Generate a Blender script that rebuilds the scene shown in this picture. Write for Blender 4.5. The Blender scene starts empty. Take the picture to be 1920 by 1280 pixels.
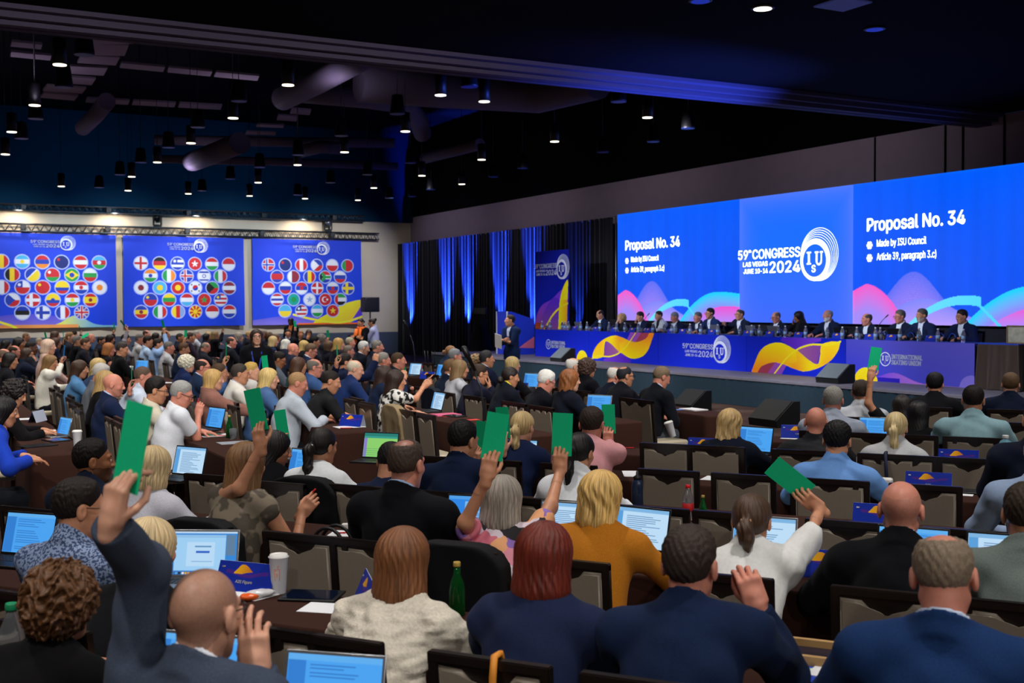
import bpy, bmesh, math, random
import numpy as np
from mathutils import Vector, Matrix
rng = random.Random(7)
SC = bpy.context.scene
COL = SC.collection
# ---------------------------------------------------------------- camera
CAM_F, CAM_PITCH, CAM_ROLL, CAM_H = 2159.5, 0.03125, -0.00492, 2.0
HEAD = 0.496                                   # stage direction, left of the view axis
_cp, _sp = math.cos(CAM_PITCH), math.sin(CAM_PITCH)
FW = np.array([0, _cp, -_sp]); _r0 = np.array([1.0, 0, 0]); _u0 = np.array([0, _sp, _cp])
RT = _r0 * math.cos(CAM_ROLL) + _u0 * math.sin(CAM_ROLL)
UP = -_r0 * math.sin(CAM_ROLL) + _u0 * math.cos(CAM_ROLL)
CAMP = np.array([0, 0, CAM_H])
cam_d = bpy.data.cameras.new('camera')
cam = bpy.data.objects.new('camera', cam_d); COL.objects.link(cam)
m = Matrix.Identity(4)
for i in range(3):
    m[i][0], m[i][1], m[i][2] = RT[i], UP[i], -FW[i]
m[2][3] = CAM_H
cam.matrix_world = m
cam_d.sensor_width = 36.0
cam_d.lens = CAM_F / 1920 * 36.0
cam_d.clip_end = 200
cam_d.dof.use_dof = True
cam_d.dof.focus_distance = 7.5
cam_d.dof.aperture_fstop = 4.5
SC.camera = cam
# ---------------------------------------------------------------- view + world
vs = SC.view_settings
vs.view_transform = 'Standard'; vs.look = 'None'; vs.gamma = 1.0; vs.use_curve_mapping = False
vs.exposure = 0.0
SC.cycles.use_denoising = True
SC.cycles.max_bounces = 6; SC.cycles.diffuse_bounces = 3; SC.cycles.glossy_bounces = 3
SC.cycles.transmission_bounces = 4; SC.cycles.transparent_max_bounces = 6
SC.cycles.caustics_reflective = False; SC.cycles.caustics_refractive = False
SC.cycles.sample_clamp_indirect = 4.0
W = bpy.data.worlds.new('world'); SC.world = W; W.use_nodes = True
W.node_tree.nodes['Background'].inputs[0].default_value = (0.25, 0.35, 0.8, 1)
W.node_tree.nodes['Background'].inputs[1].default_value = 0.012
# ---------------------------------------------------------------- frames of the place
TD = np.array([-math.sin(HEAD), math.cos(HEAD), 0])     # along the stage, away from the camera
ND = np.array([math.cos(HEAD), math.sin(HEAD), 0])      # towards the stage wall
RA = math.radians(25.0)                                 # heading of the near seating block (right of +Y)
RF = np.array([math.sin(RA), math.cos(RA), 0]); RS = np.array([math.cos(RA), -math.sin(RA), 0])
CA = math.pi / 2 - HEAD                                 # heading of the centre block: square to the stage
def TW(t, w, z=0.0): return TD * t + ND * w + np.array([0, 0, z])
def RRS(r, s, z=0.0): return RF * r + RS * s + np.array([0, 0, z])
def ray(x, y): return FW + RT * (x - 960) / CAM_F + UP * (640 - y) / CAM_F
def onZ(x, y, z):
    d = ray(x, y); return CAMP + d * ((z - CAM_H) / d[2])
def onDepth(x, y, D):
    d = ray(x, y); return CAMP + d * D
def onW(x, y, w):
    d = ray(x, y); return CAMP + d * (w / (d @ ND))
def onT(x, y, t):
    d = ray(x, y); return CAMP + d * (t / (d @ TD))
def onR(x, y, r):
    d = ray(x, y); return CAMP + d * (r / (d @ RF))
def depth_of(p): return float((np.asarray(p) - CAMP) @ FW)
# ---------------------------------------------------------------- lamps of the hall, with added fill spots
def lamp_spot(name, loc, tgt, power, angle, blend=0.6, col=(1, 1, 1), radius=0.12):
    d = bpy.data.lights.new(name, 'SPOT'); d.energy = power; d.spot_size = math.radians(angle)
    d.spot_blend = blend; d.color = col; d.shadow_soft_size = radius
    o = bpy.data.objects.new(name, d); COL.objects.link(o); o.location = loc
    o.rotation_euler = (Vector(tgt) - Vector(loc)).to_track_quat('-Z', 'Y').to_euler()
    return o
def hall_lamps():
    for t in (-2.0, 2.2, 6.4, 10.6, 14.6):
        for w in (-1.0, 3.2, 7.4, 11.6):
            lamp_spot('ceiling_lamp', TW(t, w, 5.70), TW(t, w, 0), 480, 100, 0.7, (1.0, 0.95, 0.9), 0.14)
    for w in (-3.0, 1.0, 5.0, 9.0):                  # unseen fill lamps added behind the camera, tilted to the rows
        lamp_spot('row_fill_lamp', TW(-5.5, w, 5.7), TW(4.0, w + 1.0, 0), 650, 80, 0.8, (1.0, 0.96, 0.92), 0.14)
    for w in (-2.0, 2.5, 7.0):                        # second line of added fill lamps, tilted to the centre rows
        lamp_spot('row_fill_lamp', TW(3.5, w, 5.7), TW(17.0, w + 1.5, 1.0), 2200, 62, 0.8, (1.0, 0.96, 0.92), 0.14)
    for t in (20.0, 27.0, 34.0, 41.0):               # wash added to brighten the stage-side wall
        lamp_spot('wall_wash', TW(t, 14.5, 5.6), TW(t, 19.5, 4.9), 170, 100, 0.9, (0.9, 0.85, 1.0), 0.1)
    for t in (17.6, 23.0, 29.0, 36.0):               # mid-air spots added to light the ducts and panels from below
        for w in (-2.5, 2.5, 8.0):
            lamp_spot('ceiling_fill', TW(t, w, 5.9), TW(t, w, 9), 85, 160, 1.0, (0.7, 0.6, 0.85), 0.2)
    for t in (18.4, 22.8, 27.2, 31.6, 36.0):
        for w in (0.5, 4.5, 8.5, 12.0):
            lamp_spot('pendant_light', TW(t, w, 5.74), TW(t, w, 0), 700, 95, 0.7, (1.0, 0.95, 0.88), 0.1)
    for t in (13.0, 17.5, 22.0, 26.5):               # stage wash
        lamp_spot('stage_wash', TW(t, 8.6, 5.6), TW(t + 0.9, 16.4, 1.1), 1900, 52, 0.6, (0.82, 0.88, 1.0), 0.12)
    for w in (3.6, 7.6, 11.6, 15.6):                 # wash on the flag banners
        lamp_spot('banner_wash', TW(37.5, w, 5.7), TW(45, w, 2.9), 1700, 58, 0.7, (0.86, 0.92, 1.0), 0.12)
    for w in (4.1, 7.4, 10.4, 14.6):                 # grazing lamps over the banners
        lamp_spot('wall_grazer', TW(44.2, w, 5.44), TW(45.0, w, 4.85), 110, 125, 0.8, (1.0, 0.86, 0.66), 0.06)
    for w in (6.0, 12.0):
        lamp_spot('upper_wall_light', TW(40, w, 6.2), TW(45, w, 6.6), 260, 120, 1.0, (0.10, 0.55, 0.95), 0.2)
    for x in (765, 833, 872, 932, 994, 1078):        # blue uplights on the drapes
        p = onW(x, 600, 18.72); t = p @ TD
        lamp_spot('drape_uplight', TW(t, 18.52, 0.6), TW(t, 18.84, 2.6), 16000, 30, 0.6, (0.02, 0.07, 1.0), 0.04)
    for t in (12.3, 13.1):                           # spots added to throw blue light up on the beam
        lamp_spot('beam_blue_fill', TW(t, 17.7, 0.75), TW(15.9, 10.5, 5.5), 11000, 38, 1.0, (0.05, 0.12, 1.0), 0.1)
hall_lamps()

# ================================================================ object helpers
def tag(o, label=None, cat=None, group=None, kind=None):
    if label: o['label'] = label
    if cat: o['category'] = cat
    if group: o['group'] = group
    if kind: o['kind'] = kind
    return o
def empty(name, loc=(0, 0, 0), rz=0.0):
    o = bpy.data.objects.new(name, None); COL.objects.link(o)
    o.location = tuple(loc); o.rotation_euler = (0, 0, rz); o.empty_display_size = 0.1
    return o
def link(name, me, parent=None, loc=None, rot=None):
    o = bpy.data.objects.new(name, me); COL.objects.link(o)
    if parent is not None: o.parent = parent
    if loc is not None: o.location = tuple(loc)
    if rot is not None: o.rotation_euler = rot
    return o
def copy_tree(o, parent=None):
    c = o.copy(); COL.objects.link(c)
    if parent is not None: c.parent = parent
    for ch in list(o.children): copy_tree(ch, c)
    return c
def np_mesh(name, V, F, mats=(), mi=None, smooth=True):
    """V (n,3), F (m,4) or (m,3)"""
    me = bpy.data.meshes.new(name)
    V = np.ascontiguousarray(V, np.float32); F = np.ascontiguousarray(F, np.int32)
    k = F.shape[1]
    me.vertices.add(len(V)); me.vertices.foreach_set('co', V.ravel())
    me.loops.add(F.size); me.loops.foreach_set('vertex_index', F.ravel())
    me.polygons.add(len(F))
    me.polygons.foreach_set('loop_start', np.arange(0, F.size, k, dtype=np.int32))
    try: me.polygons.foreach_set('loop_total', np.full(len(F), k, np.int32))
    except Exception: pass
    for mt in mats: me.materials.append(mt)
    if mi is not None: me.polygons.foreach_set('material_index', np.ascontiguousarray(mi, np.int32))
    me.polygons.foreach_set('use_smooth', np.full(len(F), smooth, bool))
    me.update(calc_edges=True); me.validate()
    return me
class MB:
    """collects boxes, tubes, prisms into ONE mesh"""
    def __init__(s): s.bm = bmesh.new(); s.mi = 0
    def _fin(s, fs, smooth=False):
        for f in fs: f.material_index = s.mi; f.smooth = smooth
    def box(s, c, d, rz=0.0, M=None, bevel=0.0, seg=2):
        r = bmesh.ops.create_cube(s.bm, size=1.0); vs_ = r['verts']
        Mx = Matrix.Translation(Vector(c)) @ Matrix.Rotation(rz, 4, 'Z') if M is None else M
        for v in vs_: v.co = Mx @ Vector((v.co.x * d[0], v.co.y * d[1], v.co.z * d[2]))
        fs = set(f for v in vs_ for f in v.link_faces)
        s._fin(fs)
        if bevel:
            es = list(set(e for v in vs_ for e in v.link_edges))
            g = bmesh.ops.bevel(s.bm, geom=es, offset=bevel, segments=seg, affect='EDGES', profile=0.5)
            s._fin(g['faces'], True)
            for f in fs:
                if f.is_valid: f.material_index = s.mi
        return s
    def tube(s, pts, r, n=10, cap=True, radii=None):
        pts = [Vector(p) for p in pts]; rings = []
        for i, p in enumerate(pts):
            a = pts[max(0, i - 1)]; b = pts[min(len(pts) - 1, i + 1)]
            t = (b - a).normalized() if (b - a).length > 1e-9 else Vector((0, 0, 1))
            x = t.orthogonal().normalized() if i == 0 else (x - t * x.dot(t)).normalized()
            y = t.cross(x); rr = radii[i] if radii else r
            rings.append([s.bm.verts.new(p + (x * math.cos(2 * math.pi * k / n) + y * math.sin(2 * math.pi * k / n)) * rr) for k in range(n)])
        fs = []
        for i in range(len(rings) - 1):
            for k in range(n):
                fs.append(s.bm.faces.new((rings[i][k], rings[i][(k + 1) % n], rings[i + 1][(k + 1) % n], rings[i + 1][k])))
        s._fin(fs, True)
        if cap:
            s._fin([s.bm.faces.new(rings[0][::-1]), s.bm.faces.new(rings[-1])])
        return s
    def lathe(s, prof, c=(0, 0, 0), n=20, M=None):
        """prof: list of (radius, z)"""
        Mx = M or Matrix.Translation(Vector(c)); rings = []
        for r, z in prof:
            rings.append([s.bm.verts.new(Mx @ Vector((r * math.cos(2 * math.pi * k / n), r * math.sin(2 * math.pi * k / n), z))) for k in range(n)])
        fs = []
        for i in range(len(rings) - 1):
            for k in range(n):
                fs.append(s.bm.faces.new((rings[i][k], rings[i][(k + 1) % n], rings[i + 1][(k + 1) % n], rings[i + 1][k])))
        s._fin(fs, True)
        s._fin([s.bm.faces.new(rings[0][::-1]), s.bm.faces.new(rings[-1])])
        return s
    def prism(s, poly, y0, y1, M=None):
        """poly of (x,z) extruded from y0 to y1"""
        Mx = M or Matrix.Identity(4)
        a = [s.bm.verts.new(Mx @ Vector((p[0], y0, p[1]))) for p in poly]
        b = [s.bm.verts.new(Mx @ Vector((p[0], y1, p[1]))) for p in poly]
        n = len(poly); fs = [s.bm.faces.new(a), s.bm.faces.new(b[::-1])]
        for i in range(n): fs.append(s.bm.faces.new((a[i], b[i], b[(i + 1) % n], a[(i + 1) % n])))
        s._fin(fs); return s
    def quad(s, pts):
        s._fin([s.bm.faces.new([s.bm.verts.new(Vector(p)) for p in pts])]); return s
    def mesh(s, name, *mats):
        bmesh.ops.recalc_face_normals(s.bm, faces=s.bm.faces)
        me = bpy.data.meshes.new(name); s.bm.to_mesh(me); s.bm.free()
        for mt in mats: me.materials.append(mt)
        return me
    def build(s, name, mats, parent=None, loc=None, rot=None):
        if not isinstance(mats, (list, tuple)): mats = [mats]
        return link(name, s.mesh(name, *mats), parent, loc, rot)
# ================================================================ materials
def lin(h):
    if isinstance(h, (tuple, list)): return tuple(h)
    h = h.lstrip('#'); c = [int(h[i:i + 2], 16) / 255 for i in (0, 2, 4)]
    return tuple(x / 12.92 if x <= 0.04045 else ((x + 0.055) / 1.055) ** 2.4 for x in c)
_M = {}
def mat(key, col, rough=0.6, metal=0.0, spec=0.4, emit=0.0, noise=0.0, scale=30.0, bump=0.0, sheen=0.0, stretch=(1, 1, 1), trans=0.0, alpha=1.0, sss=0.0, coord='Object', bdist=0.01):
    if key in _M: return _M[key]
    mt = bpy.data.materials.new(key); mt.use_nodes = True; nt = mt.node_tree
    b = nt.nodes['Principled BSDF']; c = lin(col)
    b.inputs['Base Color'].default_value = (*c, 1); b.inputs['Roughness'].default_value = rough
    b.inputs['Metallic'].default_value = metal; b.inputs['Specular IOR Level'].default_value = spec
    if trans: b.inputs['Transmission Weight'].default_value = trans; b.inputs['IOR'].default_value = 1.4
    if alpha < 1: b.inputs['Alpha'].default_value = alpha
    if sheen: b.inputs['Sheen Weight'].default_value = sheen; b.inputs['Sheen Roughness'].default_value = 0.5
    if sss:
        b.inputs['Subsurface Weight'].default_value = sss; b.inputs['Subsurface Radius'].default_value = (0.01, 0.004, 0.002)
        b.inputs['Subsurface Scale'].default_value = 1.0
    if emit:
        b.inputs['Emission Color'].default_value = (*c, 1); b.inputs['Emission Strength'].default_value = emit
    if noise or bump:
        tc = nt.nodes.new('ShaderNodeTexCoord'); mp = nt.nodes.new('ShaderNodeMapping'); mp.inputs['Scale'].default_value = stretch
        nz = nt.nodes.new('ShaderNodeTexNoise'); nz.inputs['Scale'].default_value = scale; nz.inputs['Detail'].default_value = 4
        nt.links.new(tc.outputs[coord], mp.inputs[0]); nt.links.new(mp.outputs[0], nz.inputs['Vector'])
        if noise:
            rp = nt.nodes.new('ShaderNodeValToRGB')
            rp.color_ramp.elements[0].position = 0.3; rp.color_ramp.elements[1].position = 0.7
            rp.color_ramp.elements[0].color = (*[x * (1 - noise) for x in c], 1)
            rp.color_ramp.elements[1].color = (*[min(1, x * (1 + noise)) for x in c], 1)
            nt.links.new(nz.outputs['Fac'], rp.inputs[0]); nt.links.new(rp.outputs[0], b.inputs['Base Color'])
        if bump:
            bp = nt.nodes.new('ShaderNodeBump'); bp.inputs['Strength'].default_value = bump; bp.inputs['Distance'].default_value = bdist
            nt.links.new(nz.outputs['Fac'], bp.inputs['Height']); nt.links.new(bp.outputs[0], b.inputs['Normal'])
    _M[key] = mt
    return mt
def cloth(col, kind='wool'):
    k = {'wool': dict(rough=0.9, spec=0.08, noise=0.18, scale=220, bump=0.08, sheen=0.02),
         'knit': dict(rough=0.95, spec=0.1, noise=0.12, scale=90, bump=0.35, sheen=0.05),
         'cotton': dict(rough=0.8, spec=0.2, noise=0.05, scale=60, bump=0.06),
         'silk': dict(rough=0.45, spec=0.4, noise=0.05, scale=40, bump=0.05)}[kind]
    return mat('cloth_%s_%s' % (kind, col), col, **k)
def attr_mat(key, emit=0.0, rough=0.7, spec=0.2):
    """print / screen picture stored per vertex"""
    if key in _M: return _M[key]
    mt = bpy.data.materials.new(key); mt.use_nodes = True; nt = mt.node_tree; b = nt.nodes['Principled BSDF']
    a = nt.nodes.new('ShaderNodeVertexColor'); a.layer_name = 'print'
    b.inputs['Roughness'].default_value = rough; b.inputs['Specular IOR Level'].default_value = spec
    if emit:
        b.inputs['Base Color'].default_value = (0.01, 0.01, 0.012, 1)
        nt.links.new(a.outputs['Color'], b.inputs['Emission Color']); b.inputs['Emission Strength'].default_value = emit
    else:
        nt.links.new(a.outputs['Color'], b.inputs['Base Color'])
    _M[key] = mt
    return mt
def printed_grid(name, w, h, nx, ny, fn, mt, bulge=None, thick=0.0):
    """upright sheet in local XZ, front towards -Y, picture fn(u,v)->(n,3) linear"""
    u, v = np.meshgrid(np.linspace(0, 1, nx), np.linspace(0, 1, ny))
    u = u.ravel(); v = v.ravel()
    V = np.stack([(u - 0.5) * w, np.zeros_like(u), v * h], 1)
    if bulge is not None: V[:, 1] += bulge(u, v)
    i = (np.arange(ny - 1)[:, None] * nx + np.arange(nx - 1)[None]).ravel()
    F = np.stack([i, i + 1, i + nx + 1, i + nx], 1)
    C = np.clip(fn(u, v), 0, 1)
    n0 = len(V)
    if thick:
        ring = np.concatenate([np.arange(nx), np.arange(1, ny) * nx + nx - 1, (ny - 1) * nx + np.arange(nx - 2, -1, -1), np.arange(ny - 2, 0, -1) * nx])
        B = V.copy(); B[:, 1] += thick
        V = np.concatenate([V, B]); C = np.concatenate([C, C * 0 + 0.02])
        r2 = np.roll(ring, -1)
        F = np.concatenate([F, F[:, ::-1] + n0, np.stack([ring, ring + n0, r2 + n0, r2], 1)])
    me = np_mesh(name, V, F, [mt], smooth=bulge is not None)
    ca = me.color_attributes.new('print', 'FLOAT_COLOR', 'POINT')
    ca.data.foreach_set('color', np.concatenate([C, np.ones((len(C), 1))], 1).astype(np.float32).ravel())
    return me
_FONT = [None]
def hall_font():
    if _FONT[0] is None:
        try:
            import os
            _FONT[0] = bpy.data.fonts.load(os.path.join(bpy.utils.system_resource('DATAFILES', path='fonts'), 'Inter.woff2'))
        except Exception: _FONT[0] = False
    return _FONT[0]
def text_mesh(name, s, size, mt, bold=0.0, align='LEFT', depth=0.002, shear=0.0, spacing=1.0, font=None):
    cu = bpy.data.curves.new(name, 'FONT'); cu.body = s; cu.size = size; cu.align_x = align
    cu.extrude = depth; cu.shear = shear; cu.space_character = spacing; cu.resolution_u = 3
    if hall_font(): cu.font = hall_font()
    o = bpy.data.objects.new(name, cu); COL.objects.link(o)
    bpy.context.view_layer.update()
    me = bpy.data.meshes.new_from_object(o.evaluated_get(bpy.context.evaluated_depsgraph_get()))
    if bold:                                          # heavier weight: the outline laid over itself, slightly shifted
        bm = bmesh.new()
        for dx, dz in ((0, 0), (bold, 0), (-bold, 0), (0, bold * 0.7), (0, -bold * 0.7), (bold * 0.7, bold * 0.5), (-bold * 0.7, -bold * 0.5)):
            k = len(bm.verts); bm.from_mesh(me); bm.verts.ensure_lookup_table()
            for v in bm.verts[k:]: v.co.x += dx; v.co.y += dz
        bm.to_mesh(me); bm.free()
    me.name = name; bpy.data.objects.remove(o); bpy.data.curves.remove(cu)
    # stand it up in local XZ, reading from -Y
    for v in me.vertices: v.co = (v.co.x, -v.co.z, v.co.y)
    me.materials.clear(); me.materials.append(mt)
    return me
# ================================================================ signed distance modelling
def A3(*v): return np.array(v, float)
def smin(a, b, k):
    h = np.clip(0.5 + 0.5 * (b - a) / k, 0, 1); return b * (1 - h) + a * h - k * h * (1 - h)
def smax(a, b, k): return -smin(-a, -b, k)
def nrm(v): return v / max(1e-9, np.linalg.norm(v))
def sd_cap(p, a, b, r1, r2):
    a = np.asarray(a, float); ba = np.asarray(b, float) - a; pa = p - a
    t = np.clip(pa @ ba / max(1e-12, ba @ ba), 0, 1)
    return np.sqrt(((pa - t[:, None] * ba) ** 2).sum(1)) - (r1 + t * (r2 - r1))
def sd_ell(p, c, r, Mx=None):
    q = p - np.asarray(c, float)
    if Mx is not None: q = q @ Mx
    r = np.asarray(r, float); k0 = np.sqrt(((q / r) ** 2).sum(1)) + 1e-9; k1 = np.sqrt(((q / r ** 2) ** 2).sum(1)) + 1e-9
    return k0 * (k0 - 1) / k1
def sd_prims(p, prims):
    d = None
    for pr in prims:
        e = sd_cap(p, *pr[1:5]) if pr[0] == 'c' else sd_ell(p, pr[1], pr[2], pr[3])
        d = e if d is None else smin(d, e, pr[-1])
    return d
_E12 = [(0, 1), (2, 3), (4, 5), (6, 7), (0, 2), (1, 3), (4, 6), (5, 7), (0, 4), (1, 5), (2, 6), (3, 7)]
def surface_nets(f, lo, hi, h):
    lo = np.asarray(lo, float); hi = np.asarray(hi, float); H = 4 * h
    m = np.maximum(1, np.ceil((hi - lo) / H).astype(int)); n = m * 4 + 1
    def pts(ix, st): return lo + ix * st
    ci = np.stack(np.meshgrid(*[np.arange(k + 1) for k in m], indexing='ij'), -1).reshape(-1, 3)
    dc = f(pts(ci, H)).reshape(m + 1)
    near = np.abs(dc) < 1.25 * H
    cell = np.zeros(m, bool)
    for a in (0, 1):
        for b in (0, 1):
            for c in (0, 1): cell |= near[a:a + m[0], b:b + m[1], c:c + m[2]]
    D = np.repeat(np.repeat(np.repeat(dc, 4, 0), 4, 1), 4, 2)[:n[0], :n[1], :n[2]].copy()
    mk = np.zeros(n, bool)
    cf = np.repeat(np.repeat(np.repeat(cell, 4, 0), 4, 1), 4, 2)
    for a in (0, 1):
        for b in (0, 1):
            for c in (0, 1): mk[a:a + 4 * m[0], b:b + 4 * m[1], c:c + 4 * m[2]] |= cf
    fi = np.argwhere(mk)
    if len(fi) == 0: return np.zeros((0, 3)), np.zeros((0, 4), int)
    D[mk] = f(pts(fi, h))
    S = D < 0
    c8 = [S[a:n[0] - 1 + a, b:n[1] - 1 + b, c:n[2] - 1 + c] for a in (0, 1) for b in (0, 1) for c in (0, 1)]
    sm = sum(x.astype(np.int8) for x in c8)
    act = np.argwhere((sm > 0) & (sm < 8))
    if len(act) == 0: return np.zeros((0, 3)), np.zeros((0, 4), int)
    off = np.array([(a, b, c) for a in (0, 1) for b in (0, 1) for c in (0, 1)])
    vals = np.stack([D[tuple((act + o).T)] for o in off], 1)
    acc = np.zeros((len(act), 3)); cnt = np.zeros(len(act))
    for i, j in _E12:
        a, b = vals[:, i], vals[:, j]; x = (a < 0) != (b < 0)
        t = np.where(x, a / np.where(x, a - b, 1), 0)
        acc += np.where(x[:, None], off[i] + t[:, None] * (off[j] - off[i]), 0); cnt += x
    V = lo + (act + acc / cnt[:, None]) * h
    idx = -np.ones(n - 1, int); idx[tuple(act.T)] = np.arange(len(act))
    Fs = []
    for ax in range(3):
        o1, o2 = (ax + 1) % 3, (ax + 2) % 3
        s0 = [slice(None)] * 3; s1 = [slice(None)] * 3
        s0[ax] = slice(0, n[ax] - 1); s1[ax] = slice(1, n[ax])
        ch = S[tuple(s0)] != S[tuple(s1)]
        e = np.argwhere(ch); e = e[(e[:, o1] > 0) & (e[:, o2] > 0) & (e[:, o1] < n[o1] - 1) & (e[:, o2] < n[o2] - 1)]
        if len(e) == 0: continue
        ins = S[tuple(e.T)]
        u1 = np.zeros(3, int); u1[o1] = 1; u2 = np.zeros(3, int); u2[o2] = 1
        q = np.stack([idx[tuple((e - u1 - u2).T)], idx[tuple((e - u2).T)], idx[tuple(e.T)], idx[tuple((e - u1).T)]], 1)
        q[~ins] = q[~ins][:, ::-1]
        Fs.append(q[(q >= 0).all(1)])
    return V, (np.concatenate(Fs) if Fs else np.zeros((0, 4), int))
def join_vf(parts):
    Vs, Fs, n = [], [], 0
    for V, F in parts:
        Vs.append(V); Fs.append(F + n); n += len(V)
    return np.concatenate(Vs), np.concatenate(Fs)
def wrinkle(p, A, fr, seed):
    r = np.random.RandomState(seed); d = np.zeros(len(p))
    for i in range(4):
        k = r.normal(size=3) * fr * (0.6 + 0.5 * i); k2 = r.normal(size=3) * fr * 0.7
        d += np.sin(p @ k + r.rand() * 6.3 + 1.2 * np.sin(p @ k2 + r.rand() * 6.3)) / (1 + 0.6 * i)
    return A * d * 0.45
# ================================================================ people
SKIN = {'a': '#cf9a80', 'b': '#bd8465', 'c': '#96603f', 'd': '#5e3826', 'p': '#c8836e'}
def skin_mat(k): return mat('skin_' + k, SKIN[k], rough=0.5, spec=0.35, noise=0.06, scale=40, bump=0.04, sss=0.12)
def skin_tint(k, h, f):
    a, b = lin(SKIN[k]), lin(h); return tuple(x * (1 - f) + y * f for x, y in zip(a, b))
def hair_mat(h, kind='s'):
    key = 'hair_%s_%s' % (h, kind)
    if key in _M: return _M[key]
    if kind == 'l':
        mt = mat(key, h, rough=0.5, spec=0.35, noise=0.5, scale=21, bump=0.6, stretch=(1, 1, 0.45), bdist=0.004); nt = mt.node_tree
        tc = next(n for n in nt.nodes if n.type == 'TEX_COORD'); mp = next(n for n in nt.nodes if n.type == 'MAPPING')
        sp = nt.nodes.new('ShaderNodeSeparateXYZ'); nt.links.new(tc.outputs['Object'], sp.inputs[0])
        ad = nt.nodes.new('ShaderNodeMath'); ad.inputs[1].default_value = 0.02; nt.links.new(sp.outputs[1], ad.inputs[0])
        cb = nt.nodes.new('ShaderNodeCombineXYZ'); nt.links.new(sp.outputs[0], cb.inputs[0]); nt.links.new(ad.outputs[0], cb.inputs[1])
        nm = nt.nodes.new('ShaderNodeVectorMath'); nm.operation = 'NORMALIZE'; nt.links.new(cb.outputs[0], nm.inputs[0])
        s2 = nt.nodes.new('ShaderNodeSeparateXYZ'); nt.links.new(nm.outputs[0], s2.inputs[0])
        c2 = nt.nodes.new('ShaderNodeCombineXYZ'); nt.links.new(s2.outputs[0], c2.inputs[0]); nt.links.new(s2.outputs[1], c2.inputs[1]); nt.links.new(sp.outputs[2], c2.inputs[2])
        nt.links.new(c2.outputs[0], mp.inputs[0]); return mt
    if kind == 'c': return mat(key, h, rough=0.5, spec=0.3, noise=0.45, scale=90, bump=0.5, bdist=0.006)
    return mat(key, h, rough=0.65, spec=0.22, noise=0.26, scale=260, bump=0.5, stretch=(1, 0.5, 0.35), bdist=0.004)
CRAN = ((0, -0.012, 0.03), (0.077, 0.098, 0.09))
def sd_head(q, fem=0):
    qa = q.copy(); qa[:, 0] = np.abs(qa[:, 0])
    d = sd_ell(q, *CRAN)
    d = smin(d, sd_ell(q, (0, 0.034, -0.035), (0.06 - 0.003 * fem, 0.064, 0.085)), 0.03)
    d = smin(d, sd_ell(q, (0, 0.066, -0.096), (0.028 - 0.004 * fem, 0.025, 0.023)), 0.025)
    d = smin(d, sd_cap(qa, (0.049, -0.005, -0.052), (0.02, 0.06, -0.096), 0.02, 0.017), 0.022)
    d = smin(d, sd_cap(qa, (0, 0.087, 0.034), (0.044, 0.074, 0.032), 0.012 - 0.003 * fem, 0.011), 0.016)
    d = smin(d, sd_ell(qa, (0.041, 0.062, -0.016), (0.022, 0.02, 0.02)), 0.02)
    d = smax(d, -(np.sqrt(((qa - A3(0.032, 0.109, 0.012)) ** 2).sum(1)) - 0.018), 0.012)
    d = smin(d, sd_cap(q, (0, 0.092, 0.024), (0, 0.1135, -0.018), 0.0085, 0.012), 0.01)
    d = smin(d, sd_ell(qa, (0.012, 0.104, -0.022), (0.010, 0.012, 0.009)), 0.008)
    d = np.minimum(d, np.sqrt(((qa - A3(0.032, 0.082, 0.012)) ** 2).sum(1)) - 0.0138)
    d = smin(d, sd_cap(qa, (0, 0.100, -0.052), (0.022, 0.088, -0.055), 0.0075, 0.004), 0.006)
    d = smin(d, sd_cap(qa, (0, 0.098, -0.066), (0.018, 0.088, -0.064), 0.008, 0.004), 0.006)
    e = sd_ell(qa, (0.082, -0.014, -0.002), (0.011, 0.021, 0.034))
    e = smax(e, -sd_ell(qa, (0.094, -0.008, 0.004), (0.008, 0.010, 0.018)), 0.006)
    return smin(d, e, 0.007)
def hair_plane(q, fz=0.085, nz=-0.085):
    a = A3(0, 0.08, fz); b = A3(0, -0.078, nz); t = nrm(b - a); n = A3(0, t[2], -t[1])
    if n[2] < 0: n = -n
    return -((q - a) @ n)
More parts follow.
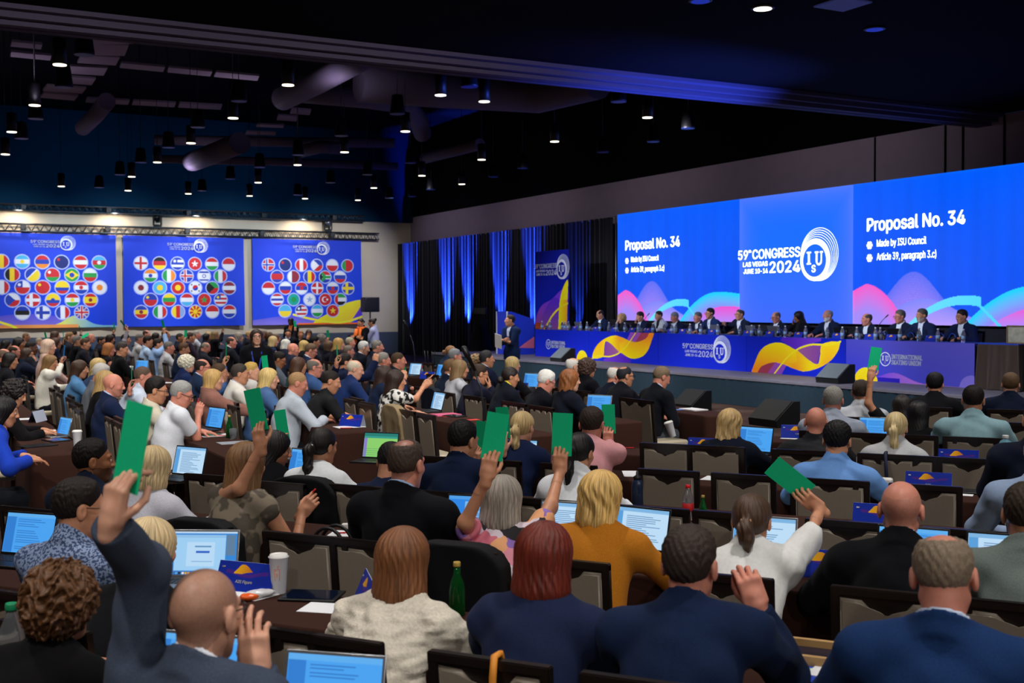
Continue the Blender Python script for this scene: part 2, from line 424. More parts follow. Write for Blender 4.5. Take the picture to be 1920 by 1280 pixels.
def sd_hair(q, st, seed=0):
    r = np.random.RandomState(seed); ph = r.rand(4) * 6.3
    qa = q.copy(); qa[:, 0] = np.abs(qa[:, 0])
    ang = np.arctan2(q[:, 0], -(q[:, 1] + 0.02))
    rad = np.sqrt(q[:, 0] ** 2 + (q[:, 1] + 0.02) ** 2)
    wt = np.clip(rad / 0.06, 0, 1)
    strand = wt * (0.0026 * np.sin(ang * 26 + 5 * np.sin(q[:, 2] * 22 + ph[0]) + ph[1]) + 0.0018 * np.sin(ang * 47 + 4 * np.sin(q[:, 2] * 31 + ph[2]) + ph[3]))
    cr = sd_ell(q, *CRAN)
    ear = sd_ell(qa, (0.083, -0.006, -0.004), (0.03, 0.026, 0.036))
    kind, _, arg = st.partition(':'); a = float(arg) if arg else None
    if kind in ('short', 'thin', 'horse', 'crew', 'full'):
        t = {'short': 0.014, 'thin': 0.010, 'horse': 0.011, 'crew': 0.006, 'full': 0.019}[kind]
        up = np.clip((q[:, 2] - 0.02) / 0.08, 0, 1)
        hp = hair_plane(q, 0.08, -0.09)
        tp_ = np.clip(-hp / 0.05, 0.12, 1)
        tuft = 0.0022 * np.sin(q[:, 0] * 260 + 3 * np.sin(q[:, 1] * 90)) * np.sin(q[:, 1] * 210 + q[:, 2] * 160) * np.clip(t / 0.012, 0.3, 1.6)
        d = cr - t * (0.5 + 0.65 * up) * tp_ + (strand * (0.25 if kind != 'full' else 0.5) + tuft) * tp_
        d = smax(d, hp, 0.008)
        d = smax(d, -ear, 0.008)
        if kind == 'thin': d = smax(d, -(np.sqrt(((q - A3(0.0, -0.045, 0.125)) ** 2).sum(1)) - 0.052), 0.02)
        if kind == 'horse':
            d = smax(d, -sd_ell(q, (0, 0.03, 0.125), (0.06, 0.13, 0.068)), 0.02)
        return d
    if kind == 'curly' or kind == 'afro':
        zb = -0.10 if a is None else a
        c = 0.012 if kind == 'curly' else 0.008
        nz = c * (np.sin(q[:, 0] * 95 + 3 * np.sin(q[:, 2] * 60 + ph[0]) + ph[1]) * np.sin(q[:, 1] * 88 + 3 * np.sin(q[:, 0] * 50) + ph[2]) * np.sin(q[:, 2] * 84 + ph[3]) + 0.6 * np.sin(q[:, 2] * 130 + 5 * np.sin(ang * 7)))
        d = sd_ell(q, (0, -0.02, 0.03), (0.108, 0.125, 0.112))
        d = smin(d, sd_cap(q * A3(1, 1.0, 1), (0, -0.035, 0.02), (0, -0.05, zb + 0.07), 0.105, 0.095), 0.04) + nz
        d = smax(d, -sd_ell(q, (0, 0.115, -0.03), (0.07, 0.075, 0.10)), 0.02)
        return smax(d, -sd_cap(q, (0, 0.06, -0.08), (0, 0.02, -0.25), 0.07, 0.06), 0.02)
    if kind in ('bob', 'long', 'wavy', 'lob'):
        zb = {'bob': -0.125, 'lob': -0.19, 'long': -0.30, 'wavy': -0.2}[kind] if a is None else a
        d = sd_ell(q, (0, -0.016, 0.034), (0.09, 0.113, 0.099))
        wd = 0.094 if kind != 'long' else 0.088
        sk = sd_cap(q * A3(0.95, 1.06, 1), (0, -0.035, 0.02), (0, -0.045 if kind != 'long' else -0.06, zb + 0.05), wd, wd * (1.08 if kind in ('bob', 'lob') else 0.98))
        d = smin(d, sk, 0.035)
        if kind == 'wavy':
            d = d + 0.006 * np.sin(ang * 9 + 5 * np.sin(q[:, 2] * 16 + ph[0]) + ph[1]) * np.clip((0.1 - q[:, 2]) / 0.15, 0, 1) + 0.8 * strand
        else: d = d + strand * 0.6
        edge = 0.012 * np.sin(ang * 9 + ph[2]) + 0.006 * np.sin(ang * 23 + ph[3])
        d = smax(d, (zb + (0.008 if kind == 'bob' else 1.0) * edge * (0.4 if kind == 'bob' else 1)) - q[:, 2], 0.015)
        d = smax(d, -sd_ell(q, (0, 0.118, -0.03), (0.071, 0.088, 0.108)), 0.018)
        return smax(d, -sd_cap(q, (0, 0.07, -0.10), (0, 0.05, -0.36), 0.075, 0.09), 0.025)
    # swept back: tail, low bun, knot
    d = cr - 0.012 + strand * 0.3
    d = smax(d, hair_plane(q, 0.075, -0.095), 0.012)
    d = smax(d, -sd_ell(qa, (0.084, 0.0, -0.01), (0.03, 0.022, 0.034)), 0.008)
    if kind == 'tail':
        L = 0.2 if a is None else a
        tl = sd_cap(q, (0, -0.108, 0.015), (0, -0.135, -0.03), 0.02, 0.034)
        tl = smin(tl, sd_cap(q, (0, -0.135, -0.03), (0.008, -0.13, -L * 0.6), 0.034, 0.032), 0.02)
        tl = smin(tl, sd_cap(q, (0.008, -0.13, -L * 0.6), (0.012, -0.12, -L), 0.032, 0.012), 0.02)
        tl = tl + 0.003 * np.sin(q[:, 0] * 230 + 4 * np.sin(q[:, 2] * 25)) 
        d = smin(d, tl, 0.012)
    elif kind == 'bun':
        d = smin(d, sd_ell(q, (0, -0.125, 0.0 if a is None else a), (0.045, 0.04, 0.042)) + 0.004 * np.sin(q[:, 0] * 120 + q[:, 2] * 90), 0.012)
    return d
def sd_hand(q, side, curl, spread=0.10, thumb=0.5):
    """q in hand space: z to the finger tips, y back of the hand, x to the thumb"""
    b = np.abs(q - A3(0, 0, 0.046)) - A3(0.030, 0.004, 0.036)
    d = np.sqrt((np.maximum(b, 0) ** 2).sum(1)) + np.minimum(b.max(1), 0) - 0.0095
    d = smin(d, sd_cap(q, (0.0, 0, -0.03), (0.0, 0, 0.03), 0.026, 0.026), 0.02)
    base = [(0.030, 0.084), (0.010, 0.089), (-0.011, 0.086), (-0.030, 0.078)]
    seg = [(0.041, 0.025, 0.021), (0.045, 0.028, 0.022), (0.042, 0.026, 0.022), (0.032, 0.02, 0.019)]
    for i in range(4):
        c = curl[i] if isinstance(curl, (list, tuple)) else curl
        sx = (1.5 - i) * spread * 0.55
        p = A3(base[i][0], 0.002, base[i][1]); an = 0.0
        for j, L in enumerate(seg[i]):
            an += c * (0.75, 1.0, 0.7)[j]
            n = p + L * A3(sx * math.cos(an), -math.sin(an), math.cos(an))
            d = smin(d, sd_cap(q, p, n, 0.0092 - 0.0009 * j - (0.001 if i == 3 else 0), 0.0086 - 0.0009 * j - (0.001 if i == 3 else 0)), 0.0035 if j else 0.007)
            p = n
    p = A3(0.024, -0.004, 0.018)
    for j, (dx, dy, dz, L) in enumerate([(0.75 - 1.1 * max(0, thumb - 0.5), -0.35 * thumb * 2, 0.6, 0.042), (0.42 - 0.5 * thumb, -0.5 * thumb * 2, 0.85, 0.033), (0.2 - 0.6 * thumb, -0.35, 0.95, 0.027)]):
        n = p + L * nrm(A3(dx, dy, dz))
        d = smin(d, sd_cap(q, p, n, (0.0145, 0.0105, 0.0098)[j], (0.011, 0.0098, 0.0085)[j]), 0.008 if j == 0 else 0.003)
        p = n
    return d
def hand_frame(z, y):
    z = nrm(z); y = nrm(y - z * (y @ z)); return np.stack([np.cross(y, z), y, z], 1)
def two_bone(S, Wt, l1, l2, hint):
    v = Wt - S; D = np.linalg.norm(v)
    if D > (l1 + l2) * 0.995: Wt = S + v / D * (l1 + l2) * 0.995; v = Wt - S; D = np.linalg.norm(v)
    if D < 0.12: Wt = S + nrm(v) * 0.12; v = Wt - S; D = 0.12
    a = (l1 * l1 - l2 * l2 + D * D) / (2 * D); hh = math.sqrt(max(0, l1 * l1 - a * a)); u = v / D
    pr = hint - u * (hint @ u)
    return S + u * a + nrm(pr) * hh, Wt
def make_person(s):
    """s: dict with root (x,y,z of the floor under the hips), heading, head (world), look etc. Returns info."""
    D = s['D']; fem = 1 if s.get('sex') == 'f' else 0
    seed = s.get('seed', 1)
    heading = s['heading']; ch, sh = math.cos(heading), math.sin(heading)
    root = s['root']
    toL = np.array([[ch, -sh, 0], [sh, ch, 0], [0, 0, 1.0]])       # world offset -> local (x right, y forward)
    def L(p): return toL @ (np.asarray(p, float) - root)
    def Wd(p): return toL.T @ np.asarray(p, float) + root
    stand = s.get('stand', False)
    Hc = L(s['head'])
    fat = s.get('fat', 1.0) * (0.93 if fem else 1.0)
    sc = s.get('sc', 0.95 if fem else 1.0)
    hipz = (s['head'][2] - root[2]) - 0.70 * sc if stand else 0.53
    P0 = A3(0, 0, hipz)
    yaw, pit, rol = [math.radians(x) for x in s.get('look', (0, 12, 0))]
    fwd = A3(math.sin(yaw) * math.cos(pit), math.cos(yaw) * math.cos(pit), -math.sin(pit))
    hx = A3(math.cos(yaw), -math.sin(yaw), 0); hz_ = np.cross(hx, fwd)
    cr_, sr_ = math.cos(rol), math.sin(rol); hx, hz_ = hx * cr_ + hz_ * sr_, hz_ * cr_ - hx * sr_
    Rh = np.stack([hx, fwd, hz_], 1)
    N = Hc + A3(0, -0.045, -0.175 * sc) - A3(0, 0.5, 0) * max(0, math.sin(pit)) * 0.08
    # spine
    up = N - P0; M = P0 + up * 0.5 + A3(0, -0.035 - 0.10 * max(0, up[1]), 0)
    u1, u2 = nrm(M - P0), nrm(N - M)
    def fr(u):
        x = nrm(np.cross(A3(0, 1, 0), u)) if abs(u[1]) < 0.95 else A3(1, 0, 0)
        return np.stack([x, np.cross(u, x), u], 1)
    F1, F2 = fr(u1), fr(u2)
    bs = (0.175 if fem else 0.195) * sc * s.get('bs', 1.0)
    Sh = {}
    raise_ = {}
    for sd in (-1, 1):
        Sh[sd] = N + F2[:, 0] * sd * bs - u2 * 0.047 + F2[:, 1] * 0.012
    arms = dict(s.get('arms') or {})
    l1, l2 = 0.285 * sc, 0.255 * sc
    AR = {}
    for sd in (-1, 1):
        a = arms.get(sd, 'table')
        wob = (np.random.RandomState(seed * 3 + sd).rand(3) - 0.5)
        hint = A3(sd * 0.8, -0.35, -0.7)
        if isinstance(a, str):
            if a == 'table':
                w = A3(sd * (0.15 + 0.06 * wob[0]), min(0.47, max(0.40, N[1] + 0.30)) + 0.05 * wob[1], 0.805); hf = hand_frame(A3(-sd * 0.35, 1, -0.12), A3(0, 0.1, 1)); cu = 0.35
                hint = A3(sd * 0.9, -0.2, -0.6)
            elif a == 'lap':
                w = A3(sd * 0.12, 0.30, 0.68); hf = hand_frame(A3(-sd * 0.5, 1, -0.1), A3(0, 0, 1)); cu = 0.5
            elif a == 'down':
                w = A3(sd * (bs + 0.07), 0.05, hipz - 0.05); hf = hand_frame(A3(0, 0.1, -1), A3(sd, 0, 0)); cu = 0.35; hint = A3(sd * 0.4, -1, 0)
            elif a == 'face':
                w = Hc + Rh @ A3(sd * 0.05, 0.14, -0.13) ; hf = hand_frame(Rh @ A3(-sd * 0.25, -0.15, 1), Rh @ A3(sd * 0.5, 1, 0)); cu = 0.55; hint = A3(sd * 0.7, 0.3, -1)
            elif a == 'ear':
                w = Hc + Rh @ A3(sd * 0.13, 0.03, -0.10); hf = hand_frame(Rh @ A3(-sd * 0.2, 0.0, 1), Rh @ A3(sd, 0.3, 0)); cu = [0.35, 0.5, 0.6, 0.7]; hint = A3(sd, 0.2, -0.8)
            elif a == 'fold':
                w = A3(-sd * 0.05, 0.24, hipz + 0.28); hf = hand_frame(A3(-sd, 0.2, 0.1), A3(0, 1, 0.2)); cu = 0.4; hint = A3(sd, -0.2, -0.8)
            AR[sd] = dict(w=w, hf=hf, cu=cu, hint=hint)
        else:
            b = dict(a); 
            if 'world' in b: b['w'] = L(b['world'])
            if 'z' in b: b['hf'] = hand_frame(toL @ b['z'], toL @ b['y'])
            b.setdefault('hint', A3(sd * 0.8, -0.1, -0.6)); b.setdefault('cu', 0.3)
            AR[sd] = b
            if b['w'][2] > Sh[sd][2]: 
                Sh[sd] = Sh[sd] + u2 * 0.045 - F2[:, 0] * sd * 0.012
        q = AR[sd]
        E, Wt = two_bone(Sh[sd], q['w'], l1, l2, q['hint'])
        if 'hf' not in q: q['hf'] = hand_frame(Wt - E, A3(0, -1, 0.2))
        q['E'], q['W'] = E, Wt
    def torso(inf):
        f = fat
        pr = [('e', P0 + A3(0, 0, 0.0), (0.165 * f + inf, 0.125 * f + inf, 0.12 + inf), F1, 0),
              ('e', P0 * 0.35 + M * 0.65 + F1[:, 1] * (0.01 + 0.05 * (fat - 1)), (0.145 * f + inf, 0.112 * f * (1 + 0.6 * max(0, fat - 1)) + inf, 0.16 + inf), F1, 0.07),
              ('e', M * 0.55 + N * 0.45 + F2[:, 1] * 0.005, (0.158 * sc * (0.5 + 0.5 * f) + inf, 0.108 * f + inf, 0.18 + inf), F2, 0.07),
              ('c', Sh[-1] - F2[:, 0] * -0.03, Sh[1] - F2[:, 0] * 0.03, 0.058 + inf, 0.058 + inf, 0.05)]
        for sd in (-1, 1):
            pr.append(('c', N + u2 * 0.02 - F2[:, 1] * 0.01, Sh[sd], 0.05 + inf, 0.048 + inf, 0.05))
            if fem: pr.append(('e', M * 0.5 + N * 0.5 + F2[:, 1] * 0.085 + F2[:, 0] * sd * 0.07, (0.06 + inf, 0.055 + inf, 0.06 + inf), F2, 0.05))
        return pr
    def arm_prims(inf, k=0.03):
        pr = []
        th = 0.9 if fem else 1.0
        for sd in (-1, 1):
            E, Wt = AR[sd]['E'], AR[sd]['W']
            pr += [('c', Sh[sd], E, 0.052 * th + inf, 0.040 * th + inf, 0.045), ('c', E, Wt, 0.040 * th + inf, 0.026 * th + inf * 0.8, 0.025)]
        return pr
    legs = []
    for sd in (-1, 1):
        if stand:
            legs += [('c', P0 + A3(sd * 0.09, 0, -0.03), A3(sd * 0.10, 0.01, hipz * 0.52), 0.088, 0.06, 0.05), ('c', A3(sd * 0.10, 0.01, hipz * 0.52), A3(sd * 0.10, -0.01, 0.09), 0.06, 0.045, 0.03)]
        else:
            legs += [('c', P0 + A3(sd * 0.09, 0, -0.02), A3(sd * 0.12, 0.40, 0.50), 0.085, 0.06, 0.05), ('c', A3(sd * 0.12, 0.40, 0.50), A3(sd * 0.12, 0.36, 0.10), 0.06, 0.042, 0.03)]
    feet = [('c', A3(sd * 0.11, 0.0 if stand else 0.34, 0.055), A3(sd * 0.12, 0.14 if stand else 0.50, 0.04), 0.042, 0.036, 0.02) for sd in (-1, 1)]
    nk = ('c', N - u2 * 0.03, Hc + Rh @ A3(0, -0.022, -0.055), (0.052 if fem else 0.062) * (0.6 + 0.4 * fat), 0.047 if fem else 0.056)
    hh = min(0.0095, max(0.0045, D * 0.0008)); hd = min(0.008, max(0.0034, D * 0.0006)); hg = min(0.018, max(0.0085, D * 0.0011))
    # ---- body: one continuous skin surface
    def f_head(p):
        d = sd_head((p - Hc) @ Rh / sc, fem) * sc
        return smin(d, sd_cap(p, *nk[1:]), 0.02)
    parts = []; kinds = []
    lo = np.minimum(Hc - 0.165, N - A3(0.08, 0.08, 0.03)); hi = Hc + A3(0.15, 0.165, 0.155)
    Vh, Fh = surface_nets(f_head, lo, hi, hh); parts.append((Vh, Fh)); kinds.append(1)
    bare = s['top'][0] in ('tee', 'sleeveless', 'dress')
    bp = torso(-0.014) + arm_prims(-0.002) + [('c', N - u2 * 0.03, N + u2 * 0.05, 0.05, 0.05, 0.02)] + ([] if not s.get('legs_bare') else legs)
    allp = np.array([x for pr in bp for x in ([pr[1], pr[2]] if pr[0] == 'c' else [pr[1] - 0.2, pr[1] + 0.2])])
    parts.append(surface_nets(lambda p: sd_prims(p, bp), allp.min(0) - 0.09, allp.max(0) + 0.09, 0.022 if not bare else hg * 0.9)); kinds.append(0)
    for sd in (-1, 1):
        q = AR[sd]; hf = q['hf']; Wt = q['W']
        # arm and hand in one field, evaluated finely
        def f_hand(p, q=q, hf=hf, Wt=Wt, sd=sd):
            lp = (p - Wt) @ hf / sc
            # mirror so that x points to the thumb for either hand
            if sd * q.get('flip', 1) < 0: lp = lp * A3(-1, 1, 1)
            d = sd_hand(lp, sd, q['cu'], q.get('spread', 0.1), q.get('thumb', 0.5)) * sc
            return smin(d, sd_cap(p, q['E'] * 0.35 + Wt * 0.65, Wt, 0.031 * (0.9 if fem else 1), 0.0255 * (0.9 if fem else 1)), 0.015)
        c0 = Wt + hf[:, 2] * 0.09
        pts_ = np.array([q['E'] * 0.3 + Wt * 0.7, c0 - 0.125, c0 + 0.125])
        parts.append(surface_nets(f_hand, pts_.min(0) - 0.012, pts_.max(0) + 0.012, hd)); kinds.append(2)
    V, F = join_vf(parts)
    # real colour regions of the skin: lips, eyes, brows, stubble
    mats_ = [skin_mat(s['skin'])]; mi = np.zeros(len(F), int)
    if D < 26:
        c = V[F[:len(Fh)]].mean(1); q = (c - Hc) @ Rh / sc; ax = np.abs(q[:, 0])
        lips = (q[:, 1] > 0.088) & (ax < 0.023) & (q[:, 2] < -0.046) & (q[:, 2] > -0.073)
        eye = (np.sqrt((ax - 0.032) ** 2 + (q[:, 1] - 0.082) ** 2 + (q[:, 2] - 0.012) ** 2) < 0.0146) & (q[:, 1] > 0.086) & (np.abs(q[:, 2] - 0.012) < 0.0065)
        iris = eye & (np.abs(ax - 0.032) < 0.006)
        brow = (q[:, 1] > 0.066) & (ax > 0.012) & (ax < 0.05) & (q[:, 2] > 0.031) & (q[:, 2] < 0.0395)
        k = s['skin']
        hc = s.get('haircol', '#2a1c14')
        mats_ += [mat('lips_' + k, skin_tint(k, '#8a2f2c', 0.42), rough=0.4), mat('eye_white', '#d8d4cc', rough=0.25),
                  mat('eye_iris', '#2a1a12', rough=0.2), mat('brow_%s_%s' % (k, hc), skin_tint(k, hc, 0.75), rough=0.8)]
        m_ = mi[:len(Fh)]; m_[lips] = 1; m_[eye] = 2; m_[iris] = 3; m_[brow] = 4
        if s.get('beard'):
            bd = (q[:, 2] < -0.03) & (q[:, 2] > -0.125) & (q[:, 1] > -0.005 - 0.3 * (q[:, 2] + 0.06)) & ~lips & ((ax > 0.03) | (q[:, 2] < -0.035)) & (hair_plane(q, 0.08, -0.09) > 0.0)
            mats_.append(mat('beard_%s_%s' % (k, s['beard'][0]), skin_tint(k, s['beard'][0], s['beard'][1]), rough=0.85)); m_[bd] = len(mats_) - 1
        if s['hair'].startswith(('bald', 'horse', 'thin', 'crew')) and s.get('buzz'):
            sp = (hair_plane(q, 0.075, -0.09) < 0) & ~((ax > 0.074) & (np.abs(q[:, 1] + 0.012) < 0.03) & (q[:, 2] < 0.035) & (q[:, 2] > -0.04))
            if s.get('buzzring'): sp &= (q[:, 2] - 0.35 * q[:, 1] < 0.085)
            mats_.append(mat('scalp_%s_%s' % (k, s['buzz']), skin_tint(k, s['buzz'], s.get('buzzf', 0.5)), rough=0.5, noise=0.1, scale=120)); m_[sp] = len(mats_) - 1
    rt = empty('person', root, -heading)
    tag(rt, s['label'], 'person', s.get('group'))
    link('body', np_mesh('body', V, F, mats_, mi), rt)
    # ---- hair
    if not s['hair'].startswith('bald'):
        st = s['hair']
        zb = -0.36 if st.startswith(('long', 'wavy', 'tail', 'lob')) else -0.2
        hv, hf_ = surface_nets(lambda p: sd_hair(p, st, seed), A3(-0.15, -0.2, zb), A3(0.15, 0.13, 0.165), hh * 0.95)
        ho = link('hair', np_mesh('hair', hv * sc, hf_, [hair_mat(s['haircol'], 'c' if st.startswith(('curly', 'afro')) else 's' if st.startswith(('short', 'thin', 'horse', 'crew', 'full')) else 'l')]), rt)
        mm = Matrix.Identity(4)
        for i in range(3):
            for j in range(3): mm[i][j] = Rh[i, j]
            mm[i][3] = Hc[i]
        ho.matrix_local = mm
        if st.startswith('tail') and D < 16:
            b = MB(); b.lathe([(0.019, -0.012), (0.024, -0.006), (0.024, 0.006), (0.019, 0.012)], n=14, M=Matrix.Translation((0, -0.118 * sc, 0.006)) @ Matrix.Rotation(math.radians(40), 4, 'X'))
            b.build('hair_tie', mat('tie_' + s.get('tie', '#101014'), s.get('tie', '#101014'), rough=0.5), ho)
    # ---- garment
    kind, tcol, fab = s['top'][0], s['top'][1], (s['top'][2] if len(s['top']) > 2 else 'wool')
    inf = {'jacket': 0.02, 'sweater': 0.016, 'shirt': 0.012, 'tee': 0.012, 'sleeveless': 0.010, 'dress': 0.012, 'coat': 0.03}[kind]
    wA = {'jacket': 0.007, 'sweater': 0.005, 'shirt': 0.007, 'tee': 0.005, 'sleeveless': 0.004, 'dress': 0.004, 'coat': 0.006}[kind]
    tp = torso(inf); ap = []
    cut = {'jacket': 1.0, 'coat': 1.0, 'sweater': 0.98, 'shirt': 0.96, 'tee': 0.0, 'sleeveless': -1, 'dress': -1}[kind]
    cut = s.get('sleeve', cut)
    slv = []
    th = 0.9 if fem else 1.0
    for sd in (-1, 1):
        E, Wt = AR[sd]['E'], AR[sd]['W']
        slk = 1.35 if kind in ('jacket', 'coat', 'sweater') else 1.15
        if cut >= -0.5:
            f_ = min(1.0, 0.62 + max(0, cut)) if cut < 0.4 else 1.0
            e1 = Sh[sd] + (E - Sh[sd]) * (0.66 if cut == 0 else 1)
            slv.append(('c', Sh[sd], e1, 0.056 * th + inf, (0.045 if cut else 0.052) * th + inf, 0.045))
            if cut > 0.1:
                e2 = E + (Wt - E) * cut
                slv.append(('c', E, e2, 0.044 * th + inf, 0.030 * th + inf * 0.8 * slk, 0.03))
    hem = P0[2] - (0.14 if stand and kind in ('jacket', 'coat', 'dress') else 0.03)
    if stand and kind in ('jacket', 'coat', 'dress'):
        tp.append(('c', P0, P0 + A3(0, 0, -0.1), 0.15 * fat + inf, 0.16 * fat + inf, 0.08))
    tie = s.get('tie_shirt')
    ncap = ('c', N - u2 * 0.02, N + u2 * 0.22 + F2[:, 1] * 0.06, 0.068 if kind != 'sleeveless' else 0.075, 0.085)
    cutpl = []
    for sd in (-1, 1):
        E, Wt = AR[sd]['E'], AR[sd]['W']
        if cut > 0.1: cutpl.append((E + (Wt - E) * min(cut, 0.985), nrm(Wt - E), E))
        elif cut == 0: cutpl.append((Sh[sd] + (E - Sh[sd]) * 0.72, nrm(E - Sh[sd]), Sh[sd]))
    collar = kind in ('jacket', 'coat', 'shirt') or s.get('collar')
    Z = N[2]
    def f_top(p):
        d = sd_prims(p, tp)
        ds = None
        for pr in slv:
            e = sd_cap(p, *pr[1:5]); ds = e if ds is None else smin(ds, e, 0.03)
        if ds is not None:
            for c_, n_, o_ in cutpl:
                pd = (p - c_) @ n_
                near = np.sqrt(((p - c_) ** 2).sum(1)) < 0.16
                ds = np.where(near, np.maximum(ds, pd), ds)
            d = smin(d, ds, 0.035)
        d = d + wrinkle(p, wA, 16 if kind != 'shirt' else 20, seed)
        if D < 14:
            r_ = (seed * 1.7) % 6.3
            d = d + wA * 0.45 * np.sin(p[:, 2] * 46 + p[:, 0] * 14 + 3.5 * np.sin(p[:, 0] * 7 + r_) + r_) * np.clip(0.5 + 0.8 * np.sin(p[:, 0] * 9 + p[:, 2] * 8 + r_), 0, 1)
        if fab == 'knit' and D < 6:
            d = d + 0.0045 * np.sin(p[:, 0] * 62 + 1.3 * np.sin(p[:, 2] * 75)) + 0.0018 * np.sin(p[:, 2] * 190)
        if kind == 'jacket': # centre-back seam and shoulder seams
            d = d + 0.003 * np.exp(-((p[:, 0] / 0.006) ** 2)) * (p[:, 1] < N[1])
        if collar:
            q = (p - N) @ F2
            rr = np.sqrt((q[:, 0] * 1.0) ** 2 + ((q[:, 1] + 0.004) * 0.95) ** 2); zz = q[:, 2] + 0.45 * q[:, 1]
            ring = np.maximum(np.abs(rr - (0.078 + 0.10 * np.maximum(0, 0.035 - zz))) - 0.009, np.abs(zz - 0.028) - 0.036)
            d = smin(d, ring, 0.02)
        d = smax(d, -sd_cap(p, *ncap[1:]) if not collar else -sd_cap(p, N - u2 * 0.05, N + u2 * 0.2 + F2[:, 1] * 0.05, 0.062, 0.07), 0.008)
        if kind in ('jacket', 'coat') and (tie or s.get('open')):
            q = (p - N) @ F2; lim = np.clip((q[:, 2] + 0.34) * 0.18, -0.02, 0.058)
            d = smax(d, -np.maximum(np.abs(q[:, 0]) - lim, -(q[:, 1] - 0.01)), 0.006)
        return np.maximum(d, hem - p[:, 2])
    ap_ = np.array([Sh[-1], Sh[1], P0, N + A3(0, 0, 0.06)] + [x for sd in (-1, 1) for x in (AR[sd]['E'], AR[sd]['W'])])
    lo, hi = ap_.min(0) - 0.11, ap_.max(0) + 0.11
    lo[0] = min(lo[0], -0.26 * fat); hi[0] = max(hi[0], 0.26 * fat); lo[1] = min(lo[1], M[1] - 0.2, -0.2); hi[1] = max(hi[1], 0.2); lo[2] = hem - 0.05
    gv, gf = surface_nets(f_top, lo, hi, hg)
    gname = {'tee': 'shirt', 'sleeveless': 'blouse', 'coat': 'coat'}.get(kind, kind)
    gm = s.get('topmat') or cloth(tcol, fab)
    gmi = None; gms = [gm]
    if s.get('yoke') is not None and len(gf):
        pass
    go = link(gname, np_mesh(gname, gv, gf, gms, gmi), rt)
    if kind in ('jacket', 'coat') and s.get('shirt') :
        scol = s['shirt']
        if tie or s.get('open'):
            sp = torso(0.006)
            def f_sh(p):
                d = sd_prims(p, sp)
                q = (p - N) @ F2; rr = np.sqrt(q[:, 0] ** 2 + q[:, 1] ** 2); zz = q[:, 2] + 0.5 * q[:, 1]
                d = smin(d, np.maximum(np.abs(rr - 0.07) - 0.008, np.abs(zz - 0.045) - 0.03), 0.012)
                return np.maximum(np.maximum(d, -(q[:, 1] + 0.12)), np.abs(q[:, 0]) - 0.11)
            sv, sf = surface_nets(f_sh, N + A3(-0.16, -0.14, -0.42), N + A3(0.16, 0.25, 0.10), hg)
        else:
            def f_sh(p):
                q = (p - N) @ F2; rr = np.sqrt(q[:, 0] ** 2 + (q[:, 1] + 0.003) ** 2); zz = q[:, 2] + 0.45 * q[:, 1]
                return np.maximum(np.abs(rr - 0.069) - 0.006, np.abs(zz - 0.043) - 0.036)
            sv, sf = surface_nets(f_sh, N - 0.13, N + 0.15, min(0.008, hg))
        if len(sf): link('shirt', np_mesh('shirt', sv, sf, [cloth(scol, 'cotton')]), rt)
        if tie and tie != 'open':
            b = MB()
            def tw(x, z, y=None):
                yy = F2[:, 1] * (0.128 * fat if y is None else y); return N + F2[:, 0] * x + u2 * z + yy
            for hw0, z0, y0, hw1, z1, y1 in ((0.016, 0.0, 0.085, 0.021, -0.035, 0.100), (0.015, -0.035, 0.102, 0.034, -0.26, 0.135)):
                b.quad([tw(-hw0, z0, y0), tw(hw0, z0, y0), tw(hw1, z1, y1), tw(-hw1, z1, y1)])
                b.quad([tw(-hw0, z0, y0 - 0.012), tw(-hw1, z1, y1 - 0.012), tw(hw1, z1, y1 - 0.012), tw(hw0, z0, y0 - 0.012)])
            b.build('necktie', cloth(tie, 'silk'), rt)
    if s.get('legs_bare') is None:
        lp = legs + [('e', P0 + A3(0, 0, -0.01), (0.168 * fat, 0.13 * fat, 0.105), None, 0.05)]
        lv, lf = surface_nets(lambda p: sd_prims(p, lp) + wrinkle(p, 0.003, 14, seed), A3(-0.26, -0.19, 0.06), A3(0.26, 0.52, hipz + 0.1), max(0.016, hg))
        link('trousers', np_mesh('trousers', lv, lf, [cloth(s.get('pants', '#14161c'))]), rt)
    if D < 14 or stand:
        for k_, sd in enumerate((-1, 1)):
            fv, ff_ = surface_nets(lambda p: np.maximum(sd_prims(p, feet[k_:k_ + 1]), 0.004 - p[:, 2]), A3(sd * 0.115 - 0.07, -0.08, -0.02), A3(sd * 0.115 + 0.07, 0.58, 0.13), 0.012)
            link('shoe', np_mesh('shoe', fv, ff_, [mat('shoe_leather', '#0c0b0b', rough=0.35)]), rt)
    if s.get('glasses') and D < 24:
        b = MB(); r_ = 0.0016 if D < 8 else 0.0026
        for sd in (-1, 1):
            b.tube([(sd * 0.033 + 0.024 * math.cos(a), 0.111 - 0.006 * abs(math.cos(a)), 0.010 + 0.019 * math.sin(a)) for a in np.linspace(0, 2 * math.pi, 15)], r_, n=6, cap=False)
            b.tube([(sd * 0.057, 0.104, 0.016), (sd * 0.078, 0.06, 0.018), (sd * 0.083, -0.005, 0.018), (sd * 0.083, -0.022, -0.004)], r_, n=6)
        b.tube([(-0.01, 0.112, 0.013), (0, 0.114, 0.015), (0.01, 0.112, 0.013)], r_, n=6)
        go_ = b.build('glasses', mat('glasses_frame', '#141416', rough=0.3), rt)
        mm = Matrix.Identity(4)
        for i in range(3):
            for j in range(3): mm[i][j] = Rh[i, j] * sc
            mm[i][3] = Hc[i]
        go_.matrix_local = mm
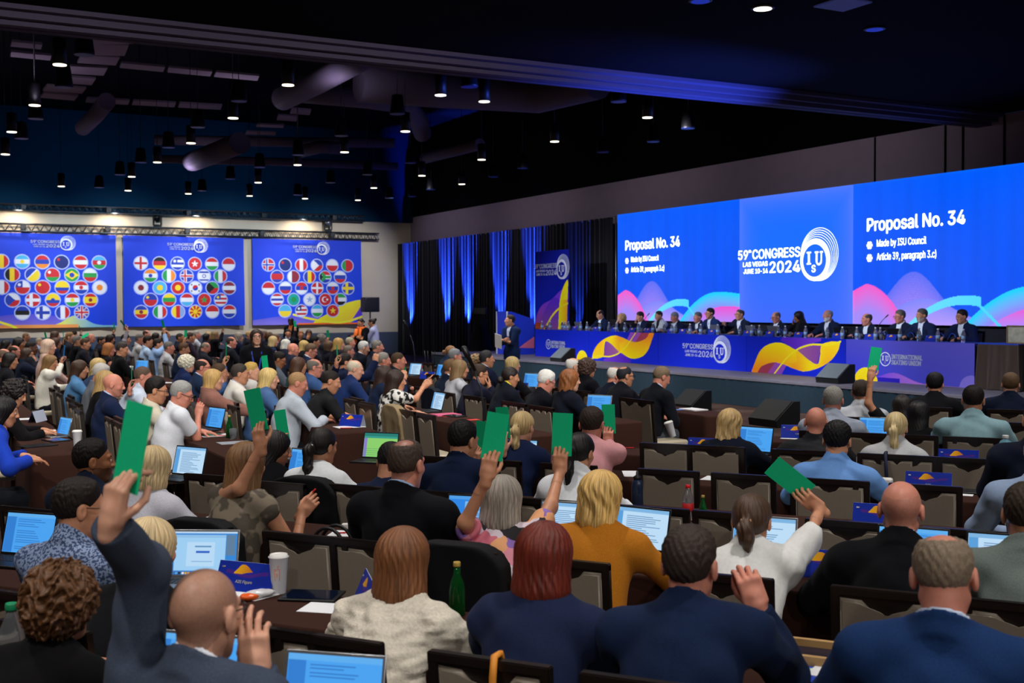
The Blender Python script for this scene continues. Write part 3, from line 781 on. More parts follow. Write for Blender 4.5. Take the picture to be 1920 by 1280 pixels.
    if s.get('lanyard'):
        b = MB()
        ring = [N + F2 @ A3(0.079 * math.sin(a), -0.082 * math.cos(a) - 0.006, 0.028 + 0.036 * math.cos(a)) for a in np.linspace(-2.3, 2.3, 19)]
        for i in range(len(ring) - 1):
            a, c = ring[i], ring[i + 1]; hgt = F2[:, 2] * 0.016
            b.quad([a - hgt * 0.2, c - hgt * 0.2, c + hgt, a + hgt]); o_ = nrm((a - N) * A3(1, 1, 0)) * 0.003
            b.quad([a - hgt * 0.2 + o_, a + hgt + o_, c + hgt + o_, c - hgt * 0.2 + o_])
        if stand:
            for sd in (-1, 1):
                b.tube([N + F2 @ A3(sd * 0.075, 0.03, 0.05), N + F2 @ A3(sd * 0.07, 0.125, -0.06), N + F2 @ A3(sd * 0.045, 0.19, -0.2), N + F2 @ A3(0.008 * sd, 0.20, -0.42)], 0.011, n=6)
        b.build('lanyard', cloth(s['lanyard'], 'silk'), rt)
    if s.get('watch') is not None:
        sd = s['watch']; q = AR[sd]; c = q['W'] - nrm(q['W'] - q['E']) * 0.02
        b = MB(); zax = nrm(q['W'] - q['E']); M4 = Matrix.Translation(Vector(c)) @ Vector(zax).to_track_quat('Z', 'Y').to_matrix().to_4x4()
        b.lathe([(0.026, -0.012), (0.0305, -0.011), (0.0305, 0.011), (0.026, 0.012)], n=20, M=M4)
        b.build('watch', mat('watch_black', '#0a0a0c', rough=0.35), rt)
    return dict(root=rt, N=Wd(N), Sh={k: Wd(v) for k, v in Sh.items()}, AR=AR, Wd=Wd, L=L, toL=toL, Hc=Hc, Rh=Rh)
# ================================================================ furniture and table things
def ordw(n): return {1: 'first', 2: 'second', 3: 'third', 4: 'fourth', 5: 'fifth', 6: 'sixth', 7: 'seventh', 8: 'eighth', 9: 'ninth', 10: 'tenth'}.get(n, '%d%s' % (n, 'th' if 10 < n % 100 < 14 else {1: 'st', 2: 'nd', 3: 'rd'}.get(n % 10, 'th')))
M_frame = mat('chair_frame', '#1a1310', rough=0.34, spec=0.5)
M_taupe = mat('chair_vinyl', '#857a6c', rough=0.34, spec=0.5, noise=0.06, scale=160, bump=0.05)
M_seat = mat('chair_seat', '#a79d87', rough=0.42, spec=0.45, noise=0.05, scale=120, bump=0.04)
M_linen = mat('table_linen', '#36201a', rough=0.92, spec=0.1, noise=0.12, scale=300, bump=0.08)
M_black = mat('black_plastic', '#0b0b0d', rough=0.45)
M_paper = mat('paper', '#d9dade', rough=0.85, spec=0.1)
M_white = mat('white_plastic', '#d6d4d0', rough=0.4)
M_green = mat('voting_card', '#12b97f', rough=0.75, spec=0.15, noise=0.03, scale=90)
M_bluecard = mat('blue_card', '#1f78c8', rough=0.75, spec=0.15)
M_silver = mat('laptop_metal', '#9a9ca0', rough=0.35, metal=0.8)
M_glass = mat('clear_plastic', '#e8f2fa', rough=0.06, trans=0.9, spec=0.5)
M_gold = mat('gold_cap', '#b79a4a', rough=0.4, metal=0.3)
M_red = mat('red_plastic', '#c41418', rough=0.4)
def chair_proto():
    rt = empty('banquet_chair')
    def yb(z): return -0.205 - 0.05 * (z - 0.44) / 0.5
    hw, zt, z0 = 0.188, 0.94, 0.40
    f = MB()
    for sx in (-1, 1):
        f.prism([(sx * hw - 0.017, z0), (sx * hw + 0.017, z0), (sx * hw + 0.017, zt - 0.004), (sx * hw - 0.017, zt - 0.004)], -0.017, 0.017)
    f.prism([(-hw - 0.017, zt - 0.034), (hw + 0.017, zt - 0.034), (hw + 0.017, zt), (-hw - 0.017, zt)], -0.018, 0.018)
    f.prism([(-hw, 0.415), (hw, 0.415), (hw, 0.445), (-hw, 0.445)], -0.013, 0.013)
    f.prism([(-hw, 0.82), (hw, 0.82), (hw, zt - 0.02), (-hw, zt - 0.02)], -0.006, 0.006)
    for v in f.bm.verts: v.co.y += yb(v.co.z)
    bmesh.ops.bevel(f.bm, geom=[e for e in f.bm.edges], offset=0.004, segments=2, affect='EDGES')
    f.build('back_frame', M_frame, rt)
    p = [(-0.170, 0.45), (0.170, 0.45), (0.170, 0.897), (0.092, 0.897)]
    for a in np.linspace(0, 1, 9)[1:-1]:
        x = 0.092 - 0.184 * a; p.append((x, 0.897 - 0.055 * min(1, 1.15 * max(0, math.sin(math.pi * a)) ** 0.9)))
    p += [(-0.092, 0.893), (-0.170, 0.897)]
    b = MB(); b.prism(p, -0.021, 0.021)
    es = [e for e in b.bm.edges if abs(e.verts[0].co.y - e.verts[1].co.y) < 1e-6]
    g = bmesh.ops.bevel(b.bm, geom=es, offset=0.012, segments=3, affect='EDGES')
    for ff in g['faces']: ff.smooth = True
    for v in b.bm.verts: v.co.y += yb(v.co.z)
    b.build('backrest', M_taupe, rt)
    b = MB(); b.box((0, 0.015, 0.445), (0.42, 0.44, 0.075), bevel=0.028, seg=3); b.build('seat', M_seat, rt)
    b = MB(); b.box((0, 0.015, 0.395), (0.40, 0.42, 0.03)); b.build('seat_frame', M_frame, rt)
    for sx in (-1, 1):
        b = MB(); b.tube([(sx * 0.19, 0.2, 0.39), (sx * 0.2, 0.22, 0.0)], 0.013, n=8); b.build('leg', M_frame, rt)
        b = MB(); b.tube([(sx * 0.19, -0.19, 0.41), (sx * 0.2, -0.27, 0.0)], 0.013, n=8); b.build('leg', M_frame, rt)
    return rt
CHAIR = chair_proto(); CHAIR_USED = [False]
def put_chair(x, y, heading, label, group='taupe banquet chairs', z=0.0):
    o = CHAIR if not CHAIR_USED[0] else copy_tree(CHAIR)
    CHAIR_USED[0] = True
    o.location = (x, y, z); o.rotation_euler = (0, 0, -heading)
    return tag(o, label, 'chair', group)
_CL = {}
def cloth_table_mesh(L, dep=0.46, zt=0.76, zb=0.03, key=''):
    k = (round(L, 2), dep, zt, zb)
    if k in _CL: return _CL[k]
    # outline with rounded corners, dense along the sides for the soft pleats
    pts = []; r = 0.03
    def seg(a, b, n):
        for i in range(n): pts.append((a[0] + (b[0] - a[0]) * i / n, a[1] + (b[1] - a[1]) * i / n))
    hx, hy = L / 2, dep / 2; n = max(16, int(L / 0.05))
    seg((-hx + r, -hy), (hx - r, -hy), n); seg((hx - r, -hy), (hx, -hy + r), 3); seg((hx, -hy + r), (hx, hy - r), 8); seg((hx, hy - r), (hx - r, hy), 3)
    seg((hx - r, hy), (-hx + r, hy), n); seg((-hx + r, hy), (-hx, hy - r), 3); seg((-hx, hy - r), (-hx, -hy + r), 8); seg((-hx, -hy + r), (-hx + r, -hy), 3)
    P = np.array(pts); nn = len(P); T = np.roll(P, -1, 0) - np.roll(P, 1, 0); Nn = np.stack([T[:, 1], -T[:, 0]], 1); Nn /= np.linalg.norm(Nn, axis=1)[:, None]
    s = np.cumsum(np.linalg.norm(np.diff(P, axis=0, append=P[:1]), axis=1))
    rings = [np.concatenate([P * 0.985, np.full((nn, 1), zt)], 1), np.concatenate([P, np.full((nn, 1), zt - 0.004)], 1)]
    for z in np.linspace(zt - 0.02, zb, 6):
        a = (zt - z) / (zt - zb); off = 0.004 + a * (0.012 + 0.010 * np.sin(s * 19 + 2 * np.sin(s * 5)))
        rings.append(np.concatenate([P + Nn * off[:, None], np.full((nn, 1), z)], 1))
    bm = bmesh.new(); vv = [[bm.verts.new(q) for q in rg] for rg in rings]
    bm.faces.new(vv[0])
    for i in range(len(vv) - 1):
        for j in range(nn):
            f = bm.faces.new((vv[i][j], vv[i + 1][j], vv[i + 1][(j + 1) % nn], vv[i][(j + 1) % nn])); f.smooth = i > 0
    bmesh.ops.recalc_face_normals(bm, faces=bm.faces)
    me = bpy.data.meshes.new('tablecloth'); bm.to_mesh(me); bm.free(); me.materials.append(M_linen)
    _CL[k] = me
    return me
TABLES = []
def put_table(c, heading, L, label, group='linen-covered conference tables', z=0.0):
    rt = empty('conference_table', (c[0], c[1], z), -heading)
    tag(rt, label, 'table', group)
    link('tablecloth', cloth_table_mesh(L), rt)
    b = MB(); b.box((0, 0, 0.735), (L - 0.03, 0.44, 0.03)); b.build('tabletop', M_black, rt)
    for sx in (-1, 1):
        b = MB(); b.tube([(sx * (L / 2 - 0.15), -0.18, 0.72), (sx * (L / 2 - 0.15), -0.18, 0.02), (sx * (L / 2 - 0.15), 0.18, 0.02), (sx * (L / 2 - 0.15), 0.18, 0.72)], 0.015, n=8); b.build('leg', M_black, rt)
    TABLES.append((np.array(c[:2]), heading, L))
    return rt
TZ = 0.7605
# ---- screens
def rect(u, v, a, b, c, d): return (u > a) & (u < b) & (v > c) & (v < d)
def pic_doc(kind, seed=0):
    r = np.random.RandomState(seed)
    def fn(u, v):
        C = np.tile(np.array(lin('#2f86d8')), (len(u), 1))
        def put(m, h): C[m] = lin(h)
        if kind == 'mac':
            put(v > 0.955, '#bcd6ee'); put(rect(u, v, 0.03, 0.83, 0.10, 0.93), '#9fd0f6'); put(rect(u, v, 0.03, 0.83, 0.86, 0.93), '#8fc0ea')
            put(rect(u, v, 0.22, 0.66, 0.2, 0.76), '#b9dcf8'); put(rect(u, v, 0.36, 0.58, 0.50, 0.545), '#2b62c4'); put(rect(u, v, 0.34, 0.6, 0.64, 0.665), '#5c8fc0')
            put(rect(u, v, 0.3, 0.62, 0.3, 0.315), '#78aad8'); put(rect(u, v, 0.3, 0.62, 0.34, 0.352), '#78aad8'); put(rect(u, v, 0.84, 0.97, 0.45, 0.93), '#5d7f9e')
            put(rect(u, v, 0.0, 1, 0, 0.075), '#3a6fa8')
            for i in range(18):
                put(rect(u, v, 0.06 + i * 0.049, 0.095 + i * 0.049, 0.015, 0.06), ['#e8e8ea', '#c23b33', '#3b9a4a', '#e0a030', '#5aa0e0', '#1c1c22'][r.randint(6)])
        elif kind == 'sheet':
            put(v > 0, '#2f9a8a'); put(v > 0.88, '#1c7c72'); put(v < 0.78, '#8bd06a'); put(rect(u, v, 0, 0.1, 0, 0.78), '#8a7ad0'); put((v < 0.78) & ((v * 12 % 1) < 0.08), '#4f9a6a')
        elif kind == 'word':
            put(v > 0.9, '#4f9fe8'); put(v < 0.9, '#2a86e6'); put(rect(u, v, 0.32, 0.74, 0.03, 0.86), '#7cbcf6')
            for i in range(20):
                y = 0.82 - i * 0.039; w = 0.3 + 0.1 * r.rand()
                if r.rand() > 0.2: put(rect(u, v, 0.36, 0.36 + w, y - 0.008, y + 0.006), '#3f7cc0')
            put(rect(u, v, 0.0, 0.07, 0.1, 0.86), '#1d5fb4'); put(v < 0.03, '#123a7c')
            for i in range(7): put(rect(u, v, 0.02, 0.05, 0.14 + i * 0.1, 0.17 + i * 0.1), '#9fd0ff')
        elif kind == 'mail':
            put(v > 0.9, '#5fb0f2'); put(v < 0.9, '#49a4f4'); put(rect(u, v, 0.0, 0.2, 0, 0.9), '#2f7fd4')
            for i in range(14):
                y = 0.85 - i * 0.058; w = 0.35 + 0.3 * r.rand(); put(rect(u, v, 0.24, 0.24 + w, y - 0.007, y + 0.007), '#2b70c0')
        elif kind == 'page':
            put(v > -1, '#bfe0fa'); put(v > 0.9, '#7fb6e4'); put(rect(u, v, 0.0, 0.14, 0, 0.9), '#5aa0dc')
            for i in range(16):
                y = 0.84 - i * 0.05; w = 0.3 + 0.35 * r.rand(); put(rect(u, v, 0.22, 0.22 + w, y - 0.009, y + 0.007), '#4a7fb4')
        else:
            put(v > -1, kind); put(rect(u, v, 0.08, 0.92, 0.08, 0.9), '#5ab0f6')
        return C
    return fn
_LT = {}
def put_laptop(p, heading, label, kind='mail', scale=1.0, body='silver', tilt=105, group='open laptops on the tables', z=None, back=False):
    """p = centre of the base; the user sits on the -Y side"""
    key = (kind, body)
    if key not in _LT:
        mb_ = M_silver if body == 'silver' else M_black
        w, d = 0.315, 0.215
        g = printed_grid('screen', w - 0.02, d - 0.022, 90, 60, pic_doc(kind, len(_LT)), attr_mat('laptop_screen', emit=0.95))
        b1 = MB(); b1.box((0, 0, 0.008), (w, d, 0.014), bevel=0.004)
        b2 = MB(); b2.box((0, 0.0, d / 2), (w, 0.007, d), bevel=0.003)
        b3 = MB()
        for i in range(5):
            for j in range(13): b3.box((-0.126 + j * 0.021, 0.075 - i * 0.021, 0.0155), (0.017, 0.017, 0.002))
        _LT[key] = (b1.mesh('base', mb_), b2.mesh('lid', mb_), g, b3.mesh('keyboard', mat('keys', '#1a1a1c' if body == 'silver' else '#26262a', rough=0.5)))
    me = _LT[key]
    rt = empty('laptop', (p[0], p[1], TZ if z is None else z), -heading); rt.scale = (scale,) * 3
    tag(rt, label, 'laptop', group)
    bs_ = link('base', me[0], rt); link('keyboard', me[3], bs_)
    ld = link('lid', me[1], rt, (0, 0.107, 0.015), (-math.radians(tilt - 90), 0, 0))
    link('screen', me[2], ld, (0, -0.0045, 0.012))
    return rt
def put_tablet(p, heading, label, on='dark', z=None, tilt=0):
    rt = empty('tablet', (p[0], p[1], TZ if z is None else z), -heading); tag(rt, label, 'tablet')
    b = MB(); b.box((0, 0, 0.006), (0.25, 0.175, 0.011), bevel=0.004); b.build('case', M_black, rt)
    c = {'dark': '#081226', 'blue': '#2f7fd8', 'grey': '#2a3038'}[on]
    b = MB(); b.box((0, 0, 0.012), (0.22, 0.15, 0.002)); b.build('screen', mat('tablet_screen_' + on, c, rough=0.08, spec=0.6, emit=0.6 if on == 'blue' else 0.0), rt)
    return rt
def ribbon_fn(u, v):
    C = np.tile(np.array(lin('#1a2f9c')), (len(u), 1))
    m = (v > 0.45) & (u > 0.15) & (u < 0.9) & (np.abs(v - 0.6 - 0.06 * np.sin(u * 9)) < 0.06); C[m] = lin('#4a2a8c')
    h = 0.60 + 0.32 * np.exp(-(np.abs(u - 0.44) / 0.11) ** 2.4) * (u < 0.44) + 0.32 * np.exp(-((u - 0.44) / 0.17) ** 2) * (u >= 0.44) - 0.10 * np.clip((u - 0.55) * 3, 0, 1)
    lo = 0.60 + 0.08 * np.sin(np.clip((u - 0.44) / 0.4, 0, 1) * 3.0) - 0.08 * np.clip((u - 0.6) * 3, 0, 1)
    m = (v < h) & (v > lo) & (u > 0.29) & (u < 0.82)
    g = np.clip((u - 0.3) / 0.4, 0, 1)[:, None]; col = (1 - g) * np.array(lin('#f2b81e')) + g * np.array(lin('#c8602a')); C[m] = col[m]
    return C
_NP = {}
def put_nameplate(p, heading, label, text, z=None, w=0.29, h=0.12, group='blue delegation name plates'):
    rt = empty('name_plate', (p[0], p[1], TZ if z is None else z), -heading); tag(rt, label, 'name plate', group)
    key = (w, h)
    if key not in _NP:
        g = printed_grid('panel', w, h, 150, 64, ribbon_fn, attr_mat('print', rough=0.3), thick=0.003)
        for v in g.vertices: v.co.y += 0.42 * v.co.z - 0.045
        b = MB(); b.prism([(-w / 2, 0.0), (w / 2, 0.0), (w / 2, h), (-w / 2, h)], 0, 0.003)
        for v in b.bm.verts: v.co.y += 0.048 - 0.34 * v.co.z
        t1 = text_mesh('small_lettering', 'ISU', h * 0.10, M_white, bold=0.001, align='CENTER', depth=0.0003)
        _NP[key] = (g, b.mesh('stand', mat('acrylic_white', '#b9c0d6', rough=0.2)), t1)
    g, st, t1 = _NP[key]
    pn = link('panel', g, rt); link('stand', st, rt)
    tilt = math.atan(0.42)
    if text:
        tm = text_mesh('lettering', text, h * 0.2, M_white, bold=0.0005, align='CENTER', depth=0.0004)
        link('lettering', tm, pn, (0, -0.045 + 0.42 * h * 0.30 - 0.002, h * 0.30), (-tilt, 0, 0))
    link('small_lettering', t1, pn, (-w * 0.41, -0.045 + 0.42 * h * 0.78 - 0.002, h * 0.78), (-tilt, 0, 0))
    return rt
def lay_paper(p, heading, label, w=0.21, d=0.297, name='paper_sheet', mt=None, cat='paper', th=0.002, z=None, group=None):
    b = MB(); b.box((0, 0, th / 2), (w, d, th))
    o = b.build(name, mt or M_paper, None, (p[0], p[1], TZ if z is None else z), (0, 0, -heading))
    return tag(o, label, cat, group)
def put_pen(p, heading, label, mt=None, z=None):
    rt = empty('pen', (p[0], p[1], (TZ if z is None else z) + 0.005), -heading); tag(rt, label, 'pen')
    b = MB(); b.tube([(0, -0.065, 0), (0, 0.05, 0)], 0.0048, n=8); b.build('barrel', mt or M_red, rt)
    b = MB(); b.tube([(0, 0.05, 0), (0, 0.07, 0)], 0.004, n=8, radii=[0.0046, 0.001]); b.build('tip', M_black, rt)
    return rt
def put_cup(p, label, h=0.15, logo=None, z=None, tilt=0, sleeve=None, heading=0, plain=False):
    rt = empty('paper_cup', (p[0], p[1], TZ if z is None else z), -heading); tag(rt, label, 'cup')
    if tilt: rt.rotation_euler = (0, tilt, -heading)
    b = MB(); b.lathe([(0.028, 0.0), (0.030, 0.003), (0.041, h * 0.9), (0.043, h * 0.91), (0.043, h * 0.925)], n=28)
    bd = b.build('cup_body', M_paper, rt)
    b = MB(); b.lathe([(0.044, h * 0.915), (0.045, h * 0.94), (0.039, h * 0.96), (0.038, h), (0.03, h * 1.005), (0.028, h * 0.985)], n=28); b.build('lid', M_white, rt)
    if logo:
        om = mat('cup_print_' + logo, logo, rough=0.6); b = MB(); z0 = h * 0.5
        def on(x, zz): r = 0.028 + 0.0135 * zz / (h * 0.9) + 0.0009; return (r * math.sin(x / r), -r * math.cos(x / r), zz)
        path = [(-0.011, z0 + 0.02), (-0.009, z0 - 0.022), (0.009, z0 - 0.022), (0.011, z0 + 0.02), (-0.011, z0 + 0.02)]
        b.tube([on(*q) for q in path], 0.0011, n=5); b.tube([on(-0.013, z0 + 0.025), on(0.013, z0 + 0.025)], 0.0014, n=5); b.tube([on(0.002, z0 + 0.025), on(0.006, z0 + 0.042)], 0.0011, n=5)
        b.tube([on(-0.003, z0 + 0.008), on(-0.003, z0 - 0.01), on(0.003, z0 - 0.005), on(0.003, z0 + 0.004), on(-0.003, z0 + 0.008)], 0.001, n=5)
        b.build('printed_mark', om, bd)
    return rt
def put_bottle(p, label, kind='green', z=None, s=1.0):
    rt = empty('bottle', (p[0], p[1], TZ if z is None else z)); rt.scale = (s,) * 3; tag(rt, label, 'bottle')
    mt, cap, lab = {'green': (mat('green_glass', '#0d5a24', rough=0.08, trans=0.6), M_gold, None), 'water': (M_glass, M_white, '#7fa0c8'), 'cola': (M_glass, M_red, '#b5161c'), 'greencap': (M_glass, mat('cap_green', '#1c8a5c', rough=0.4), None),
        'sanitizer': (mat('sanitizer_gel', '#8ccbe6', rough=0.1, trans=0.5), M_white, '#c8ccd4'), 'sport': (mat('sport_bottle', '#2a3a58', rough=0.15, trans=0.5), M_black, None)}[kind]
    prof = {'green': [(0.030, 0), (0.033, 0.006), (0.033, 0.10), (0.026, 0.135), (0.014, 0.165), (0.0125, 0.20)], 'sport': [(0.034, 0), (0.036, 0.006), (0.036, 0.12), (0.03, 0.15), (0.022, 0.165)],
            'sanitizer': [(0.034, 0), (0.038, 0.006), (0.038, 0.14), (0.03, 0.16), (0.016, 0.17), (0.016, 0.18)]}.get(kind, [(0.028, 0), (0.032, 0.006), (0.031, 0.05), (0.033, 0.1), (0.032, 0.13), (0.014, 0.175), (0.0125, 0.19)])
    b = MB(); b.lathe(prof, n=20); bd = b.build('bottle_body', mt, rt)
    zt = prof[-1][1]; rc = prof[-1][0] + 0.002
    b = MB()
    if kind == 'sport': b.lathe([(0.025, zt), (0.025, zt + 0.015), (0.009, zt + 0.025), (0.008, zt + 0.05)], n=16)
    else: b.lathe([(rc, zt - 0.004), (rc + 0.0005, zt), (rc + 0.0005, zt + 0.012), (rc - 0.001, zt + 0.015)], n=16)
    b.build('cap', cap, rt)
    if lab:
        b = MB(); r = max(x[0] for x in prof) + 0.0006; b.lathe([(r - 0.001, 0.055), (r, 0.056), (r, 0.10), (r - 0.001, 0.101)], n=20); b.build('bottle_label', mat('label_' + lab, lab, rough=0.5), bd)
    return rt
def put_glass(p, label, z=None, h=0.1, r=0.036, group=None):
    b = MB(); b.lathe([(r * 0.82, 0), (r, h), (r - 0.003, h), (r * 0.78, 0.008)], n=18)
    o = b.build('drinking_glass', M_glass, None, (p[0], p[1], TZ if z is None else z)); return tag(o, label, 'glass', group)
def put_card(c, zdir, ydir, label, mt=None, w=0.105, h=0.215):
    zdir = nrm(zdir); ydir = nrm(ydir - zdir * (ydir @ zdir)); xdir = np.cross(ydir, zdir)
    b = MB(); b.box((0, 0, 0), (w, 0.0012, h))
    o = b.build('voting_card', mt or M_green)
    M4 = Matrix.Identity(4)
    for i in range(3): M4[i][0], M4[i][1], M4[i][2], M4[i][3] = xdir[i], ydir[i], zdir[i], c[i]
    o.matrix_world = M4
    return tag(o, label, 'card', 'raised voting cards')
# ================================================================ the hall
CEIL, HIGH = 5.75, 9.2
W_WALL, T_WALL, W_LEFT, T_BACK = 19.5, 45.0, -5.0, -9.0
RZ_ST = HEAD - math.pi / 2          # things that face the audience from the stage
RZ_BW = HEAD                        # things that face back along the hall
M_floor = mat('carpet', '#4a3a34', rough=0.95, spec=0.05, noise=0.35, scale=1.3, bump=0.1)
M_wallp = mat('wall_paint_mauve', '#8a7c86', rough=0.85, spec=0.1, noise=0.03, scale=3)
M_wallc = mat('wall_paint_cream', '#b9ab98', rough=0.85, spec=0.1, noise=0.03, scale=2)
M_dark = mat('dark_paint', '#050507', rough=0.9, spec=0.05)
M_dado = mat('dado_paint', '#3c4456', rough=0.6)
M_teal = mat('upper_wall_paint', '#0c2c42', rough=0.9, spec=0.05)
M_grille = mat('ceiling_grey', '#8a7f8c', rough=0.9, spec=0.05)
M_duct = mat('duct_paint', '#5c5566', rough=0.7, spec=0.2)
def TWV(t, w, z): return Vector(TW(t, w, z))
def st_mat(t, w, z, rz): return Matrix.Translation(TWV(t, w, z)) @ Matrix.Rotation(rz, 4, 'Z')
def slab(name, t0, t1, w0, w1, z0, z1, mt, kind='structure', bevel=0.0):
    b = MB(); b.box((0, 0, 0), (abs(w1 - w0), abs(t1 - t0), z1 - z0), bevel=bevel)
    o = b.build(name, mt, None, TW((t0 + t1) / 2, (w0 + w1) / 2, (z0 + z1) / 2), (0, 0, HEAD))
    o['kind'] = kind
    return o
slab('floor', T_BACK, T_WALL, W_LEFT, W_WALL, -0.1, 0.0, M_floor)
slab('ceiling', T_BACK, 16.4, W_LEFT, W_WALL, CEIL, CEIL + 0.1, M_dark)
slab('ceiling_upper', 16.3, T_WALL, W_LEFT, W_WALL, HIGH, HIGH + 0.1, M_dark)
slab('wall_back', T_BACK - 0.1, T_BACK, W_LEFT, W_WALL, 0, CEIL, M_wallc)
slab('wall_left', T_BACK, T_WALL, W_LEFT - 0.1, W_LEFT, 0, HIGH, M_wallc)
slab('wall_stage', T_BACK, T_WALL, W_WALL, W_WALL + 0.1, 0, CEIL - 0.02, M_wallp)
slab('wall_stage_upper', 16.3, T_WALL, W_WALL - 0.02, W_WALL + 0.1, CEIL - 0.02, HIGH, M_dark)
slab('wall_banner', T_WALL, T_WALL + 0.1, W_LEFT, W_WALL, 0, 5.5, M_wallc)
slab('wall_banner_upper', T_WALL - 0.25, T_WALL + 0.1, W_LEFT, W_WALL, 5.5, HIGH, M_teal)
slab('baseboard_banner', T_WALL - 0.04, T_WALL, W_LEFT, W_WALL, 0, 0.92, M_dado)
# folding-wall joints beside the screens
for i, t in enumerate((18.9, 16.95, 16.5, 15.5, 14.85, 14.2)):
    o = slab('trim_%d' % (i + 1), t - 0.012, t + 0.012, W_WALL - 0.03, W_WALL, 0, CEIL - 0.03, M_dark)
# beam with the folding-wall track
b = MB(); L = W_WALL - W_LEFT
prof = [(-0.45, 0.30), (-0.45, 0.10), (-0.30, 0.10), (-0.30, 0.02), (-0.20, 0.02), (-0.20, 0.06), (-0.14, 0.06), (-0.14, -0.04), (0.02, -0.04), (0.02, 0.0), (0.06, 0.0), (0.06, -0.04), (0.22, -0.04), (0.22, 0.30)]
b.prism(prof, -L / 2, L / 2)
o = b.build('beam', mat('beam_paint', '#4a4258', rough=0.75, spec=0.15), None, TW(15.95, (W_WALL + W_LEFT) / 2, CEIL - 0.16), (0, 0, RZ_ST + math.pi)); o['kind'] = 'structure'
slab('ceiling_return', 16.3, 16.45, W_LEFT, W_WALL, CEIL, HIGH, M_dark)
# ---------------------------------------------------------------- ceiling things over the far part
cl_n = [0]
def cloud(px, z=7.6, label=None):
    P = [onZ(x, y, z) for x, y in px]
    c = sum(P) / 4; b = MB()
    q = [Vector(p - c) for p in P]; lo = [b.bm.verts.new(v) for v in q]; hi = [b.bm.verts.new(v + Vector((0, 0, 0.05))) for v in q]
    fs = [b.bm.faces.new(lo), b.bm.faces.new(hi[::-1])]
    for i in range(4): fs.append(b.bm.faces.new((lo[i], hi[i], hi[(i + 1) % 4], lo[(i + 1) % 4])))
    cl_n[0] += 1
    return tag(b.build('ceiling_panel', M_grille, None, c), None, 'ceiling panel', 'grey ceiling panels')
rows_ = [  # strips of lay-in panels: (left end, right end, thickness px, count)
    ((165, 62), (262, 60), 22, 1, 8), ((160, 83), (245, 85), 20, 1, 8), ((150, 103), (228, 108), 15, 1, 8), ((130, 124), (205, 128), 14, 1, 8), ((125, 144), (182, 148), 12, 1, 8), ((85, 160), (165, 166), 10, 1, 8), ((80, 174), (150, 180), 9, 1, 8),
    ((225, 118), (490, 143), 9, 3, 4), ((160, 184), (420, 198), 8, 3, 3), ((565, 158), (665, 165), 14, 2, 4), ((545, 204), (585, 207), 9, 1, 3), ((520, 216), (560, 219), 9, 1, 3), ((480, 233), (535, 235), 5, 1, 2), ((460, 247), (520, 249), 5, 1, 2), ((440, 256), (500, 259), 5, 1, 2), ((20, 78), (82, 84), 9, 1, 3), ((18, 97), (100, 105), 9, 1, 3), ((325, 260), (350, 262), 5, 1, 2)]
CL = []
for a, c, th, n, sk in rows_:
    for i in range(n):
        x0 = a[0] + (c[0] - a[0]) * (i + 0.04) / n; x1 = a[0] + (c[0] - a[0]) * (i + 0.96) / n
        y0 = a[1] + (c[1] - a[1]) * (i + 0.04) / n; y1 = a[1] + (c[1] - a[1]) * (i + 0.96) / n
        CL.append((x0, cloud([(x0, y0), (x1, y1), (x1 - sk, y1 + th), (x0 - sk, y0 + th)])))
CL.sort(key=lambda q: q[0])
for i, (x, o) in enumerate(CL): o['label'] = 'grey ceiling panel in the dark ceiling, %s from the left' % ordw(i + 1)
def duct(pts, r, label, name='air_duct'):
    b = MB(); b.tube([onZ(x, y, z) for x, y, z in pts], r, n=16)
    rt = b.build(name, M_duct); tag(rt, label, 'duct', 'ducts under the ceiling')
    P = [onZ(x, y, z) for x, y, z in pts]
    for i in range(len(P) - 1):
        k = 0
    return rt
duct([(690, 100, 7.0), (600, 150, 7.0), (530, 185, 7.0)], 0.28, 'dark round air duct running down from the beam at centre')
duct([(672, 155, 6.9), (830, 168, 6.9), (1010, 178, 6.9), (1120, 150, 6.9)], 0.42, 'wide blue-lit air duct below the beam')
duct([(560, 172, 7.2), (690, 184, 7.2), (760, 195, 7.2), (785, 225, 7.2), (792, 250, 7.0)], 0.26, 'dark air duct with an elbow, left of the blue-lit duct')
duct([(450, 268, 6.5), (400, 288, 6.5), (360, 303, 6.5)], 0.3, 'short dark air duct above the middle flag banner')
duct([(200, 190, 7.2), (180, 215, 7.2), (155, 240, 7.2)], 0.22, 'thin dark air duct at upper left of the ceiling')
duct([(290, 262, 7.4), (520, 266, 7.4), (740, 268, 7.4)], 0.16, 'long thin pipe crossing the far ceiling', 'ceiling_pipe')
duct([(300, 298, 7.0), (520, 303, 7.0), (745, 312, 7.0)], 0.14, 'long thin pipe above the far wall', 'ceiling_pipe')
duct([(795, 297, 6.4), (850, 283, 6.4), (900, 270, 6.4)], 0.16, 'blue-lit slanted pipe near the curtain side', 'ceiling_pipe')
duct([(640, 278, 7.0), (600, 275, 7.0), (560, 285, 7.0)], 0.2, 'short dark air duct at the far right ceiling')
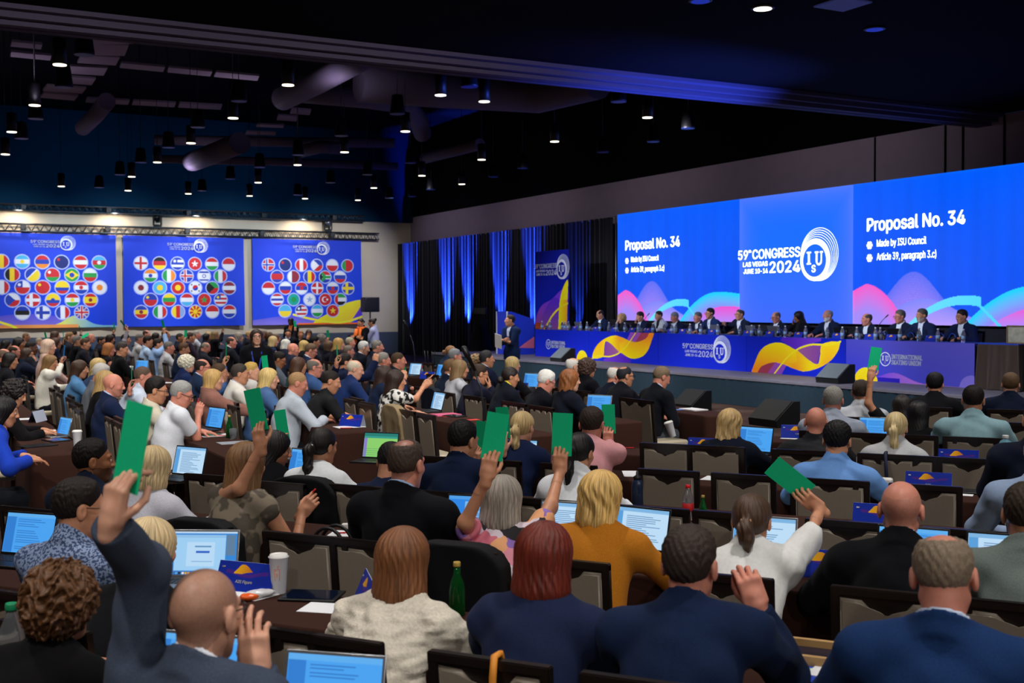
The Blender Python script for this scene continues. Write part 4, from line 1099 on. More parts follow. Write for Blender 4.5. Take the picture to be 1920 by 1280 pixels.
# ---------------------------------------------------------------- pendant lamps
M_lampk = mat('lamp_black', '#07070a', rough=0.5)
M_glow = mat('lamp_glow', '#fff2d8', emit=3.2)
M_rim = mat('lamp_dim', '#16245a', rough=0.4)
def pend_proto(lit, bell):
    rt = empty('pendant_lamp')
    r, h = (0.15, 0.36) if bell else (0.105, 0.40)
    b = MB(); b.lathe([(r, 0.0), (r, 0.02), (r * (0.72 if bell else 1.0), h), (0.03, h + 0.02)] if bell else [(r, 0.0), (r, h), (0.02, h + 0.02)], n=20); sh_ = b.build('shade', M_lampk, rt)
    b = MB(); b.lathe([(r * 0.97, -0.012), (r * 0.97, 0.004)], n=20); b.build('diffuser', M_glow if lit else M_rim, rt)
    b = MB(); b.tube([(0, 0, h + 0.01), (0, 0, HIGH - 5.8)], 0.008, n=6); b.build('cable', M_lampk, rt)
    return rt
LIT = [(112, 121), (540, 159), (437, 221), (65, 197), (908, 190), (22, 247), (10, 289), (358, 268), (760, 246), (646, 285), (1040, 265), (295, 304), (558, 309), (903, 299), (247, 331), (240, 357), (115, 349), (353, 363), (468, 367), (484, 342), (572, 372), (671, 375), (701, 352), (1214, 220), (791, 329), (866, 345), (826, 178)]
DIM = [(158, 102), (120, 163), (67, 222), (40, 259), (448, 189), (371, 238), (316, 276), (225, 327), (264, 304), (186, 351), (379, 357), (487, 313), (432, 335), (558, 365), (559, 290), (620, 342), (689, 327), (640, 254), (745, 213), (880, 162), (808, 355), (730, 371), (773, 368), (925, 331), (980, 315), (1160, 190), (1225, 265), (1290, 240), (1130, 285), (770, 305)]
_pr = {}
PEND = []
for lst, lit in ((LIT, True), (DIM, False)):
    for i, (x, y) in enumerate(lst):
        D = min(max(18.5, 18.5 + (y - 121) * 0.10), 43); P = onZ(x, y, 5.8)
        t = P @ TD
        if t > 43.5: P = onT(x, y, 43.3 - 0.5 * (i % 3))
        if P @ ND > 18.9: P = onW(x, y, 18.7)
        if (P @ TD) < 16.9: P = onT(x, y, 17.1)
        key = (lit, (not lit))
        if key not in _pr: o = _pr[key] = pend_proto(*key)
        else: o = copy_tree(_pr[key])
        o.location = tuple(P); PEND.append((x, o, lit, P))
for lit, w_ in ((True, 'lit black cylinder pendant lamp'), (False, 'unlit black bell pendant lamp')):
    q = sorted([p for p in PEND if p[2] == lit], key=lambda p: p[0])
    for i, p in enumerate(q): tag(p[1], '%s, %s from the left' % (w_, ordw(i + 1)), 'pendant lamp', w_ + 's')
# recessed lights of the near ceiling
def recessed(P, lit, label):
    rt = empty('downlight', P); tag(rt, label, 'ceiling light', 'downlights of the near ceiling')
    b = MB(); b.lathe([(0.13, -0.012), (0.15, -0.006), (0.15, 0.0)], n=24); b.build('trim_ring', M_lampk, rt)
    b = MB(); b.lathe([(0.115, -0.016), (0.115, -0.01)], n=24); b.build('diffuser', M_glow if lit else mat('lamp_blue', '#1f39c8', emit=0.5), rt)
for (x, y, l, lab) in ((1430, 15, 1, 'white round downlight in the black ceiling at top right'), (1640, 54, 0, 'blue round downlight in the black ceiling at top right'), (1313, 1, 0, 'blue round downlight at the top edge of the picture')):
    recessed(onZ(x, y, CEIL - 0.005), l, lab)
b = MB(); b.box((0, 0, 0), (0.5, 0.5, 0.02)); tag(b.build('ceiling_vent', mat('vent_blue_reflection', '#5a68c8', rough=0.5), None, onZ(1580, 8, CEIL - 0.012), (0, 0, HEAD)), 'square blue-lit vent plate in the black ceiling', 'vent')  # blue reflected light put into the plate's own colour
NEAR_SPOTS = [(t, w) for t in (-1.5, 2.5, 6.5, 10.5) for w in (0.5, 4.0, 7.5)]
for i, (t, w) in enumerate(NEAR_SPOTS):
    if depth_of(TW(t, w, CEIL)) > 2: pass
# ---------------------------------------------------------------- stage
DECK = 0.565
stg = empty('stage_platform', TW(15, 17.1, 0), RZ_ST); tag(stg, 'low stage platform with dark skirt along the right wall', 'stage')
b = MB(); b.box((0, 0, DECK - 0.03), (34.8, 4.76, 0.06), bevel=0.01); b.build('deck', mat('stage_deck', '#6a6670', rough=0.55, spec=0.4, noise=0.1, scale=6), stg)
n = 420; xs = np.linspace(-17.4, 17.4, n); V = []; F = []
for j, z in enumerate((DECK - 0.06, DECK * 0.5, 0.005)):
    V.append(np.stack([xs, -2.36 - 0.012 * np.sin(xs * 31 + 2 * np.sin(xs * 3)) - 0.01 * j, np.full(n, z)], 1))
V = np.concatenate(V)
for j in range(2):
    i = np.arange(n - 1) + j * n; F.append(np.stack([i, i + n, i + n + 1, i + 1], 1))
link('skirt', np_mesh('skirt', V, np.concatenate(F), [mat('stage_skirt', '#0f2834', rough=0.85, noise=0.1, scale=20)]), stg)
b = MB(); b.box((-17.4, 0, DECK * 0.5 - 0.03), (0.03, 4.7, DECK - 0.07)); b.box((17.4, 0, DECK * 0.5 - 0.03), (0.03, 4.7, DECK - 0.07)); b.build('end_skirt', mat('stage_skirt', '#0f2834'), stg)
# drapes behind the stage
def drape(t0, t1, w, z0, z1, label):
    L = abs(t1 - t0); n = int(L / 0.025); s = np.linspace(-L / 2, L / 2, n); r = np.random.RandomState(int(t0 * 10))
    y = 0.055 * np.sin(s * 22 + 2.2 * np.sin(s * 3.1 + r.rand() * 6)) + 0.03 * np.sin(s * 47 + r.rand() * 6)
    V = np.concatenate([np.stack([s, y * (0.6 + 0.4 * k), np.full(n, z)], 1) for k, z in ((0, z1), (0.5, (z0 + z1) / 2), (1, z0))])
    F = np.concatenate([np.stack([np.arange(n - 1) + j * n, np.arange(n - 1) + (j + 1) * n, np.arange(1, n) + (j + 1) * n, np.arange(1, n) + j * n], 1) for j in range(2)])
    rt = empty('stage_drape', TW((t0 + t1) / 2, w, 0), RZ_ST); tag(rt, label, 'curtain', 'black stage drapes')
    link('fabric', np_mesh('fabric', V, F, [mat('drape_black', '#101018', rough=0.8, spec=0.2, sheen=0.3)]), rt)
    b = MB(); b.tube([(-L / 2, 0.05, z1 - 0.02), (L / 2, 0.05, z1 - 0.02)], 0.025, n=8); b.build('rail', M_silver, rt)
    b = MB(); b.tube([(L / 2, 0.09, z0), (L / 2, 0.09, z1 + 0.04)], 0.02, n=8); b.build('pole', M_silver, rt)
    return rt
dr = [46.6 - 0.0, 42.6, 38.9, 35.6, 32.4, 29.2]
dl = ['leftmost black drape beside the far corner', 'second black drape from the far corner', 'third black drape from the far corner, behind the lectern', 'fourth black drape, behind the tall standee', 'black drape right next to the left screen']
dr = [44.9, 42.0, 38.7, 35.4, 32.2, 28.6]
for i in range(5): drape(dr[i], dr[i + 1], 18.9, 0.02 if dr[i] > 32.5 else DECK, 4.6, dl[i])
b = MB(); b.box((0, 0, 0.5), (17.6, 0.03, 1.02)); tag(b.build('drape_border', mat('drape_black', '#101018'), None, TW(19.9, 18.85, DECK), (0, 0, RZ_ST)), 'low black drape under the three screens', 'curtain')
# ---------------------------------------------------------------- artwork helpers
def pip(u, v, poly):
    c = np.zeros(len(u), bool); P = np.asarray(poly, float); j = len(P) - 1
    for i in range(len(P)):
        xi, yi = P[i]; xj, yj = P[j]
        if yi != yj: c ^= ((yi > v) != (yj > v)) & (u < (xj - xi) * (v - yi) / (yj - yi) + xi)
        j = i
    return c
def spl(pts, n=8, closed=False):
    P = np.asarray(pts, float); out = []; m = len(P)
    for i in range(m if closed else m - 1):
        p0, p1, p2, p3 = (P[(i - 1) % m], P[i], P[(i + 1) % m], P[(i + 2) % m]) if closed else (P[max(0, i - 1)], P[i], P[i + 1], P[min(m - 1, i + 2)])
        for t in np.linspace(0, 1, n, endpoint=False):
            out.append(0.5 * ((2 * p1) + (-p0 + p2) * t + (2 * p0 - 5 * p1 + 4 * p2 - p3) * t ** 2 + (-p0 + 3 * p1 - 3 * p2 + p3) * t ** 3))
    if not closed: out.append(P[-1])
    return np.array(out)
def near_line(u, v, pts, asp):
    d = np.full(len(u), 9.0); p = np.stack([u * asp, v], 1)
    for a, b_ in zip(pts[:-1], pts[1:]):
        a = np.array([a[0] * asp, a[1]]); b_ = np.array([b_[0] * asp, b_[1]]); ba = b_ - a
        t = np.clip(((p - a) @ ba) / max(1e-9, ba @ ba), 0, 1); d = np.minimum(d, np.sqrt(((p - a - t[:, None] * ba) ** 2).sum(1)))
    return d
def mixc(C, m, a, b=None, g=None):
    a = np.array(lin(a)); col = a[None] if b is None else (1 - np.clip(g, 0, 1))[:, None] * a + np.clip(g, 0, 1)[:, None] * np.array(lin(b))
    C[m] = np.broadcast_to(col, C.shape)[m]
def join_mesh(name, items, mt):
    """items: (mesh, Matrix)"""
    bm = bmesh.new()
    for me, M4 in items:
        k = len(bm.verts); bm.from_mesh(me); bm.verts.ensure_lookup_table()
        for v in bm.verts[k:]: v.co = M4 @ v.co
    out = bpy.data.meshes.new(name); bm.to_mesh(out); bm.free(); out.materials.append(mt)
    return out
def Tz(x, z, s=1.0, y=0.0): return Matrix.Translation((x, y, z)) @ Matrix.Diagonal((s, 1, s, 1))
def isu_mesh(r, mt, fine=True):
    """letters I S U inside a disc of radius r, local XZ"""
    b = MB(); y0, y1 = -0.004, 0.0
    def R(x0, x1, z0, z1): b.prism([(x0 * r, z0 * r), (x1 * r, z0 * r), (x1 * r, z1 * r), (x0 * r, z1 * r)], y0, y1)
    R(-0.54, -0.38, -0.20, 0.50); R(-0.64, -0.28, 0.43, 0.52); R(-0.64, -0.28, -0.22, -0.13)
    R(0.10, 0.24, -0.02, 0.50); R(0.02, 0.32, 0.42, 0.52); R(0.50, 0.60, -0.02, 0.50); R(0.43, 0.67, 0.42, 0.52)
    for a in np.linspace(math.pi, 2 * math.pi, 13)[:-1]:
        a2 = a + math.pi / 12
        def q(an, rr, ww): return ((0.35 + rr * math.cos(an)) * r, (-0.02 + ww * math.sin(an)) * r)
        b.prism([q(a, 0.25, 0.27), q(a2, 0.25, 0.27), q(a2, 0.13, 0.15), q(a, 0.13, 0.15)], y0, y1)
    me = b.mesh('isu', mt)
    s = text_mesh('s', 'S', 0.78 * r, mt, bold=0.02 * r, align='CENTER', depth=0.002)
    return [(me, Matrix.Identity(4)), (s, Tz(-0.08 * r, -0.66 * r))]
def ring_mesh(r, r2, mt, n=48, dx=0.0, dz=0.0):
    b = MB()
    A = [b.bm.verts.new((r * math.cos(a) + dx, -0.003, r * math.sin(a) + dz)) for a in np.linspace(0, 2 * math.pi, n, endpoint=False)]
    B = [b.bm.verts.new((r2 * math.cos(a), -0.003, r2 * math.sin(a))) for a in np.linspace(0, 2 * math.pi, n, endpoint=False)]
    for i in range(n): b.bm.faces.new((A[i], A[(i + 1) % n], B[(i + 1) % n], B[i]))
    return b.mesh('ring', mt)
def congress_logo(hgt, mt, parent, x, z, y=-0.004):
    """hgt = overall height of the round emblem"""
    r = hgt * 0.40; I4 = Matrix.Identity(4)
    em = isu_mesh(r * 0.96, mt)
    em.append((ring_mesh(r * 1.0, r * 0.90, mt), I4))
    for k in range(7):
        f = k / 6.0; em.append((ring_mesh(r * (1.10 + 0.06 * k), r * (1.10 + 0.06 * k) * 0.975 - 0.0015, mt), Tz(r * 0.06 * k, r * 0.055 * k, 1 - 0.0 * f)))
    em.append((ring_mesh(r * 1.16, r * 1.02, mt, dx=r * 0.03, dz=r * 0.03), I4))
    ei = link('emblem', join_mesh('emblem', em, mt), parent, (x, y, z))
    tx = -r * 1.14; k = hgt
    def t(st, w, h, x1, z0):
        me = text_mesh('t', st, 1.0, mt, bold=0.018, depth=0.002)
        xs = [v.co.x for v in me.vertices]; zs = [v.co.z for v in me.vertices]
        sx, sz = w / (max(xs) - min(xs)), h / (max(zs) - min(zs))
        return (me, Matrix.Translation((x1 - w - min(xs) * sx, 0, z0 - min(zs) * sz)) @ Matrix.Diagonal((sx, 1, sz, 1)))
    wc = 1.62 * k; w2 = 1.02 * k
    L_ = [t('CONGRESS', wc, 0.23 * k, tx, 0.10 * k), t('59', 0.36 * k, 0.23 * k, tx - wc - 0.16 * k, 0.10 * k), t('th', 0.10 * k, 0.07 * k, tx - wc - 0.04 * k, 0.26 * k),
          t('2024', w2, 0.27 * k, tx, -0.24 * k), t('LAS VEGAS', 0.88 * k, 0.115 * k, tx - w2 - 0.06 * k, -0.07 * k), t('JUNE 10-14', 0.86 * k, 0.115 * k, tx - w2 - 0.06 * k, -0.235 * k)]
    for q in L_: link('lettering', join_mesh('lettering', [q], mt), parent, (x, y, z))
def union_logo(hgt, mt, parent, x, z, y=-0.004):
    r = hgt * 0.5; em = isu_mesh(r * 0.92, mt); em.append((ring_mesh(r, r * 0.87, mt), Matrix.Identity(4)))
    link('emblem', join_mesh('emblem', em, mt), parent, (x, y, z))
    def t(st, w, h, x0, z0):
        me = text_mesh('t', st, 1.0, mt, bold=0.025, depth=0.002)
        xs = [v.co.x for v in me.vertices]; zs = [v.co.z for v in me.vertices]
        sx, sz = w / (max(xs) - min(xs)), h / (max(zs) - min(zs))
        return (me, Matrix.Translation((x0 - min(xs) * sx, 0, z0 - min(zs) * sz)) @ Matrix.Diagonal((sx, 1, sz, 1)))
    for q in (t('INTERNATIONAL', 2.75 * hgt, 0.34 * hgt, r * 1.12, 0.03 * hgt), t('SKATING UNION', 2.62 * hgt, 0.34 * hgt, r * 1.12, -0.36 * hgt)):
        link('lettering', join_mesh('lettering', [q], mt), parent, (x, y, z))
# ---------------------------------------------------------------- LED screens
M_led_white = mat('led_white', '#eaf2ff', emit=1.25)
def waves(u, v, asp=1.78):
    g = v[:, None]
    C = (1 - g) * np.array(lin('#0850f2')) + g * np.array(lin('#005cff'))
    C = C * (1 + 0.05 * np.sin(u * 60) * np.sin(u * 23 + 1))[:, None]
    def hump(c, w, h): return h * np.exp(-((u - c) / w) ** 2)
    h2 = np.maximum(hump(0.31, 0.17, 0.36), 0.0)
    m = v < h2; mixc(C, m, '#5a6cf6', '#b48cf8', (1 - v / np.maximum(h2, 1e-3)) * 0.9)
    ln = m & ((v / np.maximum(h2, 1e-3) * 22 % 1) < 0.22) & (v > 0.16); C[ln] *= 1.18
    h3 = hump(0.36, 0.20, 0.18); m = v < h3; mixc(C, m, '#7f86fb', '#b79cfb', 1 - v / np.maximum(h3, 1e-3))
    h1 = np.where(u < 0.07, 0.285 - (0.07 - u) * 0.7, 0.285 - 6.2 * np.maximum(0, u - 0.07) ** 2 - 0.10 * np.maximum(0, u - 0.07))
    m = v < h1; e = np.clip((h1 - v) / 0.22, 0, 1); mixc(C, m, '#f75ccd', '#a58cfa', e * 1.2)
    arc = 0.165 - 2.6 * (u - 0.55) ** 2
    m = (np.abs(v - arc) < 0.02 + 0.012 * np.clip((u - 0.25) * 3, 0, 1)) & (u > 0.27) & (u < 0.62)
    h4 = np.where(u < 0.84, 0.25 - 2.9 * (0.84 - u) ** 2 , 0.25 - 0.75 * (u - 0.84) ** 2)
    mm = v < h4; e = np.clip((h4 - v) / 0.15, 0, 1); mixc(C, mm, '#1fd0ff', '#8f8cfb', e * 1.3 - 0.15)
    h5 = np.where(u < 0.9, 0.13 - 2.2 * (0.9 - u) ** 2, 0.13 - 0.8 * (u - 0.9) ** 2)
    m5 = v < h5; e = np.clip(v / 0.13, 0, 1); mixc(C, m5, '#b48afb', '#f04fd0', e)
    m6 = (np.abs(v - (0.15 - 1.9 * np.maximum(0, u - 0.6) ** 1.0 * 0.8)) < 0.012) & (u > 0.6) & (u < 0.72)
    mixc(C, m | m6, '#6fe2ff', '#38d4ff', u * 2 - 0.6)
    edge = (np.minimum(np.minimum(u, 1 - u) * asp, 1 - v) < 0.012); C[edge] *= 1.15
    return C
def centre_pic(u, v):
    d = np.minimum(np.minimum(u, 1 - u) * 1.25, 1 - v); g = np.exp(-d / 0.10)[:, None]; gv = np.clip((0.55 - v) / 0.55, 0, 1)[:, None]
    C = np.array(lin('#086cff')) * np.ones((len(u), 1)); C = C * (1 - gv * 0.75) + np.array(lin('#4668fb')) * gv * 0.75
    return C * (1 - g * 0.5) + np.array(lin('#6a84ff')) * g * 0.5
SC_W = 19.0 - 0.3
def screen(t_mid, w, fn, nx, ny, label):
    rt = empty('led_screen', TW(t_mid, SC_W, SCR_Z), RZ_ST); tag(rt, label, 'screen', 'led screens behind the stage')
    pn = link('picture', printed_grid('picture', w, SCR_H, nx, ny, fn, attr_mat('led_picture', emit=1.0)), rt)
    b = MB(); b.box((0, 0.06, SCR_H / 2), (w, 0.1, SCR_H)); b.build('cabinet', M_black, rt)
    return rt, pn
SCR_Z = 2.0 - 0.0237 * SC_W; SCR_H = 0.1637 * SC_W
tA, tB, tC = 1.5013 * SC_W, 1.2088 * SC_W, 1.0034 * SC_W; sw = tA - tB
def slide(rt, pn, w):
    H = SCR_H
    def t(st, wd, h, x0, z0, bold):
        me = text_mesh('t', st, 1.0, M_led_white, bold=bold, depth=0.002)
        xs = [v.co.x for v in me.vertices]; zs = [v.co.z for v in me.vertices]
        sx, sz = wd / (max(xs) - min(xs)), h / (max(zs) - min(zs))
        return (me, Matrix.Translation((x0 - min(xs) * sx, 0, z0 - min(zs) * sz)) @ Matrix.Diagonal((sx, 1, sz, 1)))
    L_ = [t('Proposal No. 34', 0.475 * w, 0.118 * H, -w / 2 + 0.075 * w, H * 0.63, 0.022), t('Made by ISU Council', 0.245 * w, 0.064 * H, -w / 2 + 0.128 * w, H * 0.53, 0.006),
          t('Article 39, paragraph 3.c)', 0.292 * w, 0.066 * H, -w / 2 + 0.128 * w, H * 0.435, 0.006)]
    for z in (0.557, 0.467):
        b = MB()
        for k in range(3):
            a = k * math.pi / 3; b.prism([((0.028 * math.cos(a) - 0.009 * math.sin(a)) * H, (0.028 * math.sin(a) + 0.009 * math.cos(a)) * H), ((0.028 * math.cos(a) + 0.009 * math.sin(a)) * H, (0.028 * math.sin(a) - 0.009 * math.cos(a)) * H), ((-0.028 * math.cos(a) + 0.009 * math.sin(a)) * H, (-0.028 * math.sin(a) - 0.009 * math.cos(a)) * H), ((-0.028 * math.cos(a) - 0.009 * math.sin(a)) * H, (-0.028 * math.sin(a) + 0.009 * math.cos(a)) * H)], -0.002 - 0.001 * k, 0.0)
        link('bullet', join_mesh('bullet', [(b.mesh('t', M_led_white), Tz(-w / 2 + 0.09 * w, H * z))], M_led_white), pn, (0, -0.006, 0))
    for q in L_: link('lettering', join_mesh('lettering', [q], M_led_white), pn, (0, -0.006, 0))
rt, pn = screen((tA + tB) / 2, sw, waves, 360, 200, 'left LED screen showing Proposal No. 34 in small text'); slide(rt, pn, sw)
rt, pn = screen((tB + tC) / 2, tB - tC, centre_pic, 120, 100, 'centre LED screen with the white congress logo')
congress_logo(SCR_H * 0.34, M_led_white, pn, (tB - tC) * 0.19, SCR_H * 0.47, -0.006)
rt, pn = screen(tC - sw / 2, sw, waves, 360, 200, 'right LED screen showing Proposal No. 34 in large text'); slide(rt, pn, sw)
# ---------------------------------------------------------------- dais tables
M_print = attr_mat('print_cloth', rough=0.75, spec=0.1)
BLUE1, BLUE2 = '#1428c8', '#0a1ea6'
def base_blue(u, v, a=BLUE1, b=BLUE2):
    g = v[:, None]; return (1 - g) * np.array(lin(a)) + g * np.array(lin(b))
def art_ribbon(mirror):
    def fn(u, v):
        C = base_blue(u, v)
        u = u if not mirror else 1 - u
        vv = v if not mirror else 1 - v
        X = lambda p: [((x - 988) / 887.0, 1 - (y - (400 + 0.02 * (x - 988))) / 425.0) for x, y in p]
        pur = spl(X([(1500, 520), (1545, 400), (1700, 400), (1900, 400), (1808, 440), (1760, 640), (1590, 775), (1440, 700)]), 4, True)
        mixc(C, pip(u, vv, X([(1490, 530), (1550, 390), (1720, 390), (1600, 540)])), '#8a46b8', '#a8527c', (u - 0.6) * 3)
        mixc(C, pip(u, vv, X([(1600, 540), (1690, 390), (1830, 390), (1700, 560)])), '#9c3a50')
        mixc(C, pip(u, vv, X([(1185, 760), (1225, 540), (1300, 590), (1410, 690), (1300, 760)])), '#7a3a94', '#9a5a8c', (u - 0.2) * 4)
        mixc(C, pip(u, vv, X([(1190, 800), (1290, 765), (1410, 690), (1550, 800), (1520, 860), (1190, 860)])), '#6a34bc', '#5324b4', (u - 0.3) * 4)
        L_ = np.concatenate([spl(X([(1030, 800), (1050, 700), (1110, 590), (1210, 505), (1330, 458), (1430, 482), (1510, 522)]), 8), spl(X([(1470, 720), (1400, 690), (1300, 590), (1222, 545), (1200, 640), (1185, 760), (1100, 800)]), 6)])
        mixc(C, pip(u, vv, L_), '#f6d613', '#f39a1c', np.abs(np.sin(u * 9.0 + 0.3)) ** 2 * (vv * 1.2))
        R_ = np.concatenate([spl(X([(1510, 522), (1620, 542), (1730, 490), (1780, 400), (1830, 400), (1800, 520), (1750, 660), (1680, 740), (1580, 775), (1500, 752), (1410, 690)]), 8), X([(1400, 560)])])
        mixc(C, pip(u, vv, R_), '#f5d70f', '#f58a1c', np.clip((vv - 0.25) * 1.3 + (u - 0.62) * 0.6, 0, 1))
        ln = spl(X([(1030, 800), (1120, 760), (1250, 762), (1340, 735), (1410, 690), (1500, 590), (1615, 400)]), 8)
        mixc(C, near_line(u, vv, ln, 3.9) < 0.024, '#f2dc22')
        return C
    return fn
def art_union(led_tint):
    def fn(u, v):
        C = base_blue(u, v) if not led_tint else base_blue(u, v, '#3038c8', '#4a48b4')  # right-end panel carries the violet LED light in its print colours
        if led_tint: g = np.clip(u, 0, 1)[:, None] * 0.55; C = C * (1 - g) + np.array(lin('#6a62c8')) * g
        c0 = 0.22 if led_tint else 0.86
        d = np.sqrt(((u - (0.17 if led_tint else 0.885)) * 3.9) ** 2 + (v + 0.08) ** 2); rad = 0.40
        pm = v < 0.23 * np.exp(-((u - (0.40 if led_tint else 0.62)) / 0.15) ** 2); mixc(C, pm, '#7a4ad2', '#c07ad8', (u - 0.3) * 3)
        mixc(C, (v < 0.10) & (np.abs(u - (0.36 if led_tint else 0.71)) < 0.09), '#2a1fae')
        mixc(C, d < rad, '#f4cf14', '#f2dc1c', v * 4)
        if led_tint: mixc(C, (np.sqrt(((u - 0.98) * 3.9) ** 2 + (v + 0.06) ** 2) < 0.34), '#8a7ae0')
        return C
    return fn
SE = [28.336, 25.484, 22.40, 19.19, 16.30, 13.328]
fns = [art_union(False), art_ribbon(False), lambda u, v: base_blue(u, v), art_ribbon(True), art_union(True)]
labs = ['stage table section with union logo at the left end', 'stage table section with orange ribbon, left one', 'middle stage table section with the congress logo', 'stage table section with orange ribbon, right one', 'stage table section with union logo at the right end']
M_ink = mat('print_white', '#dfe4f4', rough=0.7)
DT = 0.76
for i in range(5):
    w = SE[i] - SE[i + 1]
    rt = empty('stage_table', TW((SE[i] + SE[i + 1]) / 2, 16.07, DECK), RZ_ST); tag(rt, labs[i], 'table', 'printed stage tables')
    pn = link('front_panel', printed_grid('front_panel', w - 0.012, DT, 300, 84, fns[i], M_print, thick=0.02), rt)
    b = MB(); b.box((0, 0.32, DT - 0.02), (w, 0.62, 0.03)); b.build('tabletop', mat('stage_tabletop', '#1b2a8c', rough=0.6), rt)
    for sx in (-1, 1):
        b = MB(); b.box((sx * (w / 2 - 0.03), 0.33, DT / 2 - 0.02), (0.03, 0.55, DT - 0.05)); b.build('leg', M_black, rt)
    if i == 0: union_logo(0.27, M_ink, pn, -w / 2 + 0.27 * w, DT * 0.47)
    if i == 2: congress_logo(0.52, M_ink, pn, w * 0.22, DT * 0.5)
    if i == 4: union_logo(0.26, M_ink, pn, -w / 2 + 0.335 * w, DT * 0.55)
ST_TOP = DECK + DT
# side table with dark gathered skirt and framed picture
rt = empty('side_table', TW(12.85, 16.35, DECK), RZ_ST); tag(rt, 'small side table with dark gathered skirt at stage end', 'table')
b = MB(); b.box((0, 0, 0.755), (0.78, 0.62, 0.02)); b.build('tabletop', mat('blue_cloth', '#1a3fb0', rough=0.7), rt)
n = 160; a = np.linspace(0, 1, n); per = 2 * (0.78 + 0.62) * a
def rectp(s):
    s = s % 2.8; s = np.atleast_1d(s); o = []
    for q in s:
        if q < 0.78: o.append((-0.39 + q, -0.31))
        elif q < 1.40: o.append((0.39, -0.31 + q - 0.78))
        elif q < 2.18: o.append((0.39 - (q - 1.40), 0.31))
        else: o.append((-0.39, 0.31 - (q - 2.18)))
    return np.array(o)
P = rectp(per); Nn = P / np.linalg.norm(P, axis=1)[:, None]
V = np.concatenate([np.concatenate([P + Nn * (0.01 + (0.75 - z) * 0.05 * (1 + np.sin(per * 26))[:, None]), np.full((n, 1), z)], 1) for z in (0.75, 0.4, 0.01)])
F = np.concatenate([np.stack([np.arange(n - 1) + j * n, np.arange(n - 1) + (j + 1) * n, np.arange(1, n) + (j + 1) * n, np.arange(1, n) + j * n], 1) for j in range(2)])
link('table_skirt', np_mesh('table_skirt', V, F, [mat('skirt_bronze', '#3a2a20', rough=0.4, sheen=0.4)]), rt)
rt = empty('framed_picture', TW(12.72, 16.35, DECK + 0.766), RZ_ST); tag(rt, 'framed grey picture standing on the side table', 'picture')
b = MB()
for c, d in (((0, 0, 0.29), (0.4, 0.03, 0.02)), ((0, 0, 0.01), (0.4, 0.03, 0.02)), ((-0.19, 0, 0.15), (0.02, 0.03, 0.3)), ((0.19, 0, 0.15), (0.02, 0.03, 0.3))): b.box(c, d)
b.build('frame', mat('frame_bronze', '#8a7458', rough=0.4, metal=0.3), rt)
b = MB(); b.box((0, 0.004, 0.15), (0.36, 0.008, 0.26)); b.build('photo', mat('photo_grey', '#a7a390', rough=0.4, noise=0.25, scale=9), rt)
# wedge monitors on the deck edge
def wedge(t, w, z, s, label, name='stage_monitor'):
    rt = empty(name, TW(t, w, z), RZ_ST + math.pi); tag(rt, label, 'speaker', 'stage monitors')
    p = [(-0.22 * s, 0), (0.2 * s, 0), (0.22 * s, 0.10 * s), (-0.10 * s, 0.36 * s), (-0.22 * s, 0.36 * s)]
    b = MB(); b.prism(p, -0.3 * s, 0.3 * s, Matrix.Rotation(math.pi / 2, 4, 'Z')); b.build('cabinet', mat('monitor_black', '#08090b', rough=0.7), rt)
    b = MB(); b.prism([(0.221 * s, 0.105 * s), (0.231 * s, 0.11 * s), (-0.09 * s, 0.368 * s), (-0.1 * s, 0.36 * s)], -0.28 * s, 0.28 * s, Matrix.Rotation(math.pi / 2, 4, 'Z')); b.build('grille', mat('grille_grey', '#5a6268', rough=0.6) if name == 'stage_monitor' else mat('monitor_black', '#08090b'), rt)
    return rt
wedge(25.2, 15.1, DECK, 0.95, 'black wedge monitor before the left union logo')
wedge(15.6, 15.12, DECK, 0.95, 'black wedge monitor before the right orange ribbon')
for t, w, s, lab in ((17.6, 13.4, 1.05, 'dark wedge monitor on the floor, left of the pair'), (14.6, 12.8, 1.15, 'dark wedge monitor on the floor, right of the pair')):
    wedge(t, w, 0, s, lab, 'floor_monitor')
# lectern
rt = empty('lectern', TW(29.9, 16.3, DECK), RZ_ST - 0.15); tag(rt, 'blue printed lectern behind the standing presenter', 'lectern')
b = MB(); b.prism([(-0.42, 0.0), (0.42, 0.0), (0.42, 0.98), (0.32, 1.06), (-0.30, 1.26), (-0.42, 1.26)], -0.45, 0.45, Matrix.Rotation(math.pi / 2, 4, 'Z') @ Matrix.Diagonal((1, 1, 1, 1)))
b.build('body', mat('lectern_blue', '#1436d0', rough=0.5), rt)
b = MB(); b.box((-0.455, -0.425, 0.63), (0.04, 0.04, 1.26)); b.box((0.455, -0.425, 0.63), (0.04, 0.04, 1.26)); b.build('edge_strip', M_white, rt)
b = MB(); b.tube([(0.1, 0.1, 1.15), (0.1, 0.0, 1.42), (0.08, -0.04, 1.5)], 0.008, n=6); b.build('microphone', M_black, rt)
b = MB(); b.prism([(-0.42, 0.18), (0.05, 0.2), (-0.15, 0.35), (-0.42, 0.52)], 0.451, 0.454, Matrix.Rotation(math.pi / 2, 4, 'Z') @ Matrix.Rotation(math.pi, 4, 'Z')); b.build('printed_wave', mat('print_pink', '#d86a8a', rough=0.6), rt)
